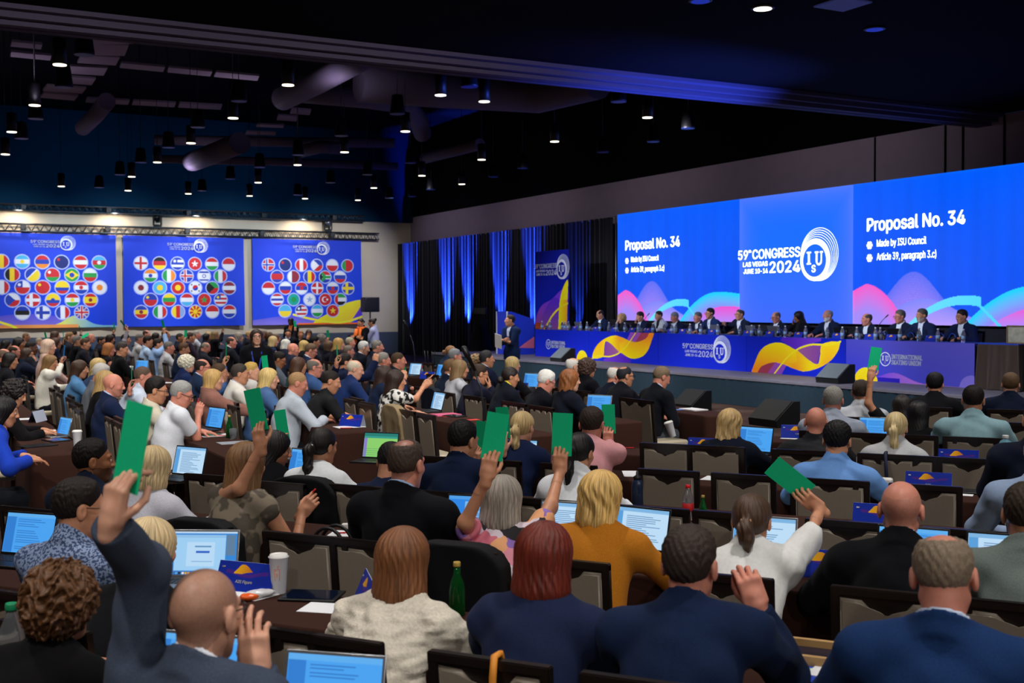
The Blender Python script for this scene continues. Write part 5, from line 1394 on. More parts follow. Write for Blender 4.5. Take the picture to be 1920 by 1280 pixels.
# standee
def art_standee(u, v):
    C = base_blue(u, v, '#0a1fae', '#0a1488')
    X = lambda p: [((x - 150) / 415.0, 1 - (y - 195) / 1110.0) for x, y in p]
    mixc(C, pip(u, v, spl(X([(100, 1300), (150, 960), (230, 790), (360, 720), (480, 620), (560, 640), (540, 900), (480, 1300)]), 6, True)), '#7a34d0', '#9a4a6a', (0.55 - v) * 2.6)
    mixc(C, pip(u, v, spl(X([(230, 950), (350, 730), (450, 730), (440, 1000), (300, 1150)]), 6, True)), '#5a2ac0', '#9a5468', (0.5 - v) * 2.5)
    mixc(C, pip(u, v, X([(80, 1330), (130, 980), (230, 970), (290, 1050), (250, 1330)])), '#a8402a', '#f0a01a', (0.28 - v) * 4)
    mixc(C, pip(u, v, spl(X([(555, 520), (490, 620), (455, 760), (440, 1000), (425, 1330), (500, 1330), (545, 960), (548, 760)]), 6, True)), '#f2de10', '#f59a14', np.clip((u - 0.75) * 4, 0, 1) * (v < 0.52))
    mixc(C, near_line(u, v, spl(X([(220, 1200), (280, 1030), (380, 880), (480, 800), (550, 765)]), 6), 0.6) < 0.011, '#f2d818')
    return C
sx0, sx1 = onW(1003, 470, 17.3) @ TD, onW(1066, 470, 17.3) @ TD
rt = empty('banner_standee', TW((sx0 + sx1) / 2, 17.3, DECK), RZ_ST); tag(rt, 'tall blue standee with yellow ribbon left of the screens', 'banner')
sw_ = abs(sx0 - sx1); sh_ = 3.62 - DECK
pn = link('print', printed_grid('print', sw_, sh_, 110, 190, art_standee, M_print, thick=0.03), rt)
congress_logo(0.62, M_ink, pn, sw_ * 0.30, sh_ * 0.81)
b = MB(); b.box((0, 0.1, 0.03), (sw_, 0.4, 0.06)); b.build('foot', M_black, rt)
# ---------------------------------------------------------------- flag banners on the far wall
def flag_fn(code):
    def H(cs): return lambda x, y: [cs[min(len(cs) - 1, int(q))] for q in np.clip((1 - y) / 2 * len(cs), 0, len(cs) - 1e-6)]
    k, _, a = code.partition(':'); cs = a.split(',')
    col = {'r': '#c8242c', 'w': '#e4e6f0', 'b': '#1f3fae', 'k': '#151519', 'y': '#f0d028', 'g': '#1f9a4a', 'o': '#ee8a28', 'c': '#4ab0e4', 'm': '#8a2438', 'n': '#10246e', 'p': '#d85a6a', 'l': '#8aa6dc', 't': '#1aa098'}
    cs = [col.get(c, c) for c in cs]
    def f(x, y):
        n = len(x); C = np.zeros((n, 3)); 
        def put(m, h): C[m] = lin(col.get(h, h))
        put(np.ones(n, bool), cs[0])
        if k == 'h':
            for i, c in enumerate(cs): put((1 - y) / 2 * len(cs) >= i, c)
        elif k == 'v':
            for i, c in enumerate(cs): put((x + 1) / 2 * len(cs) >= i, c)
        elif k == 'nc': put((np.abs(x + 0.25) < 0.24) | (np.abs(y) < 0.24), cs[1]); put((np.abs(x + 0.25) < 0.12) | (np.abs(y) < 0.12), cs[2])
        elif k == 'cr': put((np.abs(x) < 0.17) | (np.abs(y) < 0.17), cs[1])
        elif k == 'disc': put(x * x + y * y < 0.22, cs[1])
        elif k == 'half': put(y < 0, cs[1])
        elif k == 'tri': put(y > 0, cs[0]); put(y <= 0, cs[1]); put(x < -0.1 + -1.1 * (np.abs(y) - 0.45), cs[2])
        elif k == 'uj': put((np.abs(np.abs(x) - np.abs(y)) < 0.16), 'w'); put((np.abs(np.abs(x) - np.abs(y)) < 0.07), 'r'); put((np.abs(x) < 0.24) | (np.abs(y) < 0.24), 'w'); put((np.abs(x) < 0.13) | (np.abs(y) < 0.13), 'r')
        elif k == 'cant':
            for i, c in enumerate(cs[2:]): put((1 - y) / 2 * len(cs[2:]) >= i, c)
            q = (x < 0.0) & (y > 0.0); put(q, cs[0]); put(q & ((x + 0.45) ** 2 + (y - 0.4) ** 2 < 0.05), cs[1])
        elif k == 'em':
            for i, c in enumerate(cs[1:]): put((1 - y) / 2 * len(cs[1:]) >= i, c)
            put(x * x + y * y < 0.09, cs[0])
        elif k == 'star':
            an = np.arctan2(x, y); rr = np.sqrt(x * x + y * y); put(rr < 0.55 * (0.42 + 0.58 * np.abs(np.cos(2.5 * an)) ** 3), cs[1])
        elif k == 'sun':
            an = np.arctan2(x, y); put(np.sin(an * 8) > 0.2, cs[1]); put(x * x + y * y < 0.12, cs[1])
        elif k == 'cres': put((x + 0.1) ** 2 + y * y < 0.25, cs[1]); put((x - 0.05) ** 2 + y * y < 0.16, cs[0]); put((x - 0.35) ** 2 + y * y < 0.03, cs[1])
        elif k == 'rhomb': put(np.abs(x) * 0.8 + np.abs(y) * 1.25 < 0.85, 'y'); put(x * x + y * y < 0.14, 'b')
        elif k == 'diag': put(x - y > -0.1, cs[1]); put(np.abs(x - y + 0.15) < 0.12, 'w')
        elif k == 'za': put(y > 0, 'r'); put(y < 0, 'b'); put(np.abs(y) < 0.36, 'w'); put((np.abs(y) < 0.22) | ((x < 0.1) & (np.abs(np.abs(y) + x * 0.9 - 0.1) < 0.28)), 'g'); put(x < -0.4 - np.abs(y) * 0.6, 'k')
        elif k == 'ae': put(y > 0.33, 'g'); put(y < -0.33, 'k'); put(x < -0.45, 'r')
        elif k == 'kr': put((x * x + y * y < 0.2), 'r'); put((x * x + y * y < 0.2) & (y < 0.12 * np.sin(x * 7)), 'b'); put((np.abs(np.abs(x) - 0.6) < 0.1) & (np.abs(np.abs(y) - 0.5) < 0.12), 'k')
        elif k == 'il': put(np.abs(np.abs(y) - 0.65) < 0.14, 'b'); put((np.sqrt(x * x + y * y) < 0.32) & (np.sqrt(x * x + y * y) > 0.2), 'b')
        return C
    return f
BN = [[['v:b,y,r', 'em:y,c,w,c', 'h:r,b,o', 'cant:n,r,n,n', 'h:r,w,r', 'em:w,c,r,g'], ['v:k,y,r', 'diag:b,y', 'cant:r,w,r,r,g', 'rhomb:g', 'h:w,g,r'], ['v:r,w,r', 'cant:b,w,w,r', 'cant:r,y,r', 'h:y,y,b,r', 'em:r,r,w,b', 'disc:w,o'], ['tri:w,r,b', 'nc:r,w,w', 'em:b,y,y,b,r', 'em:y,r,w,g', 'em:m,r,y,y,r'], ['h:b,k,w', 'nc:w,b,b', 'v:b,w,r', 'uj:b']],
      [['cr:w,r', 'h:k,r,y', 'cant:b,w,b,w,b,w,b', 'star:r,w', 'h:r,w,g', 'half:r,w'], ['em:b,o,w,g', 'v:g,w,o', 'nc:b,w,r', 'il:w', 'v:g,w,r'], ['disc:w,m', 'disc:c,y', 'disc:r,y', 'kr:w', 'tri:g,r,k', 'h:m,w,m'], ['cant:b,y,b,r', 'h:y,g,r', 'h:r,w,c', 'star:r,g', 'cant:b,y,r,w,r,w,r,w'], ['em:m,b,y,r', 'v:g,w,r', 'v:y,r,l', 'sun:r,y', 'half:r,w', 'h:r,w,b']],
      [['nc:r,w,b', 'cant:n,r,n,n', 'v:r,w,r', 'tri:b,r,w', 'half:w,r', 'v:g,r,r'], ['em:r,b,r,r,b', 'v:w,m,m', 'v:b,y,r', 'za:w', 'h:w,b,r'], ['half:r,w', 'h:w,b,r', 'em:r,r,b,w', 'cr:r,w', 'em:r,w,b,r', 'nc:b,y,y'], ['h:r,w,b,w,r', 'disc:t,g', 'star:w,l', 'cres:r,w', 'ae:w'], ['half:c,y', 'cant:n,w,r,w,r,w,r,w', 'h:c,w,g', 'star:r,y']]]
VR = [0.70, 0.563, 0.43, 0.296, 0.162]
U6 = [0.139, 0.289, 0.436, 0.581, 0.725, 0.868]; U5 = [0.215, 0.363, 0.51, 0.656, 0.796]
def art_banner(k):
    def fn(u, v):
        C = base_blue(u, v, '#1440d8', '#1236c0'); asp = 4.55 / 3.4
        if k == 0:
            mixc(C, (v < 0.10 + 0.05 * np.sin(u * 5)) & (u < 0.62), '#3a3ad0', '#7a6ac8', (0.2 - v) * 5)
            mixc(C, (v < 0.02 + 0.11 * np.exp(-((u - 0.68) / 0.11) ** 2)) & (u > 0.38), '#d8d83a', '#7ab0c8', (u - 0.55) * 4)
            mixc(C, (v < 0.035) & (u < 0.7), '#e0904a'); mixc(C, near_line(u, v, [(0, 0.09), (0.1, 0.075), (0.2, 0.03), (0.24, 0.0)], asp) < 0.012, '#e8e030')
        if k == 2:
            mixc(C, (v < 0.13 - 0.18 * np.abs(u - 0.4)) & (u < 0.8), '#3a3cd0', '#8a7ad0', (0.15 - v) * 5)
            mixc(C, pip(u, v, spl([(0.55, 0.03), (0.70, 0.14), (0.82, 0.24), (1.0, 0.29), (1.05, 0.2), (0.86, 0.0), (0.6, 0.0)], 5, True)), '#e8da28', '#ee9a3a', (u - 0.75) * 2 + (0.1 - v) * 2)
            mixc(C, pip(u, v, [(0.9, 0.05), (1.0, 0.24), (1, 0.02)]), '#5a3ac0'); mixc(C, (v < 0.02) & (u > 0.4), '#f06a2a')
            mixc(C, near_line(u, v, spl([(0.36, 0.12), (0.55, 0.06), (0.8, 0.02), (1.0, 0.09)], 6), asp) < 0.012, '#ece23a')
        for r_, row in enumerate(BN[k]):
            us = U6 if len(row) == 6 else U5
            if r_ == 4 and len(row) == 4: us = [0.285, 0.435, 0.582, 0.727]
            for c_, code in enumerate(row):
                x = (u - us[c_]) * 4.55 / 0.27; y = (v - VR[r_]) * 3.4 / 0.27; rr = np.sqrt(x * x + y * y)
                m = rr < 1; mixc(C, m, '#a9b6ea'); q = rr < 0.86
                if q.any(): C[q] = flag_fn(code)(x[q] / 0.86, y[q] / 0.86) * 0.9
        return C
    return fn
BT = 44.72
M_ban = attr_mat('print_banner', rough=0.6, spec=0.25)
for k, (w0, lab) in enumerate(((2.94, 'leftmost blue banner of round flags'), (7.74, 'middle blue banner of round flags'), (12.62, 'blue banner of round flags nearest the stage'))):
    rt = empty('flag_banner', TW(BT, w0 + 2.27, 1.27), RZ_BW); tag(rt, lab, 'banner', 'flag banners on the far wall')
    fab = link('fabric', printed_grid('fabric', 4.55, 3.41, 400, 300, art_banner(k), M_ban, bulge=lambda u, v: 0.05 * np.sin(u * 9 + k) * (1 - v) + 0.02 * np.sin(u * 31 + 5 * v) * (1 - v) * (1.2 - v) + 0.03 * np.sin(v * 6 + u * 3)), rt)
    congress_logo(0.46, M_ink, fab, 0.52 if k != 2 else 0.55, 3.41 * 0.885, -0.07)
# trusses
def truss(w0, w1, t, z, h, label):
    rt = empty('lighting_truss', TW(t, (w0 + w1) / 2, z), RZ_BW); tag(rt, label, 'truss', 'trusses over the banners')
    L = w1 - w0; b = MB()
    for y in (-h / 2, h / 2):
        for zz in (0, h): b.tube([(-L / 2, y, zz), (L / 2, y, zz)], 0.028, n=6)
    b.build('chord', mat('truss_metal', '#3a4048', rough=0.4, metal=0.6), rt)
    b = MB(); n = int(L / (h * 1.1))
    for i in range(n):
        x0 = -L / 2 + L * i / n; x1 = -L / 2 + L * (i + 1) / n
        for y in (-h / 2, h / 2): b.tube([(x0, y, 0), ((x0 + x1) / 2, y, h), (x1, y, 0)], 0.014, n=5)
    b.build('lacing', mat('truss_metal', '#3a4048'), rt)
    b = MB()
    for i in range(1, int(L / 3) + 1): b.box((-L / 2 + i * 2.9, 0, h / 2), (0.16, h, h + 0.04))
    b.build('joint_plate', M_lampk, rt)
truss(-1.5, 17.9, 44.72, 4.74, 0.26, 'lower silver truss carrying the flag banners')
truss(-1.5, 17.2, 44.45, 5.46, 0.22, 'upper dark truss above the flag banners')
for i, (w, z, lab) in enumerate(((9.0, 4.98, 'black moving light on the truss over the middle banner'), (15.75, 4.98, 'chrome moving light on the truss over the right banner'))):
    rt = empty('moving_light', TW(44.72, w, z + 0.02)); tag(rt, lab, 'stage light')
    b = MB(); b.box((0, 0, 0.06), (0.25, 0.25, 0.12), bevel=0.02); b.build('base', M_lampk, rt)
    b = MB(); b.box((-0.14, 0, 0.26), (0.04, 0.12, 0.34)); b.box((0.14, 0, 0.26), (0.04, 0.12, 0.34)); b.build('yoke', M_lampk, rt)
    b = MB(); b.lathe([(0.06, -0.16), (0.11, -0.12), (0.11, 0.1), (0.09, 0.16)], n=16, M=Matrix.Translation((0, 0, 0.36)) @ Matrix.Rotation(0.9, 4, 'X')); b.build('head', M_silver if i else M_lampk, rt)
# loudspeaker on a pole in the corner
rt = empty('loudspeaker', TW(42.4, 16.62, 0), RZ_BW); tag(rt, 'black loudspeaker on a pole in the far corner', 'speaker')
b = MB(); b.box((0, 0, 2.06), (0.62, 0.5, 0.58), bevel=0.03); b.build('cabinet', M_lampk, rt)
b = MB(); b.box((0, -0.252, 2.06), (0.54, 0.01, 0.5)); b.build('grille', M_black, rt)
b = MB(); b.tube([(0, 0, 0.6), (0, 0, 1.78)], 0.03, n=8); b.build('pole', M_black, rt)
for k in range(3):
    a = k * 2.094 + 0.4; b = MB(); b.tube([(0, 0, 0.75), (0.45 * math.cos(a), 0.45 * math.sin(a), 0.02)], 0.018, n=8); b.build('leg', M_black, rt)
# dark draped camera stand by the curtain, leaning board
rt = empty('camera_stand', TW(34.0, 17.2, 0)); tag(rt, 'camera stand under black cloth by the curtain', 'camera')
dv, dfc = surface_nets(lambda p: np.maximum(smin(sd_cap(p, A3(0, 0, 0.0), A3(0, 0, 1.3), 0.62, 0.2), sd_ell(p, (0, 0, 1.45), (0.25, 0.2, 0.25)), 0.15) + wrinkle(p, 0.04, 5, 3), 0.01 - p[:, 2]), A3(-0.85, -0.85, -0.1), A3(0.85, 0.85, 1.9), 0.04)
link('cloth_cover', np_mesh('cloth_cover', dv, dfc, [mat('cover_black', '#0a0a10', rough=0.9)]), rt)
b = MB(); b.box((0, 0, 1.82), (0.42, 0.3, 0.26), bevel=0.03); b.box((0.0, -0.3, 1.82), (0.16, 0.3, 0.16)); b.build('camera_body', M_lampk, rt)
b = MB(); b.box((0, 0, 0.42), (0.34, 0.03, 0.84)); tag(b.build('board', mat('board_grey', '#8a8290', rough=0.7), None, TW(31.6, 17.2, DECK + 0.0), (math.radians(-8), 0, HEAD)), 'grey board leaning at the stage edge by the drapes', 'board')
# microphones on stands
def mic_stand(p, h, label, boom=(0.0, 0.0), base='round', heading=0):
    rt = empty('microphone_stand', p, -heading); tag(rt, label, 'microphone')
    b = MB()
    if base == 'round': b.lathe([(0.13, 0), (0.13, 0.015), (0.03, 0.03)], n=20)
    else:
        for k in range(3): a = k * 2.094; b.tube([(0, 0, 0.16), (0.32 * math.cos(a), 0.32 * math.sin(a), 0.012)], 0.011, n=6)
    b.build('base', M_black, rt)
    b = MB(); b.tube([(0, 0, 0.02), (0, 0, h * 0.72), (boom[0] * 0.3, boom[1] * 0.3, h * 0.86), (boom[0], boom[1], h)], 0.011, n=8); b.build('pole', mat('mic_chrome', '#33363c', rough=0.25, metal=0.7), rt)
    d = nrm(A3(boom[0] * 0.7, boom[1] * 0.7, 0.14)); b = MB(); c = A3(boom[0], boom[1], h)
    b.tube([c - d * 0.05, c + d * 0.10, c + d * 0.105, c + d * 0.20, c + d * 0.22], 0.02, n=12, radii=[0.016, 0.022, 0.03, 0.03, 0.014]); b.build('microphone_head', M_black, rt)
    return rt
# ================================================================ the delegates
PEOPLE = []
FARP = []
def R_hip(k): return 3.34 + 1.34 * k
def C_hip(k): return 2.10 + 1.39 * k
def seat_solve(px, py, row, dr=0.0):
    ax, hd, val = (RF, RA, R_hip(int(row[1:]))) if row[0] == 'R' else (ND, CA, C_hip(int(row[1:])))
    val += dr
    dy = 0.08; d = ray(px, py)
    for it in range(12):
        P = CAMP + d * ((val + dy + 0.045) / (d @ ax)); z = P[2]
        zn = min(1.045, max(0.8, z - 0.175)) - 0.53
        dy = 0.5 * dy + 0.5 * min(0.22, 0.55 * math.sqrt(max(0.0, 0.52 ** 2 - zn ** 2)))
    if z > 1.39: P = onZ(px, py, 1.39); dy = 0.05
    elif z < 1.0: P = onZ(px, py, 1.0)
    f = np.array([math.sin(hd), math.cos(hd), 0])
    root = P - f * (dy + 0.045); root[2] = 0
    return P, root, hd
def card_arm(P, side_vec, spec, hd, D, elbow=None):
    sd, cx, cy, tilt, fore = spec[:5]
    tl = math.radians(tilt); z = UP * math.cos(tl) + RT * math.sin(tl); n0 = -FW - z * (-FW @ z); n0 = nrm(n0)
    a = math.acos(min(1, abs(fore))) * (1 if fore > 0 else -1); xx = np.cross(n0, z); y = n0 * math.cos(a) + xx * math.sin(a)
    S = P + side_vec * sd * 0.19 - A3(0, 0, 0.20)
    best = None
    for dd in np.linspace(-0.4, 0.6, 41):
        c = onDepth(cx, cy, D + dd); w = c - z * 0.188 + y * 0.022
        e = abs(np.linalg.norm(w - S) - 0.505) + 0.05 * abs(dd - 0.1)
        if best is None or e < best[0]: best = (e, c, w)
    return best[1], dict(world=best[2], z=z, y=y, cu=[0.62, 0.78, 0.9, 1.0], thumb=0.8, hint=A3(sd * 0.4, -0.15, -0.8) if elbow is None else A3(sd * 0.28, 0.75, -0.35)), z, y
def add(px, py, row, sex, skin, hair, hcol, top, tcol, fab, who, **o):
    if row[0] in 'RC':
        best = None; d0 = o.pop('dr', 0.0)
        for dr in (0, 0.08, -0.08, 0.15, -0.15, 0.24, -0.24, 0.32, -0.32, 0.4):
            c = seat_solve(px, py, row, dr + d0); md = min([9.0] + [np.hypot(*(c[0] - q['head'])[:2]) for q in PEOPLE])
            sc_ = min(md, 0.46) - 0.12 * abs(dr) - 0.3 * max(0, c[0][2] - 1.34) - 0.3 * max(0, 1.04 - c[0][2])
            if best is None or sc_ > best[0] + 0.01: best = (sc_, c)
        P, root, hd = best[1]
    elif row[0] == 'r':
        P = onZ(px, py, o.pop('z', 1.18)); hd = RA; root = P - RF * (0.06 + o.pop('lean', 0.1)); root[2] = 0
    elif row[0] == 'c':
        P = onZ(px, py, o.pop('z', 1.18)); hd = CA; wr = min(max(P @ ND - 0.10, C_hip(int(row[1:])) - 0.25), C_hip(int(row[1:])) + 0.14)
        wr = max(wr, P @ ND - 0.30); root = P + ND * (wr - P @ ND); root[2] = 0
    else:
        zt = o.pop('z', 1.2); best = None
        for k in range(-2, 9):
            d = ray(px, py); P = CAMP + d * ((C_hip(k) + 0.10) / (d @ ND)) if d @ ND > 0.01 else onZ(px, py, zt)
            t_ = P @ TD
            if t_ < 17.6 or t_ > 41: continue
            e = abs(P[2] - zt) + sum(0.5 for q in FARP if np.hypot(*(q - P)[:2]) < 0.45)
            if best is None or e < best[0]: best = (e, P)
        P = best[1] if best else onZ(px, py, zt)
        if abs(P[2] - zt) > 0.17: P = onZ(px, py, zt)
        FARP.append(P)
        hd = CA + o.pop('turn', 0.0); f = np.array([math.sin(hd), math.cos(hd), 0])
        root = P - f * 0.10; root[2] = 0
    hd += math.radians(o.pop('face', 0))
    D = depth_of(P)
    s = dict(root=root, heading=hd, head=P, D=D, sex=sex, skin=skin, hair=hair, haircol=hcol, top=(top, tcol, fab), seed=len(PEOPLE) + 11, label='person ' + who, **o)
    arms = dict(s.get('arms') or {}); sv = np.array([math.cos(hd), -math.sin(hd), 0])
    cards = []
    for c in s.pop('cards', []):
        cc, arm, z, y = card_arm(P, sv, c, hd, D, s.get('elbow')); arms[c[0]] = arm; cards.append((cc, z, y, c[5] if len(c) > 5 else 'g'))
    for sd, hx, hy, dd, tilt, cu in s.pop('hands', []):
        tl = math.radians(tilt); z = UP * math.cos(tl) + RT * math.sin(tl)
        arms[sd] = dict(world=onDepth(hx, hy, D + dd), z=z + FW * 0.1, y=-FW, cu=cu, thumb=0.8, hint=A3(sd * 0.35, 0.1, -1))
    s['arms'] = arms
    info = make_person(s); info['who'] = who; info['head'] = P; info['hd'] = hd; info['rootp'] = root
    PEOPLE.append(info)
    for i, (cc, z, y, kd) in enumerate(cards):
        w_ = 'green' if kd == 'g' else 'blue'
        lb = '%s card of the person %s' % (w_, who) if len(cards) == 1 else '%s-hand card of the person %s' % (('left', 'right')[i], who)
        put_card(cc, z, y, lb, M_green if kd == 'g' else M_bluecard)
    if not s.get('stand') and not o.get('nochair'):
        if row[0] == 'F': put_chair(root[0], root[1], hd, 'taupe chair of the person ' + who, 'chairs in the distant rows')
        else: put_chair(root[0], root[1], hd, 'taupe chair of the person ' + who)
    return info
def mat_floral():
    mt = mat('floral_print', '#1a1420', rough=0.75); nt = mt.node_tree; b = nt.nodes['Principled BSDF']
    tc = nt.nodes.new('ShaderNodeTexCoord'); v = nt.nodes.new('ShaderNodeTexVoronoi'); v.inputs['Scale'].default_value = 13; v.inputs['Randomness'].default_value = 1
    nz = nt.nodes.new('ShaderNodeTexNoise'); nz.inputs['Scale'].default_value = 9; mx = nt.nodes.new('ShaderNodeVectorMath'); mx.operation = 'ADD'
    nt.links.new(tc.outputs['Object'], mx.inputs[0]); sc_ = nt.nodes.new('ShaderNodeVectorMath'); sc_.operation = 'SCALE'; sc_.inputs['Scale'].default_value = 0.12
    nt.links.new(tc.outputs['Object'], nz.inputs['Vector']); nt.links.new(nz.outputs['Color'], sc_.inputs[0]); nt.links.new(sc_.outputs[0], mx.inputs[1]); nt.links.new(mx.outputs[0], v.inputs['Vector'])
    rp = nt.nodes.new('ShaderNodeValToRGB'); rp.color_ramp.interpolation = 'CONSTANT'; sp = nt.nodes.new('ShaderNodeSeparateColor'); nt.links.new(v.outputs['Color'], sp.inputs[0]); nt.links.new(sp.outputs[0], rp.inputs[0])
    e = rp.color_ramp.elements; cols = ['#141018', '#d98a9c', '#7a5aa8', '#e0a070', '#1a1420', '#c86a7c', '#cfc0cc', '#8a68b4']
    e[0].color = (*lin(cols[0]), 1); e[1].position = 0.2; e[1].color = (*lin(cols[1]), 1)
    for i, c in enumerate(cols[2:]): q = e.new(0.34 + i * 0.11); q.color = (*lin(c), 1)
    nt.links.new(rp.outputs[0], b.inputs['Base Color']); return mt
def mat_pattern(key, a, b_, scale=26, thr=0.5, kind='noise', rough=0.8):
    mt = mat(key, a, rough=rough); nt = mt.node_tree; b = nt.nodes['Principled BSDF']; tc = nt.nodes.new('ShaderNodeTexCoord')
    if kind == 'noise': n = nt.nodes.new('ShaderNodeTexNoise'); n.inputs['Scale'].default_value = scale; n.inputs['Detail'].default_value = 1.5; out = n.outputs['Fac']
    elif kind == 'wave': n = nt.nodes.new('ShaderNodeTexWave'); n.inputs['Scale'].default_value = scale; n.bands_direction = 'DIAGONAL'; out = n.outputs['Fac']
    else: n = nt.nodes.new('ShaderNodeTexVoronoi'); n.inputs['Scale'].default_value = scale; out = n.outputs['Distance']
    nt.links.new(tc.outputs['Object'], n.inputs['Vector'])
    rp = nt.nodes.new('ShaderNodeValToRGB'); rp.color_ramp.elements[0].position = max(0, thr - 0.03); rp.color_ramp.elements[1].position = thr + 0.03
    rp.color_ramp.elements[0].color = (*lin(a), 1); rp.color_ramp.elements[1].color = (*lin(b_), 1); nt.links.new(out, rp.inputs[0]); nt.links.new(rp.outputs[0], b.inputs['Base Color']); return mt
J = 'jacket'
# ---- nearest rows, right block
add(120, 1132, 'r', 'f', 'b', 'curly:-0.09', '#5a3a20', 'sweater', '#0c0b0d', 'wool', 'in black at the bottom left corner', z=1.07, lean=0.2, look=(-8, 8, 0), arms={-1: 'table', 1: 'table'})
add(385, 1155, 'r', 'm', 'a', 'bald', '#3a2b22', J, '#3d4657', 'wool', 'in a blue-grey blazer, arm up, nearest the camera', z=1.22, elbow='front', buzz='#3f2e25', buzzf=0.42, look=(-8, 6, 0), bs=1.05,
    cards=[(-1, 248, 838, 10, 0.8)], hands=[(1, 480, 1258, 0.03, -6, [0.35, 0.5, 0.6, 0.75])], shirt='#d8dce6', glasses=1, watch=-1, beard=('#3a2a20', 0.4))
add(150, 955, 'R0', 'm', 'b', 'short', '#1d1511', 'shirt', '#6a7fa4', 'cotton', 'in a blue patterned shirt and black glasses', topmat=mat_pattern('shirt_pattern', '#7d8fb0', '#2f3f62', 95, 0.5), glasses=1, look=(30, 8, 0), fat=1.05)
add(284, 1032, 'r', 'f', 'a', 'bob:-0.12', '#cdb488', 'sweater', '#101014', 'wool', 'in black behind the raised blue-grey sleeve', z=1.09, lean=0.2, look=(5, 10, 0))
add(760, 1050, 'R0', 'f', 'a', 'lob:-0.16', '#74482a', 'sweater', '#c9c1b2', 'knit', 'in a cream cable-knit sweater', look=(0, 2, 0), sleeve=0.12, fat=1.12, bs=1.12)
add(1025, 1045, 'R0', 'f', 'a', 'lob:-0.15', '#642214', J, '#1c2440', 'wool', 'in a navy blazer beside the cream sweater', look=(3, 2, 0), fat=1.12, bs=1.1)
add(1295, 1062, 'R0', 'm', 'p', 'short', '#352b26', J, '#15223e', 'wool', 'in a dark blue suit, lifting pinched fingers', look=(2, 4, 0), fat=1.15, bs=1.08, shirt='#1b2440', hands=[(1, 1420, 1135, 0.02, -18, [0.9, 0.9, 1.0, 1.1])])
add(1770, 1085, 'R0', 'm', 'p', 'thin', '#7b6b5a', J, '#18305a', 'wool', 'in a bright navy suit at bottom right, head bowed', look=(0, 22, 4), fat=1.2, bs=1.1, shirt='#b9c6dc')
add(175, 865, 'R1', 'm', 'c', 'short', '#120d0b', 'sweater', '#121a2c', 'wool', 'in a navy sweater with striped collar, in profile', look=(38, 4, 0), beard=('#120d0b', 0.6), lanyard='#1c2a70', collar=1)
add(290, 878, 'R1', 'f', 'a', 'bob:-0.125', '#cbb184', J, '#b9b9c4', 'wool', 'in a light grey blazer behind the largest green card', look=(-4, 8, 0))
add(465, 872, 'R1', 'f', 'b', 'lob:-0.2', '#7a5837', 'sleeveless', '#6c6152', 'silk', 'in a sleeveless taupe top, with a red pen', look=(4, 6, 0), topmat=mat_pattern('taupe_shimmer', '#7a6e5d', '#4a4238', 14, 0.5), fat=1.1,
    cards=[(-1, 480, 768, -12, 0.9)], hands=[(1, 566, 962, 0.15, 40, [0.8, 0.9, 1, 1])])
add(762, 872, 'R1', 'm', 'p', 'thin', '#40332b', J, '#0c0d12', 'wool', 'in a black suit with cropped dark hair, mid-picture', look=(0, 8, 0), fat=1.12, bs=1.08, shirt='#8fa6c8', buzz='#40332b')
add(945, 938, 'R1', 'f', 'b', 'lob:-0.15', '#8f867b', 'tee', '#d98a9c', 'cotton', 'in a floral blouse holding two cards up', topmat=mat_floral(), look=(2, 2, 0), cards=[(-1, 928, 818, 9, 0.95), (1, 1054, 814, 2, 0.95)])
add(1130, 932, 'R1', 'f', 'a', 'wavy:-0.15', '#cfa864', 'sweater', '#a5661a', 'wool', 'in a mustard yellow sweater', look=(14, 6, 0), lanyard='#1b2766', fat=1.15, bs=1.1)
add(1410, 978, 'R1', 'f', 'b', 'tail:0.12', '#4a3425', J, '#d6d6d4', 'cotton', 'in a white blazer with rolled sleeves', look=(0, 8, 0), sleeve=0.3, tie='#b08a68', cards=[(1, 1481, 898, -52, 0.95)])
add(1690, 958, 'R1', 'm', 'p', 'bald', '#5a4a40', J, '#0c0d11', 'wool', 'in a black jacket with shaved head at right', look=(0, 8, 0), fat=1.1, bs=1.08, shirt='#9db4d8', buzz='#6a5348', buzzf=0.2, buzzring=1)
add(1926, 968, 'R1', 'm', 'b', 'short', '#33291f', J, '#66706c', 'wool', 'in a grey-green tweed jacket at the right edge', look=(4, 10, 0), bs=1.1)
add(517, 842, 'R2', 'f', 'b', 'long:-0.25', '#150f11', 'sweater', '#0c0c10', 'wool', 'in black with a half-hidden green card', look=(42, 18, 0), cards=[(-1, 528, 796, -9, 0.9)])
add(605, 838, 'R2', 'f', 'b', 'tail:0.24', '#15100e', 'tee', '#d8dcdf', 'cotton', 'in a white top with a silver hair clip', look=(10, 8, 0), tie='#c8c8cc')
add(733, 868, 'R2', 'm', 'b', 'short', '#120d0c', J, '#121c34', 'wool', 'leaning low in navy beside the spreadsheet laptop', look=(0, 30, 0))
add(868, 828, 'R2', 'm', 'b', 'short', '#0e0b0b', J, '#101b34', 'wool', 'in a navy suit left of the two green cards', look=(12, 14, 0), cards=[(1, 900, 820, 4, 0.6)], shirt='#101b34')
add(1087, 850, 'R2', 'f', 'b', 'tail:0.2', '#100c0d', 'shirt', '#d8dbe0', 'cotton', 'in a white blouse behind the raised forearm', look=(8, 14, 0))
add(1958, 845, 'R2', 'm', 'b', 'short', '#1d1612', 'shirt', '#8598b6', 'cotton', 'in a pale blue shirt cut off by the right edge', look=(0, 8, 0))
add(980, 802, 'R3', 'f', 'a', 'tail:0.2', '#bda271', 'sweater', '#121d3c', 'wool', 'in a navy sweater with a long ponytail', look=(2, 6, 0), cards=[(-1, 943, 792, -4, 0.85)])
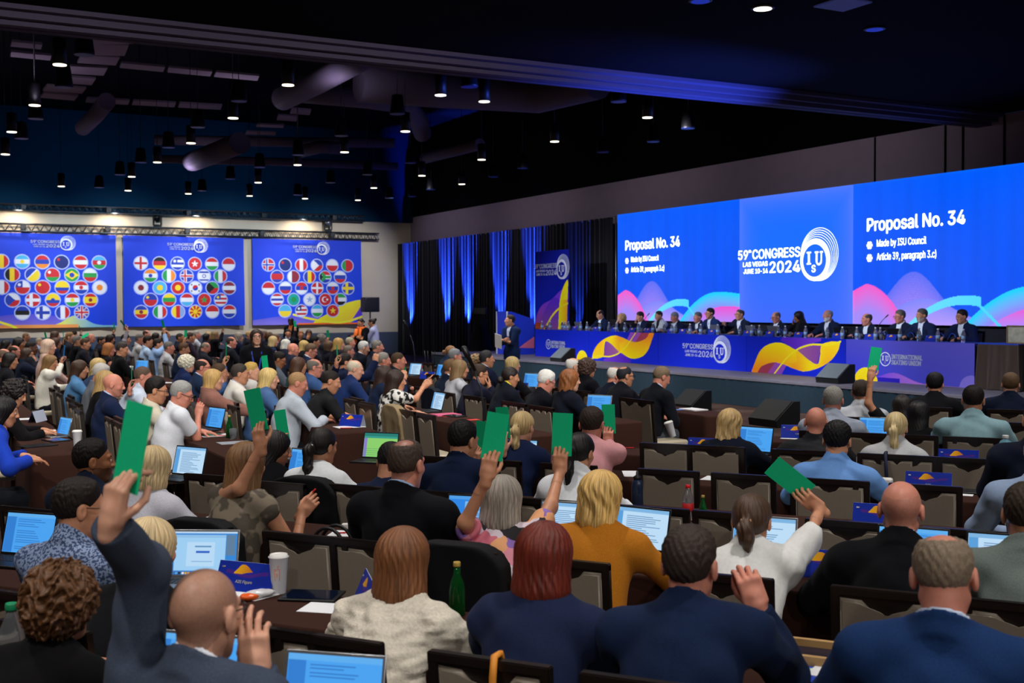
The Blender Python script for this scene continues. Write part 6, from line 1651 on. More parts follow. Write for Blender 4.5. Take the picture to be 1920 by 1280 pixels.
add(1110, 797, 'R3', 'm', 'p', 'short', '#2d231d', 'shirt', '#cc8f94', 'cotton', 'in a pink shirt with a blue lanyard', look=(-6, 10, 0), glasses=1, lanyard='#16226a', fat=1.15, bs=1.05, cards=[(1, 1141, 785, -2, 0.9)])
add(1570, 828, 'R3', 'm', 'b', 'full', '#0b0a0c', 'shirt', '#5f8ac6', 'cotton', 'in a sky blue collared shirt', look=(0, 12, 0), bs=1.05)
add(1948, 790, 'R3', 'm', 'b', 'short', '#14100e', J, '#101626', 'wool', 'in a dark jacket at the right edge by the sanitizer', look=(0, 8, 0))
add(1370, 795, 'R4', 'f', 'a', 'wavy:-0.2', '#bb9c68', J, '#0d1322', 'wool', 'in a dark jacket with wavy fair hair', look=(10, 10, 0), fat=1.1)
add(1530, 793, 'R4', 'm', 'p', 'bald', '#4a3a30', 'shirt', '#17181d', 'cotton', 'in a black shirt with a bald head', look=(-8, 8, 0), fat=1.1, bs=1.05)
add(1680, 803, 'R4', 'f', 'a', 'tail:0.2', '#c8b281', J, '#b2b4b8', 'wool', 'in a pale grey blazer with a black bow', look=(2, 8, 0))
add(1562, 752, 'R5', 'm', 'p', 'short', '#8d8a84', 'shirt', '#9ba4b6', 'cotton', 'in a grey-blue shirt, hand at the temple', look=(-6, 10, 0), fat=1.2, bs=1.1, arms={-1: 'face'})
add(1722, 778, 'R5', 'f', 'b', 'long:-0.3', '#120f10', 'sweater', '#0b0b0f', 'wool', 'in black with very long dark hair', look=(0, 6, 0))
add(1825, 752, 'R5', 'm', 'b', 'short', '#1a1412', 'shirt', '#83a6b0', 'cotton', 'in a pale teal shirt', look=(0, 10, 0), fat=1.15, bs=1.12)
add(1615, 737, 'R6', 'm', 'b', 'short', '#3a2f28', 'shirt', '#aeb2ba', 'cotton', 'in a light grey shirt near the stage', look=(0, 8, 0), lanyard='#1a2868')
add(1692, 765, 'R6', 'f', 'b', 'long', '#1a1310', 'tee', '#101014', 'cotton', 'in a black T-shirt, bare arm stretched up', cards=[(-1, 1640, 672, 10, 0.8)])
add(1753, 722, 'R7', 'm', 'b', 'full', '#0b0a0c', J, '#101014', 'wool', 'in a black jacket in front of the stage table', look=(0, 8, 0))
add(1895, 722, 'R7', 'm', 'a', 'short', '#5a4430', J, '#10182c', 'wool', 'in a navy suit before the side table', look=(0, 6, 0), bs=1.06)
# ---- centre block, near part
add(1240, 708, 'C4', 'm', 'p', 'short', '#75634f', J, '#0d0f16', 'wool', 'in a black suit looking at a phone', look=(8, 26, 0), shirt='#a9bcd8', pants='#43464e', arms={-1: 'lap', 1: 'lap'}, fat=1.1)
add(1172, 706, 'C4', 'm', 'b', 'thin', '#23252b', J, '#101119', 'wool', 'in a black jacket with thinning hair and glasses', look=(6, 6, 0), glasses=1, shirt='#b9c6dc')
add(1153, 706, 'C4', 'm', 'p', 'horse', '#d0ccc4', J, '#131a2a', 'wool', 'in a dark suit leaning behind the glasses wearer', look=(8, 18, 0), shirt='#c9d2e2')
add(1103, 690, 'C4', 'f', 'b', 'curly:-0.1', '#45322a', J, '#0d0e14', 'wool', 'in a black jacket under the left ribbon panel', look=(0, 6, 0))
add(1075, 688, 'C4', 'm', 'a', 'horse', '#d3d0ca', J, '#10131e', 'wool', 'in dark navy below the wedge monitor', look=(10, 8, 0))
add(962, 684, 'C4', 'f', 'a', 'long:-0.24', '#b9a06c', 'sweater', '#0f1016', 'knit', 'in a sparkly black knit in front of the presenter', look=(4, 4, 0))
add(913, 674, 'C4', 'm', 'b', 'full', '#303034', J, '#131a30', 'wool', 'in a navy suit with a white collar, looking up', look=(12, 2, 0), shirt='#d5dcea')
add(895, 680, 'C4', 'f', 'b', 'curly:-0.08', '#8c7150', J, '#151a28', 'wool', 'in dark blue behind the white collar', look=(6, 8, 0))
add(853, 669, 'C4', 'm', 'p', 'short', '#7a7c80', J, '#16213a', 'wool', 'in navy bending forward near the far microphone', look=(10, 12, 0))
add(845, 660, 'C5', 'f', 'b', 'bun:-0.03', '#8a6340', J, '#1a2a48', 'wool', 'in a blue jacket by the stage corner', look=(20, 14, 0))
add(1024, 716, 'C3', 'm', 'p', 'full', '#d2d0cb', J, '#0f1119', 'wool', 'in a black suit, white-topped and bowed over papers', look=(10, 26, 0), glasses=1, fat=1.1)
add(1070, 713, 'C3', 'f', 'a', 'wavy:-0.16', '#84502a', J, '#10141f', 'wool', 'in a dark jacket with auburn waves', look=(6, 6, 0))
add(957, 707, 'C3', 'f', 'b', 'bun:-0.06', '#1d1310', J, '#11151f', 'wool', 'in a dark jacket with a yellow scarf', look=(14, 12, 0), shirt='#d8d020')
add(900, 702, 'C3', 'm', 'b', 'short', '#34281e', J, '#1b1c2e', 'wool', 'in a dark plum suit, hand on the face', look=(8, 14, 0), glasses=1, arms={1: 'face'})
add(863, 692, 'C3', 'f', 'b', 'lob:-0.18', '#7f6444', 'shirt', '#b9bac2', 'cotton', 'in a white striped top by the tall microphone', look=(10, 6, 0), topmat=mat_pattern('stripe_top', '#c2c3c9', '#9a9ca6', 34, 0.5, 'wave'))
add(846, 692, 'C3', 'm', 'b', 'short', '#62492f', J, '#151e32', 'wool', 'in a dark navy suit left of the striped top', look=(20, 10, 0), shirt='#d5dcea', fat=1.1)
add(747, 677, 'C3', 'm', 'p', 'crew', '#40311f', 'shirt', '#10141e', 'cotton', 'in a dark shirt with a card, near the curtain', look=(14, 4, 0), cards=[(1, 757, 695, -12, 0.75)])
add(719, 677, 'C3', 'm', 'p', 'short', '#7f7a72', J, '#16213c', 'wool', 'in a navy suit beside the raised fist', look=(12, 8, 0), shirt='#d5dcea')
add(743, 714, 'c2', 'f', 'b', 'lob:-0.22', '#2b1b16', 'tee', '#c9c9c6', 'cotton', 'in a black and white printed blouse', look=(16, 8, 0), topmat=mat_pattern('bw_print', '#d2d0cb', '#0f0f12', 20, 0.52), hands=[(1, 795, 724, 0.25, 50, [0.1, 1.1, 1.2, 1.2])])
add(722, 705, 'c2', 'f', 'b', 'long:-0.2', '#2e1d16', J, '#14203a', 'wool', 'in dark blue behind the printed blouse', look=(12, 8, 0), hands=[(1, 757, 712, 0.2, 0, 0.9)])
add(666, 693, 'c2', 'm', 'a', 'horse', '#c9bda6', J, '#1a2c58', 'wool', 'in blue, bald, beyond the outstretched navy sleeve', look=(20, 16, 0))
add(648, 680, 'c2', 'm', 'b', 'short', '#1f1714', J, '#101a38', 'wool', 'in a navy suit with a fist raised', look=(8, 6, 0), bs=1.1, sc=1.06, hands=[(1, 704, 678, 0.1, 5, 1.2)], cards=[(-1, 632, 660, -4, 0.3)])
add(590, 690, 'c2', 'm', 'p', 'horse', '#6c645c', J, '#34507e', 'wool', 'in a blue jacket wearing glasses, centre left', look=(16, 8, 0), glasses=1)
add(561, 686, 'c2', 'f', 'b', 'bob:-0.13', '#4c3122', 'sweater', '#1f3a3a', 'wool', 'in dark green with a chestnut bob', look=(6, 6, 0))
add(523, 675, 'c2', 'm', 'c', 'short', '#17120f', J, '#4d535d', 'wool', 'in a grey suit and glasses, bowed, blue card up', look=(18, 24, 0), glasses=1, cards=[(-1, 508, 670, 6, 0.6, 'b')])
add(558, 720, 'c1', 'm', 'p', 'crew', '#9c7a55', J, '#aeb7c2', 'wool', 'in a pale grey jacket with clipped sandy hair', look=(14, 20, 0), fat=1.15)
add(620, 716, 'c1', 'm', 'b', 'crew', '#1f1815', 'tee', '#0d0e12', 'cotton', 'in a black polo shirt leaning on the table', look=(16, 18, 0), fat=1.12, bs=1.1, collar=1)
add(505, 710, 'c1', 'f', 'a', 'lob:-0.2', '#c8ac6c', J, '#42618f', 'cotton', 'in a denim jacket', look=(20, 8, 0))
add(450, 702, 'c1', 'm', 'b', 'short', '#3c3530', J, '#d4d0c8', 'cotton', 'in a creased white jacket with lanyard', look=(14, 8, 0), lanyard='#1c2c50', fat=1.1, shirt='#a9b4cc')
add(472, 697, 'c1', 'f', 'a', 'short', '#b9974f', 'tee', '#c4c2be', 'cotton', 'in a white T-shirt with a black wristband', look=(18, 6, 0), cards=[(1, 497, 682, -6, 0.85)], watch=1)
add(401, 712, 'c1', 'f', 'a', 'long:-0.24', '#bd985d', J, '#8c6156', 'knit', 'in a pink tweed jacket', look=(14, 4, 0))
add(412, 700, 'c1', 'f', 'b', 'short', '#4a3626', J, '#3a5a8c', 'cotton', 'in denim hidden behind the pink tweed', look=(10, 4, 0), cards=[(1, 424, 658, 2, 0.35)])
add(380, 690, 'c1', 'm', 'p', 'horse', '#2c2420', J, '#1d2d48', 'wool', 'in a slate navy suit and glasses, centre left', look=(16, 6, 0), glasses=1, shirt='#cfd8ea')
add(352, 682, 'c1', 'f', 'a', 'curly:-0.05', '#ccc7b4', J, '#15234a', 'wool', 'in navy with a white cloud of hair', look=(10, 10, 0))
add(340, 740, 'c0', 'm', 'p', 'short', '#93938f', 'tee', '#d2d5dc', 'cotton', 'in a white polo shirt holding a red pen', look=(18, 22, 0), glasses=1, fat=1.15, lanyard='#1c2c50', collar=1, hands=[(1, 372, 778, 0.12, 8, [0.9, 0.9, 1, 1])], watch=-1)
add(293, 733, 'c0', 'm', 'b', 'full', '#15100f', 'shirt', '#c2bba8', 'cotton', 'in a beige shirt and dark glasses', look=(14, 12, 0), glasses=1)
add(268, 707, 'c0', 'm', 'p', 'crew', '#5c4a3e', 'shirt', '#c4d0e2', 'cotton', 'in a pale blue shirt, card at the chest', look=(10, 14, 0), cards=[(-1, 247, 703, 0, 0.25)])
add(213, 722, 'c0', 'm', 'p', 'bald', '#5a4636', J, '#15203c', 'wool', 'in a navy blazer, bald, at the aisle', look=(14, 10, 0), shirt='#aebfe0', beard=('#5a4636', 0.3))
add(199, 715, 'c0', 'f', 'a', 'long:-0.26', '#ab8b58', 'sweater', '#0e0d10', 'wool', 'in black hidden behind the bald head', look=(8, 8, 0))
add(190, 702, 'c0', 'm', 'p', 'full', '#b9b5af', J, '#5e6169', 'wool', 'in a mid-grey suit, bowed', look=(16, 24, 0), fat=1.12)
add(186, 688, 'c0', 'f', 'a', 'wavy:-0.2', '#b79c63', J, '#2a3c5c', 'wool', 'in blue behind the grey suit', look=(14, 10, 0))
add(150, 692, 'c0', 'f', 'b', 'long:-0.24', '#3c2618', 'shirt', '#4a78a4', 'cotton', 'in a light blue denim shirt', look=(14, 10, 0))
add(95, 680, 'c0', 'f', 'b', 'long:-0.26', '#80603a', 'sweater', '#d8d6ca', 'knit', 'in a white knit, raising a blue card', look=(24, 12, 0), cards=[(1, 120, 660, 6, 0.5, 'b')])
add(52, 665, 'c0', 'f', 'b', 'long:-0.2', '#3e2b21', J, '#141b2e', 'wool', 'in dark navy, hand over the mouth', look=(24, 4, 0), arms={1: 'face'}, glasses=1)
add(28, 660, 'c0', 'm', 'p', 'horse', '#3a2c24', J, '#151b2c', 'wool', 'in a dark suit at the left edge of the crowd', look=(20, 10, 0))
add(28, 738, 'c-1', 'f', 'b', 'curly:-0.09', '#160f0e', 'sweater', '#0d0b0e', 'wool', 'in black writing at the left edge', look=(20, 26, 0))
add(8, 772, 'c-2', 'f', 'b', 'bob:-0.12', '#0e0b0d', J, '#1c3dae', 'wool', 'in a cobalt blue blazer at the left edge', look=(8, 14, 0), fat=1.1)
# ---- far part of the centre block
def addF(px, py, sex, skin, hair, hcol, top, tcol, who, fab='wool', **o):
    return add(px, py, 'F', sex, skin, hair, hcol, top, tcol, fab, who, **o)
addF(317, 652, 'm', 'p', 'short', '#6a6763', 'shirt', '#b9bac0', 'in a white shirt under the middle banner', 'cotton', look=(12, 8, 0))
addF(345, 655, 'm', 'b', 'short', '#5c4330', J, '#16233e', 'in a navy suit right of the white shirt', look=(10, 14, 0))
addF(278, 641, 'm', 'b', 'full', '#211a17', 'shirt', '#a9c2e2', 'in a light blue shirt typing', 'cotton', look=(16, 8, 0))
addF(205, 655, 'f', 'p', 'bob', '#a86a38', 'sleeveless', '#151014', 'in a black sleeveless top, copper hair', look=(16, 8, 0))
addF(229, 655, 'm', 'b', 'short', '#3a3330', 'sweater', '#0c0c0f', 'in a black jumper with a badge', look=(16, 16, 0))
addF(386, 652, 'm', 'p', 'horse', '#8a7b6c', J, '#20222c', 'bending down in dark grey', look=(20, 30, 0), z=1.1)
addF(388, 633, 'f', 'b', 'long', '#141015', J, '#1b1e30', 'in dark blue with long black hair', look=(14, 0, 0))
addF(404, 629, 'f', 'b', 'bob', '#8a704c', 'sweater', '#0d0d12', 'in black, long sleeve raised', look=(14, 0, 0), cards=[(1, 417, 611, -8, 0.35)])
addF(434, 642, 'm', 'p', 'horse', '#3b2f28', J, '#16181f', 'in a black suit with a bald crown', look=(14, 4, 0), shirt='#cdd6e8')
addF(448, 632, 'f', 'a', 'wavy:-0.12', '#8d8278', J, '#141a30', 'in navy with fluffy greying hair', look=(10, 6, 0))
addF(513, 640, 'f', 'a', 'lob', '#cbb27a', 'sleeveless', '#1d2848', 'in a sleeveless navy top right of the standing woman'.replace('woman', 'person'), look=(14, 6, 0))
addF(537, 646, 'f', 'a', 'bob', '#d6d6cc', J, '#1c2130', 'in dark grey with a white bob', look=(12, 6, 0))
addF(550, 656, 'm', 'p', 'bald', '#5a4636', J, '#1a2032', 'in charcoal, bald, holding a blue card', look=(14, 10, 0), cards=[(1, 553, 657, 22, 0.6, 'b')])
addF(571, 649, 'f', 'a', 'lob', '#c9aa68', J, '#12141a', 'in black with fair hair and glasses', look=(14, 10, 0), glasses=1)
addF(590, 642, 'm', 'b', 'full', '#101015', J, '#2a2c3a', 'in a grey jacket with black hair', look=(16, 12, 0))
addF(583, 658, 'm', 'p', 'short', '#5f4c3a', J, '#182038', 'in navy and glasses reading a tablet', look=(18, 22, 0), glasses=1, shirt='#d2daea')
addF(618, 650, 'f', 'a', 'long:-0.3', '#5a4230', J, '#10131e', 'in black with hair down the back', look=(18, -2, 0))
addF(604, 636, 'f', 'b', 'curly:-0.05', '#77706a', J, '#2c2e38', 'in grey below the pale green card', look=(10, 6, 0), cards=[(1, 615, 627, -6, 0.7)])
addF(636, 645, 'f', 'a', 'lob', '#b58e4e', J, '#1a1a24', 'in dark clothes with golden hair', look=(12, 6, 0))
addF(657, 643, 'm', 'p', 'short', '#9a947c', J, '#1b2234', 'in dark blue beside the golden hair', look=(16, 4, 0))
addF(654, 660, 'm', 'p', 'short', '#6c6056', 'shirt', '#5a78b4', 'in a blue collar, bearded, in profile', 'cotton', look=(16, 4, 0), beard=('#8a7c70', 0.4))
addF(682, 653, 'm', 'a', 'full', '#bdbdbb', J, '#151a26', 'in a black suit with silver hair', look=(10, 16, 0), shirt='#d5dcea')
addF(708, 651, 'm', 'p', 'short', '#77726c', J, '#1c2336', 'in dark navy with a thin card held edge-on', look=(12, 4, 0), cards=[(1, 695, 642, -32, 0.2)])
far = [  # distant rows: px, py, sex, skin, hair, colour, top, colour, card
    (36, 644, 'f', 'c', 'bob', '#141012', J, '#151520', None), (49, 632, 'm', 'b', 'crew', '#7a5a44', 'shirt', '#6a5a50', None), (59, 653, 'm', 'd', 'crew', '#1a1412', J, '#1a1c24', None), (74, 642, 'f', 'a', 'short', '#9a8c74', 'shirt', '#8a94b0', (1, 70, 640, 0, 0.3, 'g')),
    (92, 650, 'f', 'a', 'bob', '#c4a894', 'sweater', '#b89a90', None), (104, 630, 'f', 'b', 'bob', '#4a3226', J, '#30303c', (-1, 86, 631, -14, 0.7, 'g')), (106, 643, 'f', 'b', 'lob', '#4a3024', J, '#141a30', None), (127, 642, 'm', 'b', 'full', '#0f0d10', J, '#161a2c', (-1, 119, 629, -8, 0.5, 'g')),
    (132, 633, 'f', 'a', 'short', '#8c6a46', J, '#25252f', None), (140, 629, 'm', 'b', 'full', '#1c1512', J, '#20202a', (1, 150, 617, -16, 0.5, 'g')), (146, 640, 'm', 'b', 'short', '#77726e', 'tee', '#0e0e14', (1, 158, 630, 62, 0.7, 'g')), (171, 634, 'm', 'p', 'bald', '#a88', 'shirt', '#2c4668', None),
    (12, 648, 'f', 'b', 'bob', '#15100f', J, '#121218', None), (1, 656, 'f', 'a', 'bob', '#a88070', 'sweater', '#4a3a3a', None), (207, 636, 'f', 'b', 'long', '#2c1c16', J, '#1a161e', (1, 214, 613, 0, 0.6, 'g')), (236, 637, 'm', 'b', 'full', '#2a221e', 'shirt', '#9a94a0', (-1, 231, 607, -38, 0.6, 'g')),
    (263, 636, 'm', 'p', 'short', '#75706c', 'shirt', '#b2b4b8', None), (275, 627, 'm', 'p', 'horse', '#3a2e28', J, '#22242e', None), (293, 632, 'f', 'b', 'bob', '#1c1412', J, '#1a1a24', None), (311, 628, 'm', 'b', 'horse', '#4a3c30', J, '#1c1c26', None),
    (297, 646, 'm', 'b', 'short', '#241c18', 'shirt', '#8fb0e0', (1, 306, 609, -14, 0.7, 'g')), (338, 634, 'm', 'c', 'crew', '#2a2220', J, '#181c2a', None), (357, 633, 'm', 'b', 'short', '#3a2a22', J, '#2a2230', (-1, 348, 627, 4, 0.8, 'g')), (369, 628, 'm', 'p', 'short', '#9c9890', 'shirt', '#b4bac8', None),
    (391, 628, 'f', 'a', 'bob', '#b8a070', J, '#20202a', None), (467, 629, 'f', 'a', 'short', '#a88a5c', J, '#1c1c26', None), (495, 627, 'm', 'p', 'short', '#8a7c6e', J, '#252530', None), (506, 632, 'f', 'b', 'curly:-0.05', '#5a3c28', J, '#1a1e2e', None), (519, 634, 'f', 'b', 'bob', '#5a4436', J, '#22222e', None),
    (20, 676, 'f', 'b', 'bob', '#1a1412', 'sweater', '#15151b', None), (8, 668, 'm', 'p', 'horse', '#6a5648', J, '#1e2230', None), (160, 645, 'f', 'b', 'short', '#4a3628', J, '#1a1a22', None), (190, 640, 'm', 'b', 'short', '#2a201a', J, '#20222e', None)]
far.sort(key=lambda q: q[0])
CN = {J: 'jacket', 'shirt': 'shirt', 'tee': 'T-shirt', 'sweater': 'sweater'}
def tone(h):
    r, g, b = [x for x in lin(h)]; l = 0.3 * r + 0.6 * g + 0.1 * b
    return 'black' if l < 0.009 else 'dark' if l < 0.03 else 'mid-toned' if l < 0.2 else 'pale'
for i, (x, y, sx, sk, hr, hc, tp, tc_, cd) in enumerate(far):
    o = dict(cards=[cd]) if cd else {}
    addF(x, y, sx, sk, hr, hc, tp, tc_, 'in a %s %s, %s from left in the back rows' % (tone(tc_), CN[tp], ordw(i + 1)), look=((i * 37) % 30, (i * 13) % 14, 0), z=1.22, group='delegates in the back rows', **o)
# three facing the camera far behind
for (x, y, sx, hr, hc, tc_, who, o) in ((540, 625, 'm', 'short', '#241a16', '#1a2238', 'in a navy suit facing the camera, far back', dict(shirt='#cdd6e8', beard=('#241a16', 0.5))), (564, 628, 'f', 'short', '#8a5a3a', '#12141c', 'in black facing the camera, lifting a card', dict(cards=[(1, 553, 608, -10, 0.8)])), (579, 626, 'f', 'long', '#3c2a22', '#0e0f15', 'in black facing the camera, hand at chin', dict(arms={1: 'face'}))):
    addF(x, y, sx, 'b', hr, hc, J, tc_, who, turn=math.radians(105), z=1.22, **o)
# ---- standing people
def addS(px, py, D, sex, skin, hair, hcol, top, tcol, fab, who, hd, **o):
    P = onDepth(px, py, D); root = P.copy(); root[2] = o.pop('floor', 0.0)
    f = np.array([math.sin(hd), math.cos(hd), 0]); root = root - f * 0.05
    arms = dict(o.pop('arms', {-1: 'down', 1: 'down'}))
    cards = []; sv = np.array([math.cos(hd), -math.sin(hd), 0])
    s = dict(root=root, heading=hd, head=P, D=D, sex=sex, skin=skin, hair=hair, haircol=hcol, top=(top, tcol, fab), seed=len(PEOPLE) + 5, label='person ' + who, stand=True, arms=arms, **o)
    info = make_person(s); info['head'] = P; info['who'] = who; PEOPLE.append(info); return info
addS(481, 632, 17.2, 'f', 'a', 'long:-0.28', '#33241f', J, '#0e0f14', 'wool', 'standing in black among the seated rows', math.radians(168), look=(-10, 0, 0), glasses=1, lanyard='#1c3aa8', sc=0.95)
addS(545, 603, 36.0, 'f', 'd', 'long', '#131013', J, '#101016', 'wool', 'standing in black with an orange scarf under the right banner', math.radians(190), shirt='#d8743a', open=1)
SC1 = addS(676, 605, 31.0, 'f', 'b', 'bun', '#1f1817', J, '#0f1016', 'wool', 'standing in black with a bright orange scarf by the corner', math.radians(215), arms={-1: 'fold', 1: 'fold'})
addS(697, 605, 31.6, 'f', 'b', 'bun:0.07', '#1a1313', 'sweater', '#aab0d8', 'wool', 'standing in a white hooded top by the corner', math.radians(275), arms={-1: 'fold', 1: 'fold'}, collar=1, fat=1.1)
sf = MB(); n_ = SC1['N']
for k in range(9):
    a = k / 8 * 2 * math.pi
sf.tube([n_ + A3(0.10 * math.cos(a), 0.10 * math.sin(a), 0.03 + 0.02 * math.sin(a)) for a in np.linspace(0, 2 * math.pi, 17)], 0.045, n=10)
fS = SC1['toL'].T @ A3(0, 1, 0)
sf.tube([n_ + fS * 0.12 + A3(-0.06, 0, 0.0), n_ + fS * 0.17 + A3(-0.07, 0, -0.2), n_ + fS * 0.16 + A3(-0.07, 0, -0.36)], 0.05, n=8)
sf.tube([n_ + fS * 0.13 + A3(0.05, 0, 0.0), n_ + fS * 0.18 + A3(0.06, 0, -0.15), n_ + fS * 0.17 + A3(0.05, 0, -0.27)], 0.045, n=8)
so_ = sf.build('scarf', mat('scarf_orange', '#e0681a', rough=0.7)); so_.parent = SC1['root']
bpy.context.view_layer.update(); so_.matrix_parent_inverse = SC1['root'].matrix_world.inverted()
PR = addS(956, 601, 25.0, 'm', 'b', 'short', '#2c221e', J, '#16264a', 'wool', 'standing in a navy suit with white papers before the stage', math.radians(232), shirt='#cdd8ee', tie_shirt='#2c62b8', look=(28, -2, 0), pants='#16264a',
          arms={-1: 'fold', 1: 'fold'})
# ---- the row at the stage table
dais = [(1125, 590, 'm', 'b', 'horse', '#2a211d', '#14203c', 'in a navy suit, leftmost at the stage table, reading', dict(look=(14, 24, 0))),
        (1165, 597, 'f', 'a', 'curly:-0.08', '#b08a5c', '#15161e', 'in black, second at the stage table, hand on face', dict(arms={1: 'face'}, notie=1)),
        (1200, 594, 'm', 'b', 'full', '#2c221e', '#131c34', 'in a dark suit, third at the stage table, chin on hand', dict(look=(10, 16, 0), arms={1: 'face'})),
        (1235, 592, 'f', 'b', 'short', '#2c1f1a', '#b4b6be', 'in a white jacket, fourth at the stage table', dict(look=(10, 10, 0), notie=1)),
        (1265, 595, 'm', 'p', 'short', '#77787e', '#141d34', 'in navy, fifth at the stage table, looking down', dict(look=(16, 22, 0))),
        (1308, 595, 'm', 'p', 'short', '#55565c', '#16203a', 'in navy, sixth at the stage table', dict(look=(0, 4, 0))),
        (1331, 588, 'm', 'b', 'full', '#15120f', '#182a56', 'in a blue suit and glasses, seventh at the stage table', dict(look=(12, 4, 0), glasses=1)),
        (1387, 590, 'm', 'b', 'thin', '#3a3430', '#151c30', 'in a dark suit and black glasses, eighth at the stage table', dict(look=(12, 2, 0), glasses=1, hands=1)),
        (1455, 595, 'm', 'p', 'horse', '#6a5c52', '#151c30', 'in a black suit, ninth at the stage table, balding', dict(look=(10, 16, 0), glasses=1)),
        (1497, 594, 'f', 'c', 'long:-0.24', '#100d10', '#14141c', 'in black, tenth at the stage table, hand at mouth', dict(look=(34, 16, 0), arms={1: 'face'}, notie=1)),
        (1552, 592, 'm', 'p', 'horse', '#8a8884', '#14203a', 'in navy with a white beard at the stage table', dict(look=(12, 4, 0), beard=('#d8d8d4', 0.9), fat=1.15, tie='#3f6fc0')),
        (1625, 599, 'm', 'p', 'horse', '#4a4440', '#161e32', 'in a dark suit, fourth from right at the stage table', dict(look=(24, 6, 0), fat=1.1)),
        (1687, 594, 'm', 'p', 'full', '#5a534e', '#151d34', 'in a dark suit and glasses, third from right at stage table', dict(look=(14, 6, 0), glasses=1)),
        (1728, 592, 'm', 'b', 'full', '#4c4844', '#182240', 'in navy with striped tie and grey beard', dict(look=(14, 4, 0), beard=('#a8a8a8', 0.7), tie='#8a94a8')),
        (1803, 594, 'm', 'b', 'full', '#1e1815', '#151e3c', 'in a navy suit, rightmost at the stage table', dict(look=(14, 8, 0)))]
DAIS = []
for i, (x, y, sx, sk, hr, hc, tc_, who, o) in enumerate(dais):
    P = onW(x, y, 17.02); hd = CA + math.pi; f = np.array([math.sin(hd), math.cos(hd), 0]); root = P - f * 0.12; root[2] = DECK
    arms = dict(o.pop('arms', {})); 
    s = dict(root=root, heading=hd, head=P, D=depth_of(P) * 0.62, sex=sx, skin=sk, hair=hr, haircol=hc, top=(J, tc_, 'wool'), seed=400 + i, label='person ' + who, arms=arms)
    nt_ = o.pop('notie', 0); hs = o.pop('hands', 0); tie = o.pop('tie', '#24407c')
    if not nt_: s.update(shirt='#d5deee', tie_shirt=tie)
    else: s.update(open=1, shirt='#1a1a22')
    s.update(o)
    if hs: s['arms'][1] = dict(w=A3(0.22, 0.36, 0.98), cu=0.8)
    info = make_person(s); info['who'] = who; info['P'] = P; DAIS.append(info)
    put_chair(root[0], root[1], hd, 'chair of the person ' + who, 'chairs on the stage', z=DECK)

# ================================================================ tables, empty chairs, things on the tables
def rtab(k, s0, s1, lab):
    L = s1 - s0; c = RRS(R_hip(k) + 0.55, (s0 + s1) / 2); put_table(c, RA, L, lab)
def ctab(k, t0, t1, lab):
    c = TW((t0 + t1) / 2, C_hip(k) + 0.55); put_table(c, CA, t1 - t0, lab)
RT_ = {-1: (-4.4, 1.2), 0: (-5.0, 1.4), 1: (-5.5, 1.6), 2: (-4.9, 1.7), 3: (-4.1, 1.8), 4: (-3.4, 1.8), 5: (-2.5, 1.8), 6: (-2.1, 1.8), 7: (-2.0, 1.8)}
for k, (s0, s1) in RT_.items(): rtab(k, s0, s1, 'long brown-clothed table, %s row of the near block counted from the camera' % ordw(k + 2))
CT_ = {-2: (9.9, 12.5), -1: (10.4, 16.4), 0: (9.3, 16.4), 1: (10.7, 16.4), 2: (9.5, 16.4), 3: (10.1, 16.4), 4: (10.2, 18.5)}
for k, (t0, t1) in CT_.items(): ctab(k, t0, t1, 'long brown-clothed table, %s row of the centre block from the left' % ordw(k + 3))
for k in range(-1, 5): ctab(k, 17.6, 27.5, 'long brown-clothed table behind the cross aisle, %s row from the left' % ordw(k + 2))
put_table(TW(20.9, 9.35), CA, 1.6, 'short brown table with radio receivers near the curtain')
empt = [(500, 1158, 'R0', 'empty taupe chair right of the blue-grey blazer, lower left'), (715, 1000, 'R1', 'empty taupe chair left of the cropped-hair black suit, behind the cream sweater'), (562, 980, 'R1', 'empty taupe chair with a black handbag beside it'),
        (62, 945, 'R1', 'empty taupe chair behind the blue patterned shirt at left edge'), (372, 962, 'R1', 'empty taupe chair under a black coat, behind the open silver laptop'), (570, 900, 'R2', 'empty taupe chair under a black coat, right of the sleeveless taupe top'),
        (667, 909, 'R2', 'empty taupe chair left of the cropped-hair black suit, third row'), (837, 918, 'R2', 'empty taupe chair with a green-capped bottle before it'), (1222, 938, 'R2', 'empty taupe chair right of the mustard sweater'), (1372, 950, 'R2', 'empty taupe chair left of the white blazer ponytail'),
        (1590, 965, 'R2', 'empty taupe chair left of the shaved head, third row'), (1816, 978, 'R2', 'empty taupe chair right of the shaved head'), (395, 897, 'R2', 'empty taupe chair left of the sleeveless taupe top'), (1253, 876, 'R3', 'empty taupe chair behind the plastic bowl, fourth row'),
        (1394, 881, 'R3', 'empty taupe chair left of the tilted green card'), (1565, 894, 'R3', 'empty taupe chair behind the sky blue shirt'), (1735, 893, 'R3', 'empty taupe chair behind the KOR plate'), (805, 852, 'R3', 'empty taupe chair just left of the navy suit, fourth row'),
        (1248, 832, 'R4', 'empty taupe chair beside the tilted paper cup'), (1346, 836, 'R4', 'empty taupe chair behind the wavy fair hair'), (1500, 848, 'R4', 'empty taupe chair left of the sky blue shirt'), (1700, 853, 'R4', 'empty taupe chair with a navy strap over its back'), (1816, 854, 'R4', 'empty taupe chair left of the sanitizer bottle'),
        (1838, 822, 'R5', 'empty taupe chair behind the pale teal shirt'), (1900, 1140, 'R1', 'empty taupe chair at the right edge, lower right'), (1636, 795, 'R5', 'empty taupe chair behind the long light grey shirt'), (1905, 800, 'R6', 'empty taupe chair right of the pale teal shirt')]
for px, py, row, lab in empt:
    k = int(row[1:]); d = ray(px, py); P = CAMP + d * ((R_hip(k) - 0.25) / (d @ RF)); h = P + RF * 0.25
    put_chair(h[0], h[1], RA, lab)
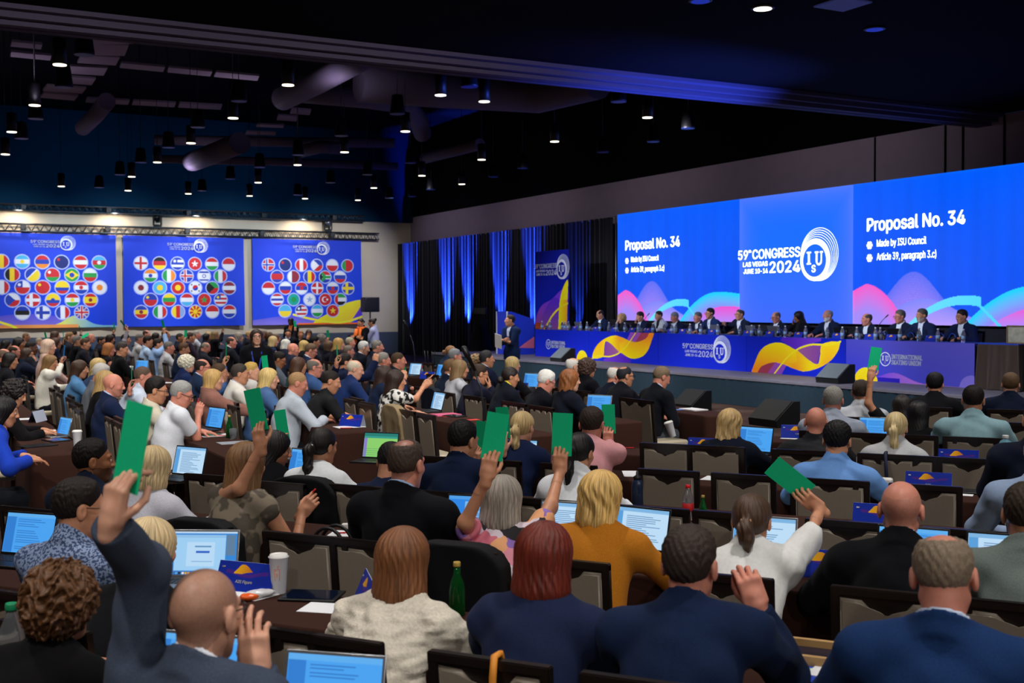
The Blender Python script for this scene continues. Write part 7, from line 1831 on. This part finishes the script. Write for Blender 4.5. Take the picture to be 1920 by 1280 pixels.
emptC = [(799, 772, 2, 'empty taupe chair at the aisle end, right of the coat-draped one'), (764, 757, 2, 'empty taupe chair between the beige coat and the aisle chair'), (690, 748, 2, 'empty taupe chair left of the beige coat'), (658, 742, 2, 'empty taupe chair behind the black polo shirt'), (1020, 760, 3, 'empty taupe chair behind the auburn waves'),
         (970, 752, 3, 'empty taupe chair behind the yellow scarf wearer'), (885, 740, 3, 'empty taupe chair behind the plum suit'), (1110, 735, 4, 'empty taupe chair behind the open blue laptop, centre front'),
         (1205, 745, 4, 'empty taupe chair right behind the phone reader'), (205, 770, 0, 'empty taupe chair in the line at left, behind the navy blazer'), (222, 785, 0, 'empty taupe chair nearest the camera in the left line'), (130, 735, 0, 'empty taupe chair in the left line behind the grey suit'), (148, 745, 0, 'second empty taupe chair in the left line behind the grey suit'),
         (112, 722, 0, 'farthest empty taupe chair in the left line'), (45, 705, 0, 'empty taupe chair by the white knit sweater'), (400, 738, 1, 'empty taupe chair behind the pink tweed'), (388, 728, 1, 'second empty taupe chair behind the pink tweed'), (438, 752, 1, 'empty taupe chair behind the creased white jacket'), (738, 764, 2, 'taupe chair under a beige coat in the centre')]
CHP = {}
for px, py, k, lab in emptC:
    d = ray(px, py); P = CAMP + d * ((C_hip(k) - 0.25) / (d @ ND)); h = P + ND * 0.25
    CHP[lab] = h; put_chair(h[0], h[1], CA, lab)
def over_chair(h, hd, col, label, key, seed, long=0.55, cat='coat'):
    """garment draped over a chair back"""
    L = lambda p: p
    f = lambda p: np.maximum(np.maximum(np.abs(sd_ell(p * A3(1, 1, 1), (0, -0.25, 0.62), (0.30, 0.10, 0.36)) ) - 0.012, 0.955 - long - p[:, 2] + 0.03 * np.sin(p[:, 0] * 24)), -1) 
    def f2(p):
        y0 = -0.205 - 0.05 * (p[:, 2] - 0.44) / 0.5
        b = np.maximum(np.maximum(np.abs(p[:, 0]) - 0.245 - 0.05 * np.clip(0.9 - p[:, 2], 0, 1) * (p[:, 2] < 0.9), np.abs(p[:, 1] - y0) - 0.052 - 0.015 * np.sin(p[:, 0] * 30 + 3 * np.sin(p[:, 2] * 6)) * np.clip(0.95 - p[:, 2], 0, 1)), p[:, 2] - 0.972 + 0.10 * (np.abs(p[:, 0]) / 0.25) ** 4)
        return np.maximum(b + wrinkle(p, 0.006, 14, seed), 0.955 - long - p[:, 2] + 0.02 * np.sin(p[:, 0] * 24 + seed))
    V, F = surface_nets(f2, A3(-0.36, -0.42, 0.955 - long - 0.05), A3(0.36, -0.06, 1.02), 0.013)
    o = link('draped_coat', np_mesh('draped_coat', V, F, [cloth(col, 'cotton')]), None, (h[0], h[1], 0), (0, 0, -hd)); return tag(o, label, cat)
def chair_at(px, py, k, blk='R'):
    d = ray(px, py)
    h = CAMP + d * ((R_hip(k) - 0.25) / (d @ RF)) + RF * 0.25 if blk == 'R' else CAMP + d * ((C_hip(k) - 0.25) / (d @ ND)) + ND * 0.25
    return A3(h[0], h[1], 0)
over_chair(chair_at(738, 764, 2, 'C'), CA, '#8d7a5c', 'beige coat hanging over a chair in the centre', 'c', 3, 0.8)
over_chair(chair_at(372, 962, 1), RA, '#0d0d10', 'black coat over the chair behind the silver laptop', 'c', 4, 0.5)
over_chair(chair_at(570, 900, 2), RA, '#0d0d10', 'black coat over the chair right of the sleeveless top', 'c', 5, 0.5)
PM = {p['who']: p for p in PEOPLE}
w_ = PM['in a white striped top by the tall microphone']; over_chair(w_['rootp'] - ND * 0.0, CA, '#0c1424', 'navy jacket over the chair of the striped top wearer', 'c', 6, 0.5)
w_ = PM['in a floral blouse holding two cards up']; over_chair(w_['rootp'], RA, '#0c0c0f', 'black padded jacket over the floral blouse wearer\'s chair', 'c', 7, 0.45, 'jacket')
w_ = PM['in a white polo shirt holding a red pen']
def bag(c, hd, col, label, w=0.34, d=0.16, h=0.3, handles=True, name='handbag'):
    rt = empty(name, c, -hd); tag(rt, label, 'bag')
    V, F = surface_nets(lambda p: np.maximum(smax(np.sqrt((np.maximum(np.abs(p - A3(0, 0, h / 2)) - A3(w / 2 - 0.05, d / 2 - 0.05, h / 2 - 0.05), 0) ** 2).sum(1)) - 0.05, -1 - p[:, 2] * 0, 0.01) + wrinkle(p, 0.006, 14, 5), -p[:, 2]), A3(-w, -d, -0.05), A3(w, d, h + 0.1), 0.014)
    link('bag_body', np_mesh('bag_body', V, F, [mat('bag_' + col, col, rough=0.5)]), rt)
    if handles:
        for y in (-0.04, 0.04):
            b = MB(); b.tube([(0.11 * math.cos(a), y, h - 0.02 + 0.16 * math.sin(a)) for a in np.linspace(0, math.pi, 13)], 0.009, n=8); b.build('handle', mat('bag_handle_' + col, col, rough=0.45), rt)
    return rt
h = chair_at(562, 980, 1); bag(h + RF * 0.02 + A3(0, 0, 0.485), RA, '#121114', 'black handbag on the empty chair beside the sleeveless taupe top')
bag(TW(10.95, C_hip(0) - 0.36, 0.05), CA, '#0b0b0e', 'black backpack hanging low at the white polo shirt', 0.34, 0.2, 0.5, False, 'backpack')
P = onZ(1470, 955, 0.5); h = CAMP + ray(1470, 955) * ((R_hip(2) + 0.02) / (ray(1470, 955) @ RF)); bag(A3(h[0], h[1], 0.0), RA, '#a8875c', 'tan straw handbag between the chairs below the tilted card', 0.36, 0.14, 0.66)
# ---------------- things on the tables
def at(px, py, blk='R', ins=0.06):
    P = onZ(px, py, TZ)
    if blk == 'R':
        r = P @ RF; k = round((r - 0.55 - 3.34) / 1.34); rc = R_hip(k) + 0.55; r2 = min(rc + 0.23 - ins, max(rc - 0.23 + ins, r))
        d = ray(px, py); q = CAMP + d * (r2 / (d @ RF)); return A3(q[0], q[1], TZ)
    w = P @ ND; k = round((w - 0.55 - 2.10) / 1.39); wc = C_hip(k) + 0.55; w2 = min(wc + 0.23 - ins, max(wc - 0.23 + ins, w))
    d = ray(px, py); q = CAMP + d * (w2 / (d @ ND)); return A3(q[0], q[1], TZ)
def ahead(who, off=0.62, side=0.0):
    p = PM[who]; hd = p['hd']; f = A3(math.sin(hd), math.cos(hd), 0); s_ = A3(math.cos(hd), -math.sin(hd), 0)
    return p['rootp'] + f * off + s_ * side
ML = lambda px, py, lab, kind='mail', blk='R', body='silver', dh=0.0, tilt=105, s=1.0: put_laptop(at(px, py, blk, 0.115), (RA if blk == 'R' else CA) + dh, lab, kind, s, body, tilt)
ML(366, 1078, 'silver laptop with a login page by the AZE plate', 'mac', dh=-0.38)
ML(18, 1040, 'laptop with plain blue screen at the left edge', 'mail', body='black', dh=-0.1)
ML(318, 1312, 'laptop with a mail list left of the shaved head, lower left', 'mail', dh=-0.15)
ML(590, 1338, 'laptop glowing blue at the bottom edge', 'mail', dh=-0.2)
ML(872, 1005, 'laptop with a text page beside the black suit', 'word', body='black', dh=-0.12)
ML(958, 905, 'black laptop with a blue page behind the floral blouse', 'page', body='black')
ML(700, 882, 'laptop showing a green spreadsheet', 'sheet', body='black', dh=-0.1)
ML(1045, 1020, 'laptop with a white page right of the floral blouse', 'page')
ML(1178, 1034, 'laptop half hidden by the mustard sweater', 'page', body='black', dh=0.15)
ML(1420, 1020, 'silver-framed laptop in front of the white blazer', 'page')
ML(1705, 1092, 'dark laptop right of the black jacket', 'mail', body='black')
ML(1880, 1104, 'laptop with a red seal page at the right edge', 'page', body='black')
ML(1402, 846, 'bright laptop right of the wavy fair hair', 'mail', body='black', dh=0.25)
ML(1640, 832, 'laptop hidden behind the pale grey blazer', 'mail')
ML(330, 918, 'laptop at the light grey blazer', 'page', body='black', dh=0.1)
ML(545, 905, 'laptop lighting the face in black', 'mail', dh=0.2)
ML(802, 760, 'laptop with a pale document by the pointing finger', 'page', 'C', 'black')
ML(1112, 765, 'blue laptop in the centre front rows', 'mail', 'C', dh=-0.5)
ML(820, 700, 'laptop left of the dark navy suit, glowing blue', 'mail', 'C', dh=-0.3)
ML(768, 712, 'laptop behind the second raised card, centre', 'page', 'C', 'black', dh=-0.3)
ML(610, 690, 'pair-side laptop in front of the long hair', 'mail', 'C', dh=-0.5)
ML(382, 785, 'laptop in front of the white polo shirt', 'mail', 'C', 'black', dh=-0.3)
ML(100, 778, 'small laptop at the person writing on the left', 'mail', 'C', dh=-0.3, s=0.8)
ML(10, 700, 'slim blue screen at the far left edge', 'mail', 'C', dh=-0.3, s=0.8)
ML(256, 690, 'blue laptop on the table end behind the cross aisle', 'mail', 'C', dh=-0.6)
ML(985, 728, 'laptop beside the yellow scarf wearer', 'mail', 'C', dh=-0.3)
ML(135, 700, 'laptop before the white knit sweater', 'page', 'C', dh=-0.2)
NPL = lambda px, py, lab, txt, blk='R', dh=0.0: put_nameplate(at(px, py, blk, 0.07), (RA if blk == 'R' else CA) + dh, lab, txt)
NPL(464, 1070, 'name plate reading AZE Figure', 'AZE Figure', dh=-0.05)
NPL(1545, 1080, 'name plate reading CZE, partly hidden', 'CZE', dh=-0.1)
NPL(1741, 908, 'name plate reading KOR', 'KOR')
NPL(1797, 868, 'name plate behind the chair backs, above the KOR plate', '')
NPL(1495, 815, 'name plate reading TUR by the bald black shirt', 'TUR', dh=-0.1)
NPL(1322, 838, 'name plate by the tilted paper cup', 'O')
NPL(1650, 985, 'name plate hidden by the shaved head', '')
NPL(690, 1100, 'name plate edge left of the cream sweater', '', dh=0.9)
NPL(660, 792, 'name plate in front of the black polo shirt', '', 'C', -0.5)
NPL(802, 716, 'small name plate near the red-capped bottle', '', 'C', -0.5)
NPL(975, 735, 'name plate beside the yellow scarf wearer', '', 'C', -0.4)
NPL(70, 790, 'grey-backed name plate at the left table', '', 'C', 0.5)
NPL(345, 772, 'name plate behind the white polo shirt wearer\'s arm', '', 'C', 0.2)
put_cup(at(523, 1098), 'white paper cup with orange print, beside the AZE plate', 0.17, '#e0702a')
put_cup(at(1262, 828), 'plain white paper cup leaning, behind the chairs', 0.15, tilt=-0.32)
put_cup(at(145, 830, 'C'), 'white paper cup at the left table end', 0.17)
put_cup(at(262, 712, 'C'), 'white paper cup with red print, left table behind aisle', 0.17, '#c4342c')
put_cup(at(246, 706, 'C'), 'second white cup with red print, behind the first', 0.17, '#c4342c')
put_tablet(at(585, 1108), RA - 0.3, 'black tablet lying by the paper cup', 'dark')
put_tablet(at(105, 826, 'C', 0.1), CA - 0.3, 'black and white tablet on the left table end', 'grey')
put_tablet(at(852, 772, 'C', 0.1), CA - 0.3, 'black tablet by the pink folder', 'grey')
put_tablet(at(1815, 918), RA, 'dark blue tablet right of the KOR plate', 'dark')
put_tablet(at(712, 790, 'C', 0.1), CA, 'black tablet case at the brown table corner', 'dark')
lp = lambda px, py, lab, blk='R', dh=0.0, w=0.21, d=0.29, **k: lay_paper(at(px, py, blk, 0.12), (RA if blk == 'R' else CA) + dh, lab, w, d, **k)
lp(612, 1140, 'white note sheet right of the black tablet', dh=-0.2, w=0.2, d=0.15)
lp(475, 1090, 'white papers under the red pen by the AZE plate', dh=0.2, w=0.2, d=0.16)
lp(640, 1000, 'white note sheet with red pen, behind the cream sweater', dh=-0.3, w=0.12, d=0.16)
lp(1195, 885, 'stack of white papers right of the pink shirt', dh=-0.4)
lp(1345, 897, 'white sheet between two empty chairs', w=0.2, d=0.2)
lp(1275, 965, 'white sheet with red pen near the red-capped bottle', w=0.14, d=0.2, dh=0.3)
lp(1560, 1098, 'white notebook under the CZE plate', th=0.02, w=0.2, d=0.16, name='notebook', cat='notebook')
lp(1800, 927, 'folded white sheet below the dark blue tablet', w=0.16, d=0.09)
lp(420, 962, 'white papers in front of the light grey blazer', dh=-0.2)
lp(70, 836, 'dark folder at the left table end', 'C', dh=-0.3, mt=M_black, name='folder', cat='folder', th=0.008)
lp(85, 806, 'small white leaflet on the left table', 'C', w=0.1, d=0.2)
lp(55, 785, 'loose papers under the writing hand at left', 'C')
lp(405, 806, 'white papers in front of the white polo shirt', 'C')
lp(395, 815, 'green card lying among the papers at the white polo', 'C', w=0.1, d=0.21, mt=M_green, name='voting_card', cat='card')
lp(440, 815, 'grey leaflet at the table end by the green bottle', 'C', mt=mat('leaflet_grey', '#8d929c', rough=0.6))
lp(835, 768, 'pink folder on the centre table', 'C', mt=mat('folder_pink', '#c8567a', rough=0.6), th=0.012, name='folder', cat='folder', w=0.24, d=0.3)
lp(846, 776, 'red and white leaflet left of the stage-side mic', 'C', w=0.1, d=0.2, mt=mat('leaflet_red', '#c83a34', rough=0.6))
lp(882, 787, 'second red and white leaflet beside the first', 'C', w=0.1, d=0.2, mt=mat('leaflet_red', '#c83a34', rough=0.6))
lp(655, 800, 'white papers at the brown table corner', 'C')
lp(1300, 757, 'open white notebook on the front table', 'C', w=0.3, d=0.2, th=0.012, name='notebook', cat='notebook')
lp(1268, 768, 'blue leaflet at the front table', 'C', w=0.1, d=0.2, mt=mat('leaflet_blue', '#5a8ad8', rough=0.6))
lp(305, 722, 'white papers with red edge on the far table end', 'C')
lp(1480, 815, 'cream sheet below the TUR plate', w=0.15, d=0.12)
lp(1905, 945, 'white leaflet by the pale blue shirt', w=0.1, d=0.15)
for px, py, blk, dh, lab in ((450, 1088, 'R', 1.1, 'red pen on the papers by the AZE plate'), (650, 1000, 'R', 0.9, 'red pen behind the cream sweater'), (1285, 962, 'R', 0.7, 'red pen near the red-capped bottle'), (1178, 838, 'R', 1.2, 'red pen right of the pink shirt'), (1652, 912, 'R', 1.0, 'red pen left of the KOR plate'), (415, 817, 'C', 0.6, 'red pen by the green bottle'), (650, 803, 'C', 0.4, 'red pen at the brown table corner'), (1558, 812, 'R', 0.2, 'red pen by the bald black shirt')):
    put_pen(at(px, py, blk), (RA if blk == 'R' else CA) + dh, lab)
put_bottle(at(857, 1098), 'green glass bottle right of the cream sweater', 'green')
put_bottle(at(430, 812, 'C'), 'green glass bottle at the left table end', 'green')
put_bottle(at(818, 950), 'clear bottle with green cap behind the black suit', 'greencap')
put_bottle(at(1290, 985), 'clear bottle with red cap in front of the empty chairs', 'cola')
put_bottle(at(791, 712, 'C'), 'red-labelled bottle in the centre rows', 'cola')
put_bottle(at(1885, 868), 'hand sanitizer bottle with blue gel at right', 'sanitizer', s=1.25)
put_bottle(at(1195, 922), 'dark sports bottle left of the empty chairs', 'sport')
put_bottle(at(1318, 985), 'small yellow-capped bottle beside the red-capped one', 'green', s=0.7)
put_bottle(at(22, 1190), 'clear bottle at the lower left edge', 'greencap', s=1.3)
put_glass(at(655, 795, 'C'), 'water glass by the black polo shirt')
put_glass(at(437, 815, 'C'), 'water glass behind the green bottle')
put_glass(at(1262, 866), 'clear plastic bowl on the empty table', h=0.045, r=0.06)
# white charger box, snack wrapper, crumpled tissue, projector-like white adapter
def soft(name, P, r, label, cat, mt, seed, extra=None):
    V, F = surface_nets(lambda p: sd_ell(p, (0, 0, r[2] * 0.9), r) + wrinkle(p, 0.008, 60, seed), A3(-r[0] - 0.03, -r[1] - 0.03, -0.02), A3(r[0] + 0.03, r[1] + 0.03, r[2] * 2 + 0.03), 0.006)
    return tag(link(name, np_mesh(name, V, F, [mt]), None, P), label, cat)
soft('tissue', at(484, 1088), (0.035, 0.03, 0.028), 'crumpled white tissue left of the paper cup', 'tissue', M_paper, 3)
rt = empty('snack_wrapper', at(486, 1120), 0.5); tag(rt, 'orange and white snack wrapper on the near table', 'wrapper')
V, F = surface_nets(lambda p: sd_ell(p, (0, 0, 0.018), (0.075, 0.035, 0.018)) + wrinkle(p, 0.006, 70, 8), A3(-0.1, -0.06, -0.02), A3(0.1, 0.06, 0.06), 0.006); link('foil', np_mesh('foil', V, F, [mat('foil_white', '#cfd0d2', rough=0.25)]), rt)
V, F = surface_nets(lambda p: sd_ell(p, (-0.05, -0.02, 0.016), (0.04, 0.03, 0.016)) + wrinkle(p, 0.005, 70, 9), A3(-0.11, -0.07, -0.02), A3(0.03, 0.03, 0.05), 0.006); link('orange_panel', np_mesh('orange_panel', V, F, [mat('foil_orange', '#e05a1a', rough=0.3)]), rt)
rt = empty('charger', at(658, 985), 0.4 - RA); tag(rt, 'white charger block behind the cream sweater', 'charger')
b = MB(); b.box((0, 0, 0.016), (0.10, 0.04, 0.032), bevel=0.006); b.build('block', M_white, rt)
rt = empty('adapter', at(1655, 905), -0.5); tag(rt, 'white adapter with cable left of the KOR plate', 'adapter')
b = MB(); b.box((0, 0, 0.035), (0.13, 0.07, 0.06), bevel=0.015); b.build('block', M_white, rt)
b = MB(); b.tube([(-0.06, 0, 0.03), (-0.12, 0.02, 0.012), (-0.14, -0.05, 0.006), (-0.08, -0.09, 0.006)], 0.004, n=6); b.build('cable', M_white, rt)
# wooden box frame and blue folder between the two navy suits
c = at(1535, 1215); rt = empty('wooden_tray', c, -RA); tag(rt, 'shallow wooden tray between the dark and bright navy suits', 'tray')
b = MB()
for cc, dd in (((0, 0.10, 0.02), (0.30, 0.02, 0.04)), ((0, -0.10, 0.02), (0.30, 0.02, 0.04)), ((-0.14, 0, 0.02), (0.02, 0.2, 0.04)), ((0.14, 0, 0.02), (0.02, 0.2, 0.04))): b.box(cc, dd, bevel=0.002)
b.build('frame', mat('pale_wood', '#b08a58', rough=0.5, noise=0.15, scale=8, stretch=(1, 12, 1)), rt)
b = MB(); b.box((0, 0, 0.008), (0.28, 0.2, 0.012)); b.build('inlay', mat('tray_inlay', '#14162a', rough=0.3), rt)
lay_paper(at(1512, 1262, 'R', 0.1) , RA, 'blue folder below the wooden tray', 0.14, 0.2, name='folder', mt=mat('folder_blue', '#1a3fb8', rough=0.5), cat='folder', th=0.006)
lay_paper(at(1512, 1262, 'R', 0.1) + A3(0.02, 0, 0.0065), RA + 0.1, 'pale green sticky note on the blue folder', 0.06, 0.06, name='sticky_note', mt=mat('note_green', '#a9d8b0', rough=0.8), cat='note', th=0.001, z=TZ + 0.0065)
lay_paper(at(1555, 1258, 'R', 0.1), RA + 0.1, 'white folded sheet right of the blue folder', 0.1, 0.2, th=0.01)
# small hanging strap and orange band on chairs
h = chair_at(945, 1245, 0); rt = empty('orange_band', A3(h[0], h[1], 0) + A3(0, 0, 0), -RA); tag(rt, 'orange band looped over the chair at bottom centre', 'strap')
b = MB(); b.tube([(-0.02, -0.30, 0.72), (-0.02, -0.285, 0.90), (-0.02, -0.275, 0.952), (-0.02, -0.235, 0.952), (-0.02, -0.20, 0.85)], 0.012, n=6); b.build('band', mat('band_orange', '#d8882a', rough=0.6), rt)
h = chair_at(1700, 853, 4); rt = empty('navy_strap', A3(h[0], h[1], 0), -RA); tag(rt, 'navy strap hanging over an empty chair back', 'strap')
b = MB(); b.tube([(-0.12, -0.27, 0.55), (-0.13, -0.29, 0.80), (-0.14, -0.285, 0.95), (-0.14, -0.235, 0.953), (-0.14, -0.19, 0.8)], 0.013, n=6); b.build('strap', mat('strap_navy', '#10183a', rough=0.7), rt)
# held things: phone, white papers of the presenter, red pens in hands
def in_hand(who, side, name, label, size, mt, cat, off=(0, -0.03, 0.09), ppl=None):
    p = (ppl or PM)[who]; q = p['AR'][side]; hf = p['toL'].T @ q['hf']; c = p['Wd'](q['W']) + hf @ A3(*off)
    b = MB(); b.box((0, 0, 0), size, bevel=min(size) * 0.3); o = b.build(name, mt); M4 = Matrix.Identity(4)
    for i in range(3):
        for j in range(3): M4[i][j] = hf[i, j]
        M4[i][3] = c[i]
    o.matrix_world = M4; return tag(o, label, cat)
in_hand('in a black suit looking at a phone', 1, 'phone', 'glowing phone held by the front black suit', (0.07, 0.008, 0.14), mat('phone_glow', '#5aa8e8', rough=0.1, emit=0.6), 'phone', (0, 0.03, 0.10))
in_hand('in a white polo shirt holding a red pen', 1, 'pen', 'red pen in the raised hand of the white polo', (0.01, 0.01, 0.14), M_red, 'pen', (0.03, -0.02, 0.09))
in_hand('in a sleeveless taupe top, with a red pen', 1, 'pen', 'red pen in the hand of the sleeveless taupe top', (0.009, 0.009, 0.13), M_red, 'pen', (0.03, -0.02, 0.08))
PMS = {p['who']: p for p in PEOPLE}
pr = PMS['standing in a navy suit with white papers before the stage']
c = pr['Wd'](pr['L'](pr['head']) + A3(0.06, 0.28, -0.44)); o = lay_paper((0, 0, 0), 0, 'white papers held by the standing presenter', 0.22, 0.31, th=0.012)
o.matrix_world = Matrix.Translation(Vector(c)) @ Matrix.Rotation(-math.radians(232), 4, 'Z') @ Matrix.Rotation(math.radians(80), 4, 'X') @ Matrix.Rotation(0.2, 4, 'Z')
# microphones on stands
mic_stand(A3(*TW(9.78, 4.98, 0)[:2], 0), 1.42, 'tall dark microphone stand at the centre aisle', boom=(-0.10, 0.02))
mic_stand(A3(*TW(18.9, 8.25, 0)[:2], 0), 1.55, 'chrome microphone stand in front of the drapes', boom=(-0.10, 0.0))
rt = empty('wireless_receiver', TW(20.9, 9.35, TZ), -CA); tag(rt, 'wireless receiver with antennas on the short brown table', 'receiver')
b = MB(); b.box((0, 0, 0.03), (0.5, 0.28, 0.06), bevel=0.006); b.build('case', M_black, rt)
for x in (-0.2, -0.08, 0.08, 0.2):
    b = MB(); b.tube([(x, 0.1, 0.05), (x + 0.25 * x, 0.1, 0.34)], 0.008, n=6); b.build('antenna', M_black, rt)
# ---------------- stage table things
def onst(t, w, dz=0.0): return TW(t, w, ST_TOP + dz + 0.001)
tt = [d['P'] @ TD for d in DAIS]
for i, t in enumerate(tt):
    put_nameplate(onst(t - 0.05, 16.2), CA, 'blue name plate, %s from the left on the stage table' % ordw(i + 1), 'DELEGATE'[:0], z=ST_TOP, w=0.25, h=0.11, group='stage table name plates')
for i, k in enumerate((0, 1, 3, 4, 7, 8, 9, 11, 13)):
    put_laptop(onst(tt[k] + 0.02, 16.48), CA + math.pi, '%s of the open laptops on the stage table, from the left' % ordw(i + 1), 'mail', 1.0, 'silver' if k in (0, 7, 8, 9) else 'black', 108, 'laptops on the stage table', z=ST_TOP)
bt = sorted([tt[0] + 1.6, tt[0] + 1.25, tt[0] + 0.7, tt[0] + 0.35] + [q for t in tt for q in (t + 0.27, t - 0.26)] + [tt[-1] - 0.75], reverse=True)
for i, t in enumerate(bt): put_bottle(onst(t, 16.12 + 0.06 * (i % 3)), 'clear water bottle, %s from the left on the stage table' % ordw(i + 1), 'water', z=ST_TOP, s=1.15)
for i, t in enumerate([tt[0] + 1.45] + [t + 0.17 for t in tt]): put_glass(onst(t, 16.16), 'drinking glass, %s from the left on the stage table' % ordw(i + 1), z=ST_TOP, h=0.11, group='glasses on the stage table')
def headset(p, label):
    rt = empty('headset', p, -CA); tag(rt, label, 'headset', 'headsets on the stage table')
    b = MB(); b.tube([(0.075 * math.cos(a), 0, 0.05 + 0.10 * math.sin(a)) for a in np.linspace(0, math.pi, 13)], 0.008, n=8); b.build('headband', mat('headset_blue', '#1a3a9a', rough=0.3), rt)
    for sx in (-1, 1):
        b = MB(); b.lathe([(0.03, -0.014), (0.037, -0.008), (0.037, 0.008), (0.03, 0.014)], n=14, M=Matrix.Translation((sx * 0.075, 0, 0.042)) @ Matrix.Rotation(math.pi / 2, 4, 'Y')); b.build('ear_cup', M_black, rt)
for i, t in enumerate((tt[-1] - 0.25, tt[-1] - 0.5, tt[-1] + 0.42, tt[12] - 0.35, tt[9] + 0.4, tt[10] + 0.5)): headset(onst(t, 16.2), 'headset, %s of the stage table' % ordw(i + 1))
for i, k in enumerate((0, 4, 7, 13)):
    rt = empty('gooseneck_microphone', onst(tt[k] + 0.55, 16.4), -CA); tag(rt, 'gooseneck microphone, %s from the left on the stage table' % ordw(i + 1), 'microphone', 'gooseneck microphones')
    b = MB(); b.lathe([(0.05, 0), (0.05, 0.02), (0.02, 0.03)], n=16); b.build('base', M_black, rt)
    b = MB(); b.tube([(0, 0, 0.02), (0.02, 0, 0.2), (0.14, 0.04, 0.36), (0.2, 0.06, 0.42)], 0.006, n=6); b.build('neck', M_black, rt)
    b = MB(); b.tube([(0.2, 0.06, 0.42), (0.25, 0.075, 0.465)], 0.012, n=8); b.build('capsule', M_black, rt)
# blue uplights at the drapes
for i, x in enumerate((765, 833, 872, 932, 994, 1078)):
    p = onW(x, 600, 18.72); t = p @ TD; z0 = DECK if t < 32.4 else 0.0
    rt = empty('uplight', TW(t, 18.45, z0)); tag(rt, 'small floor uplight under the drapes, %s from the left' % ordw(i + 1), 'stage light', 'blue uplights')
    b = MB(); b.lathe([(0.09, 0), (0.1, 0.02), (0.1, 0.06), (0.08, 0.12)], n=16); b.build('housing', M_lampk, rt)
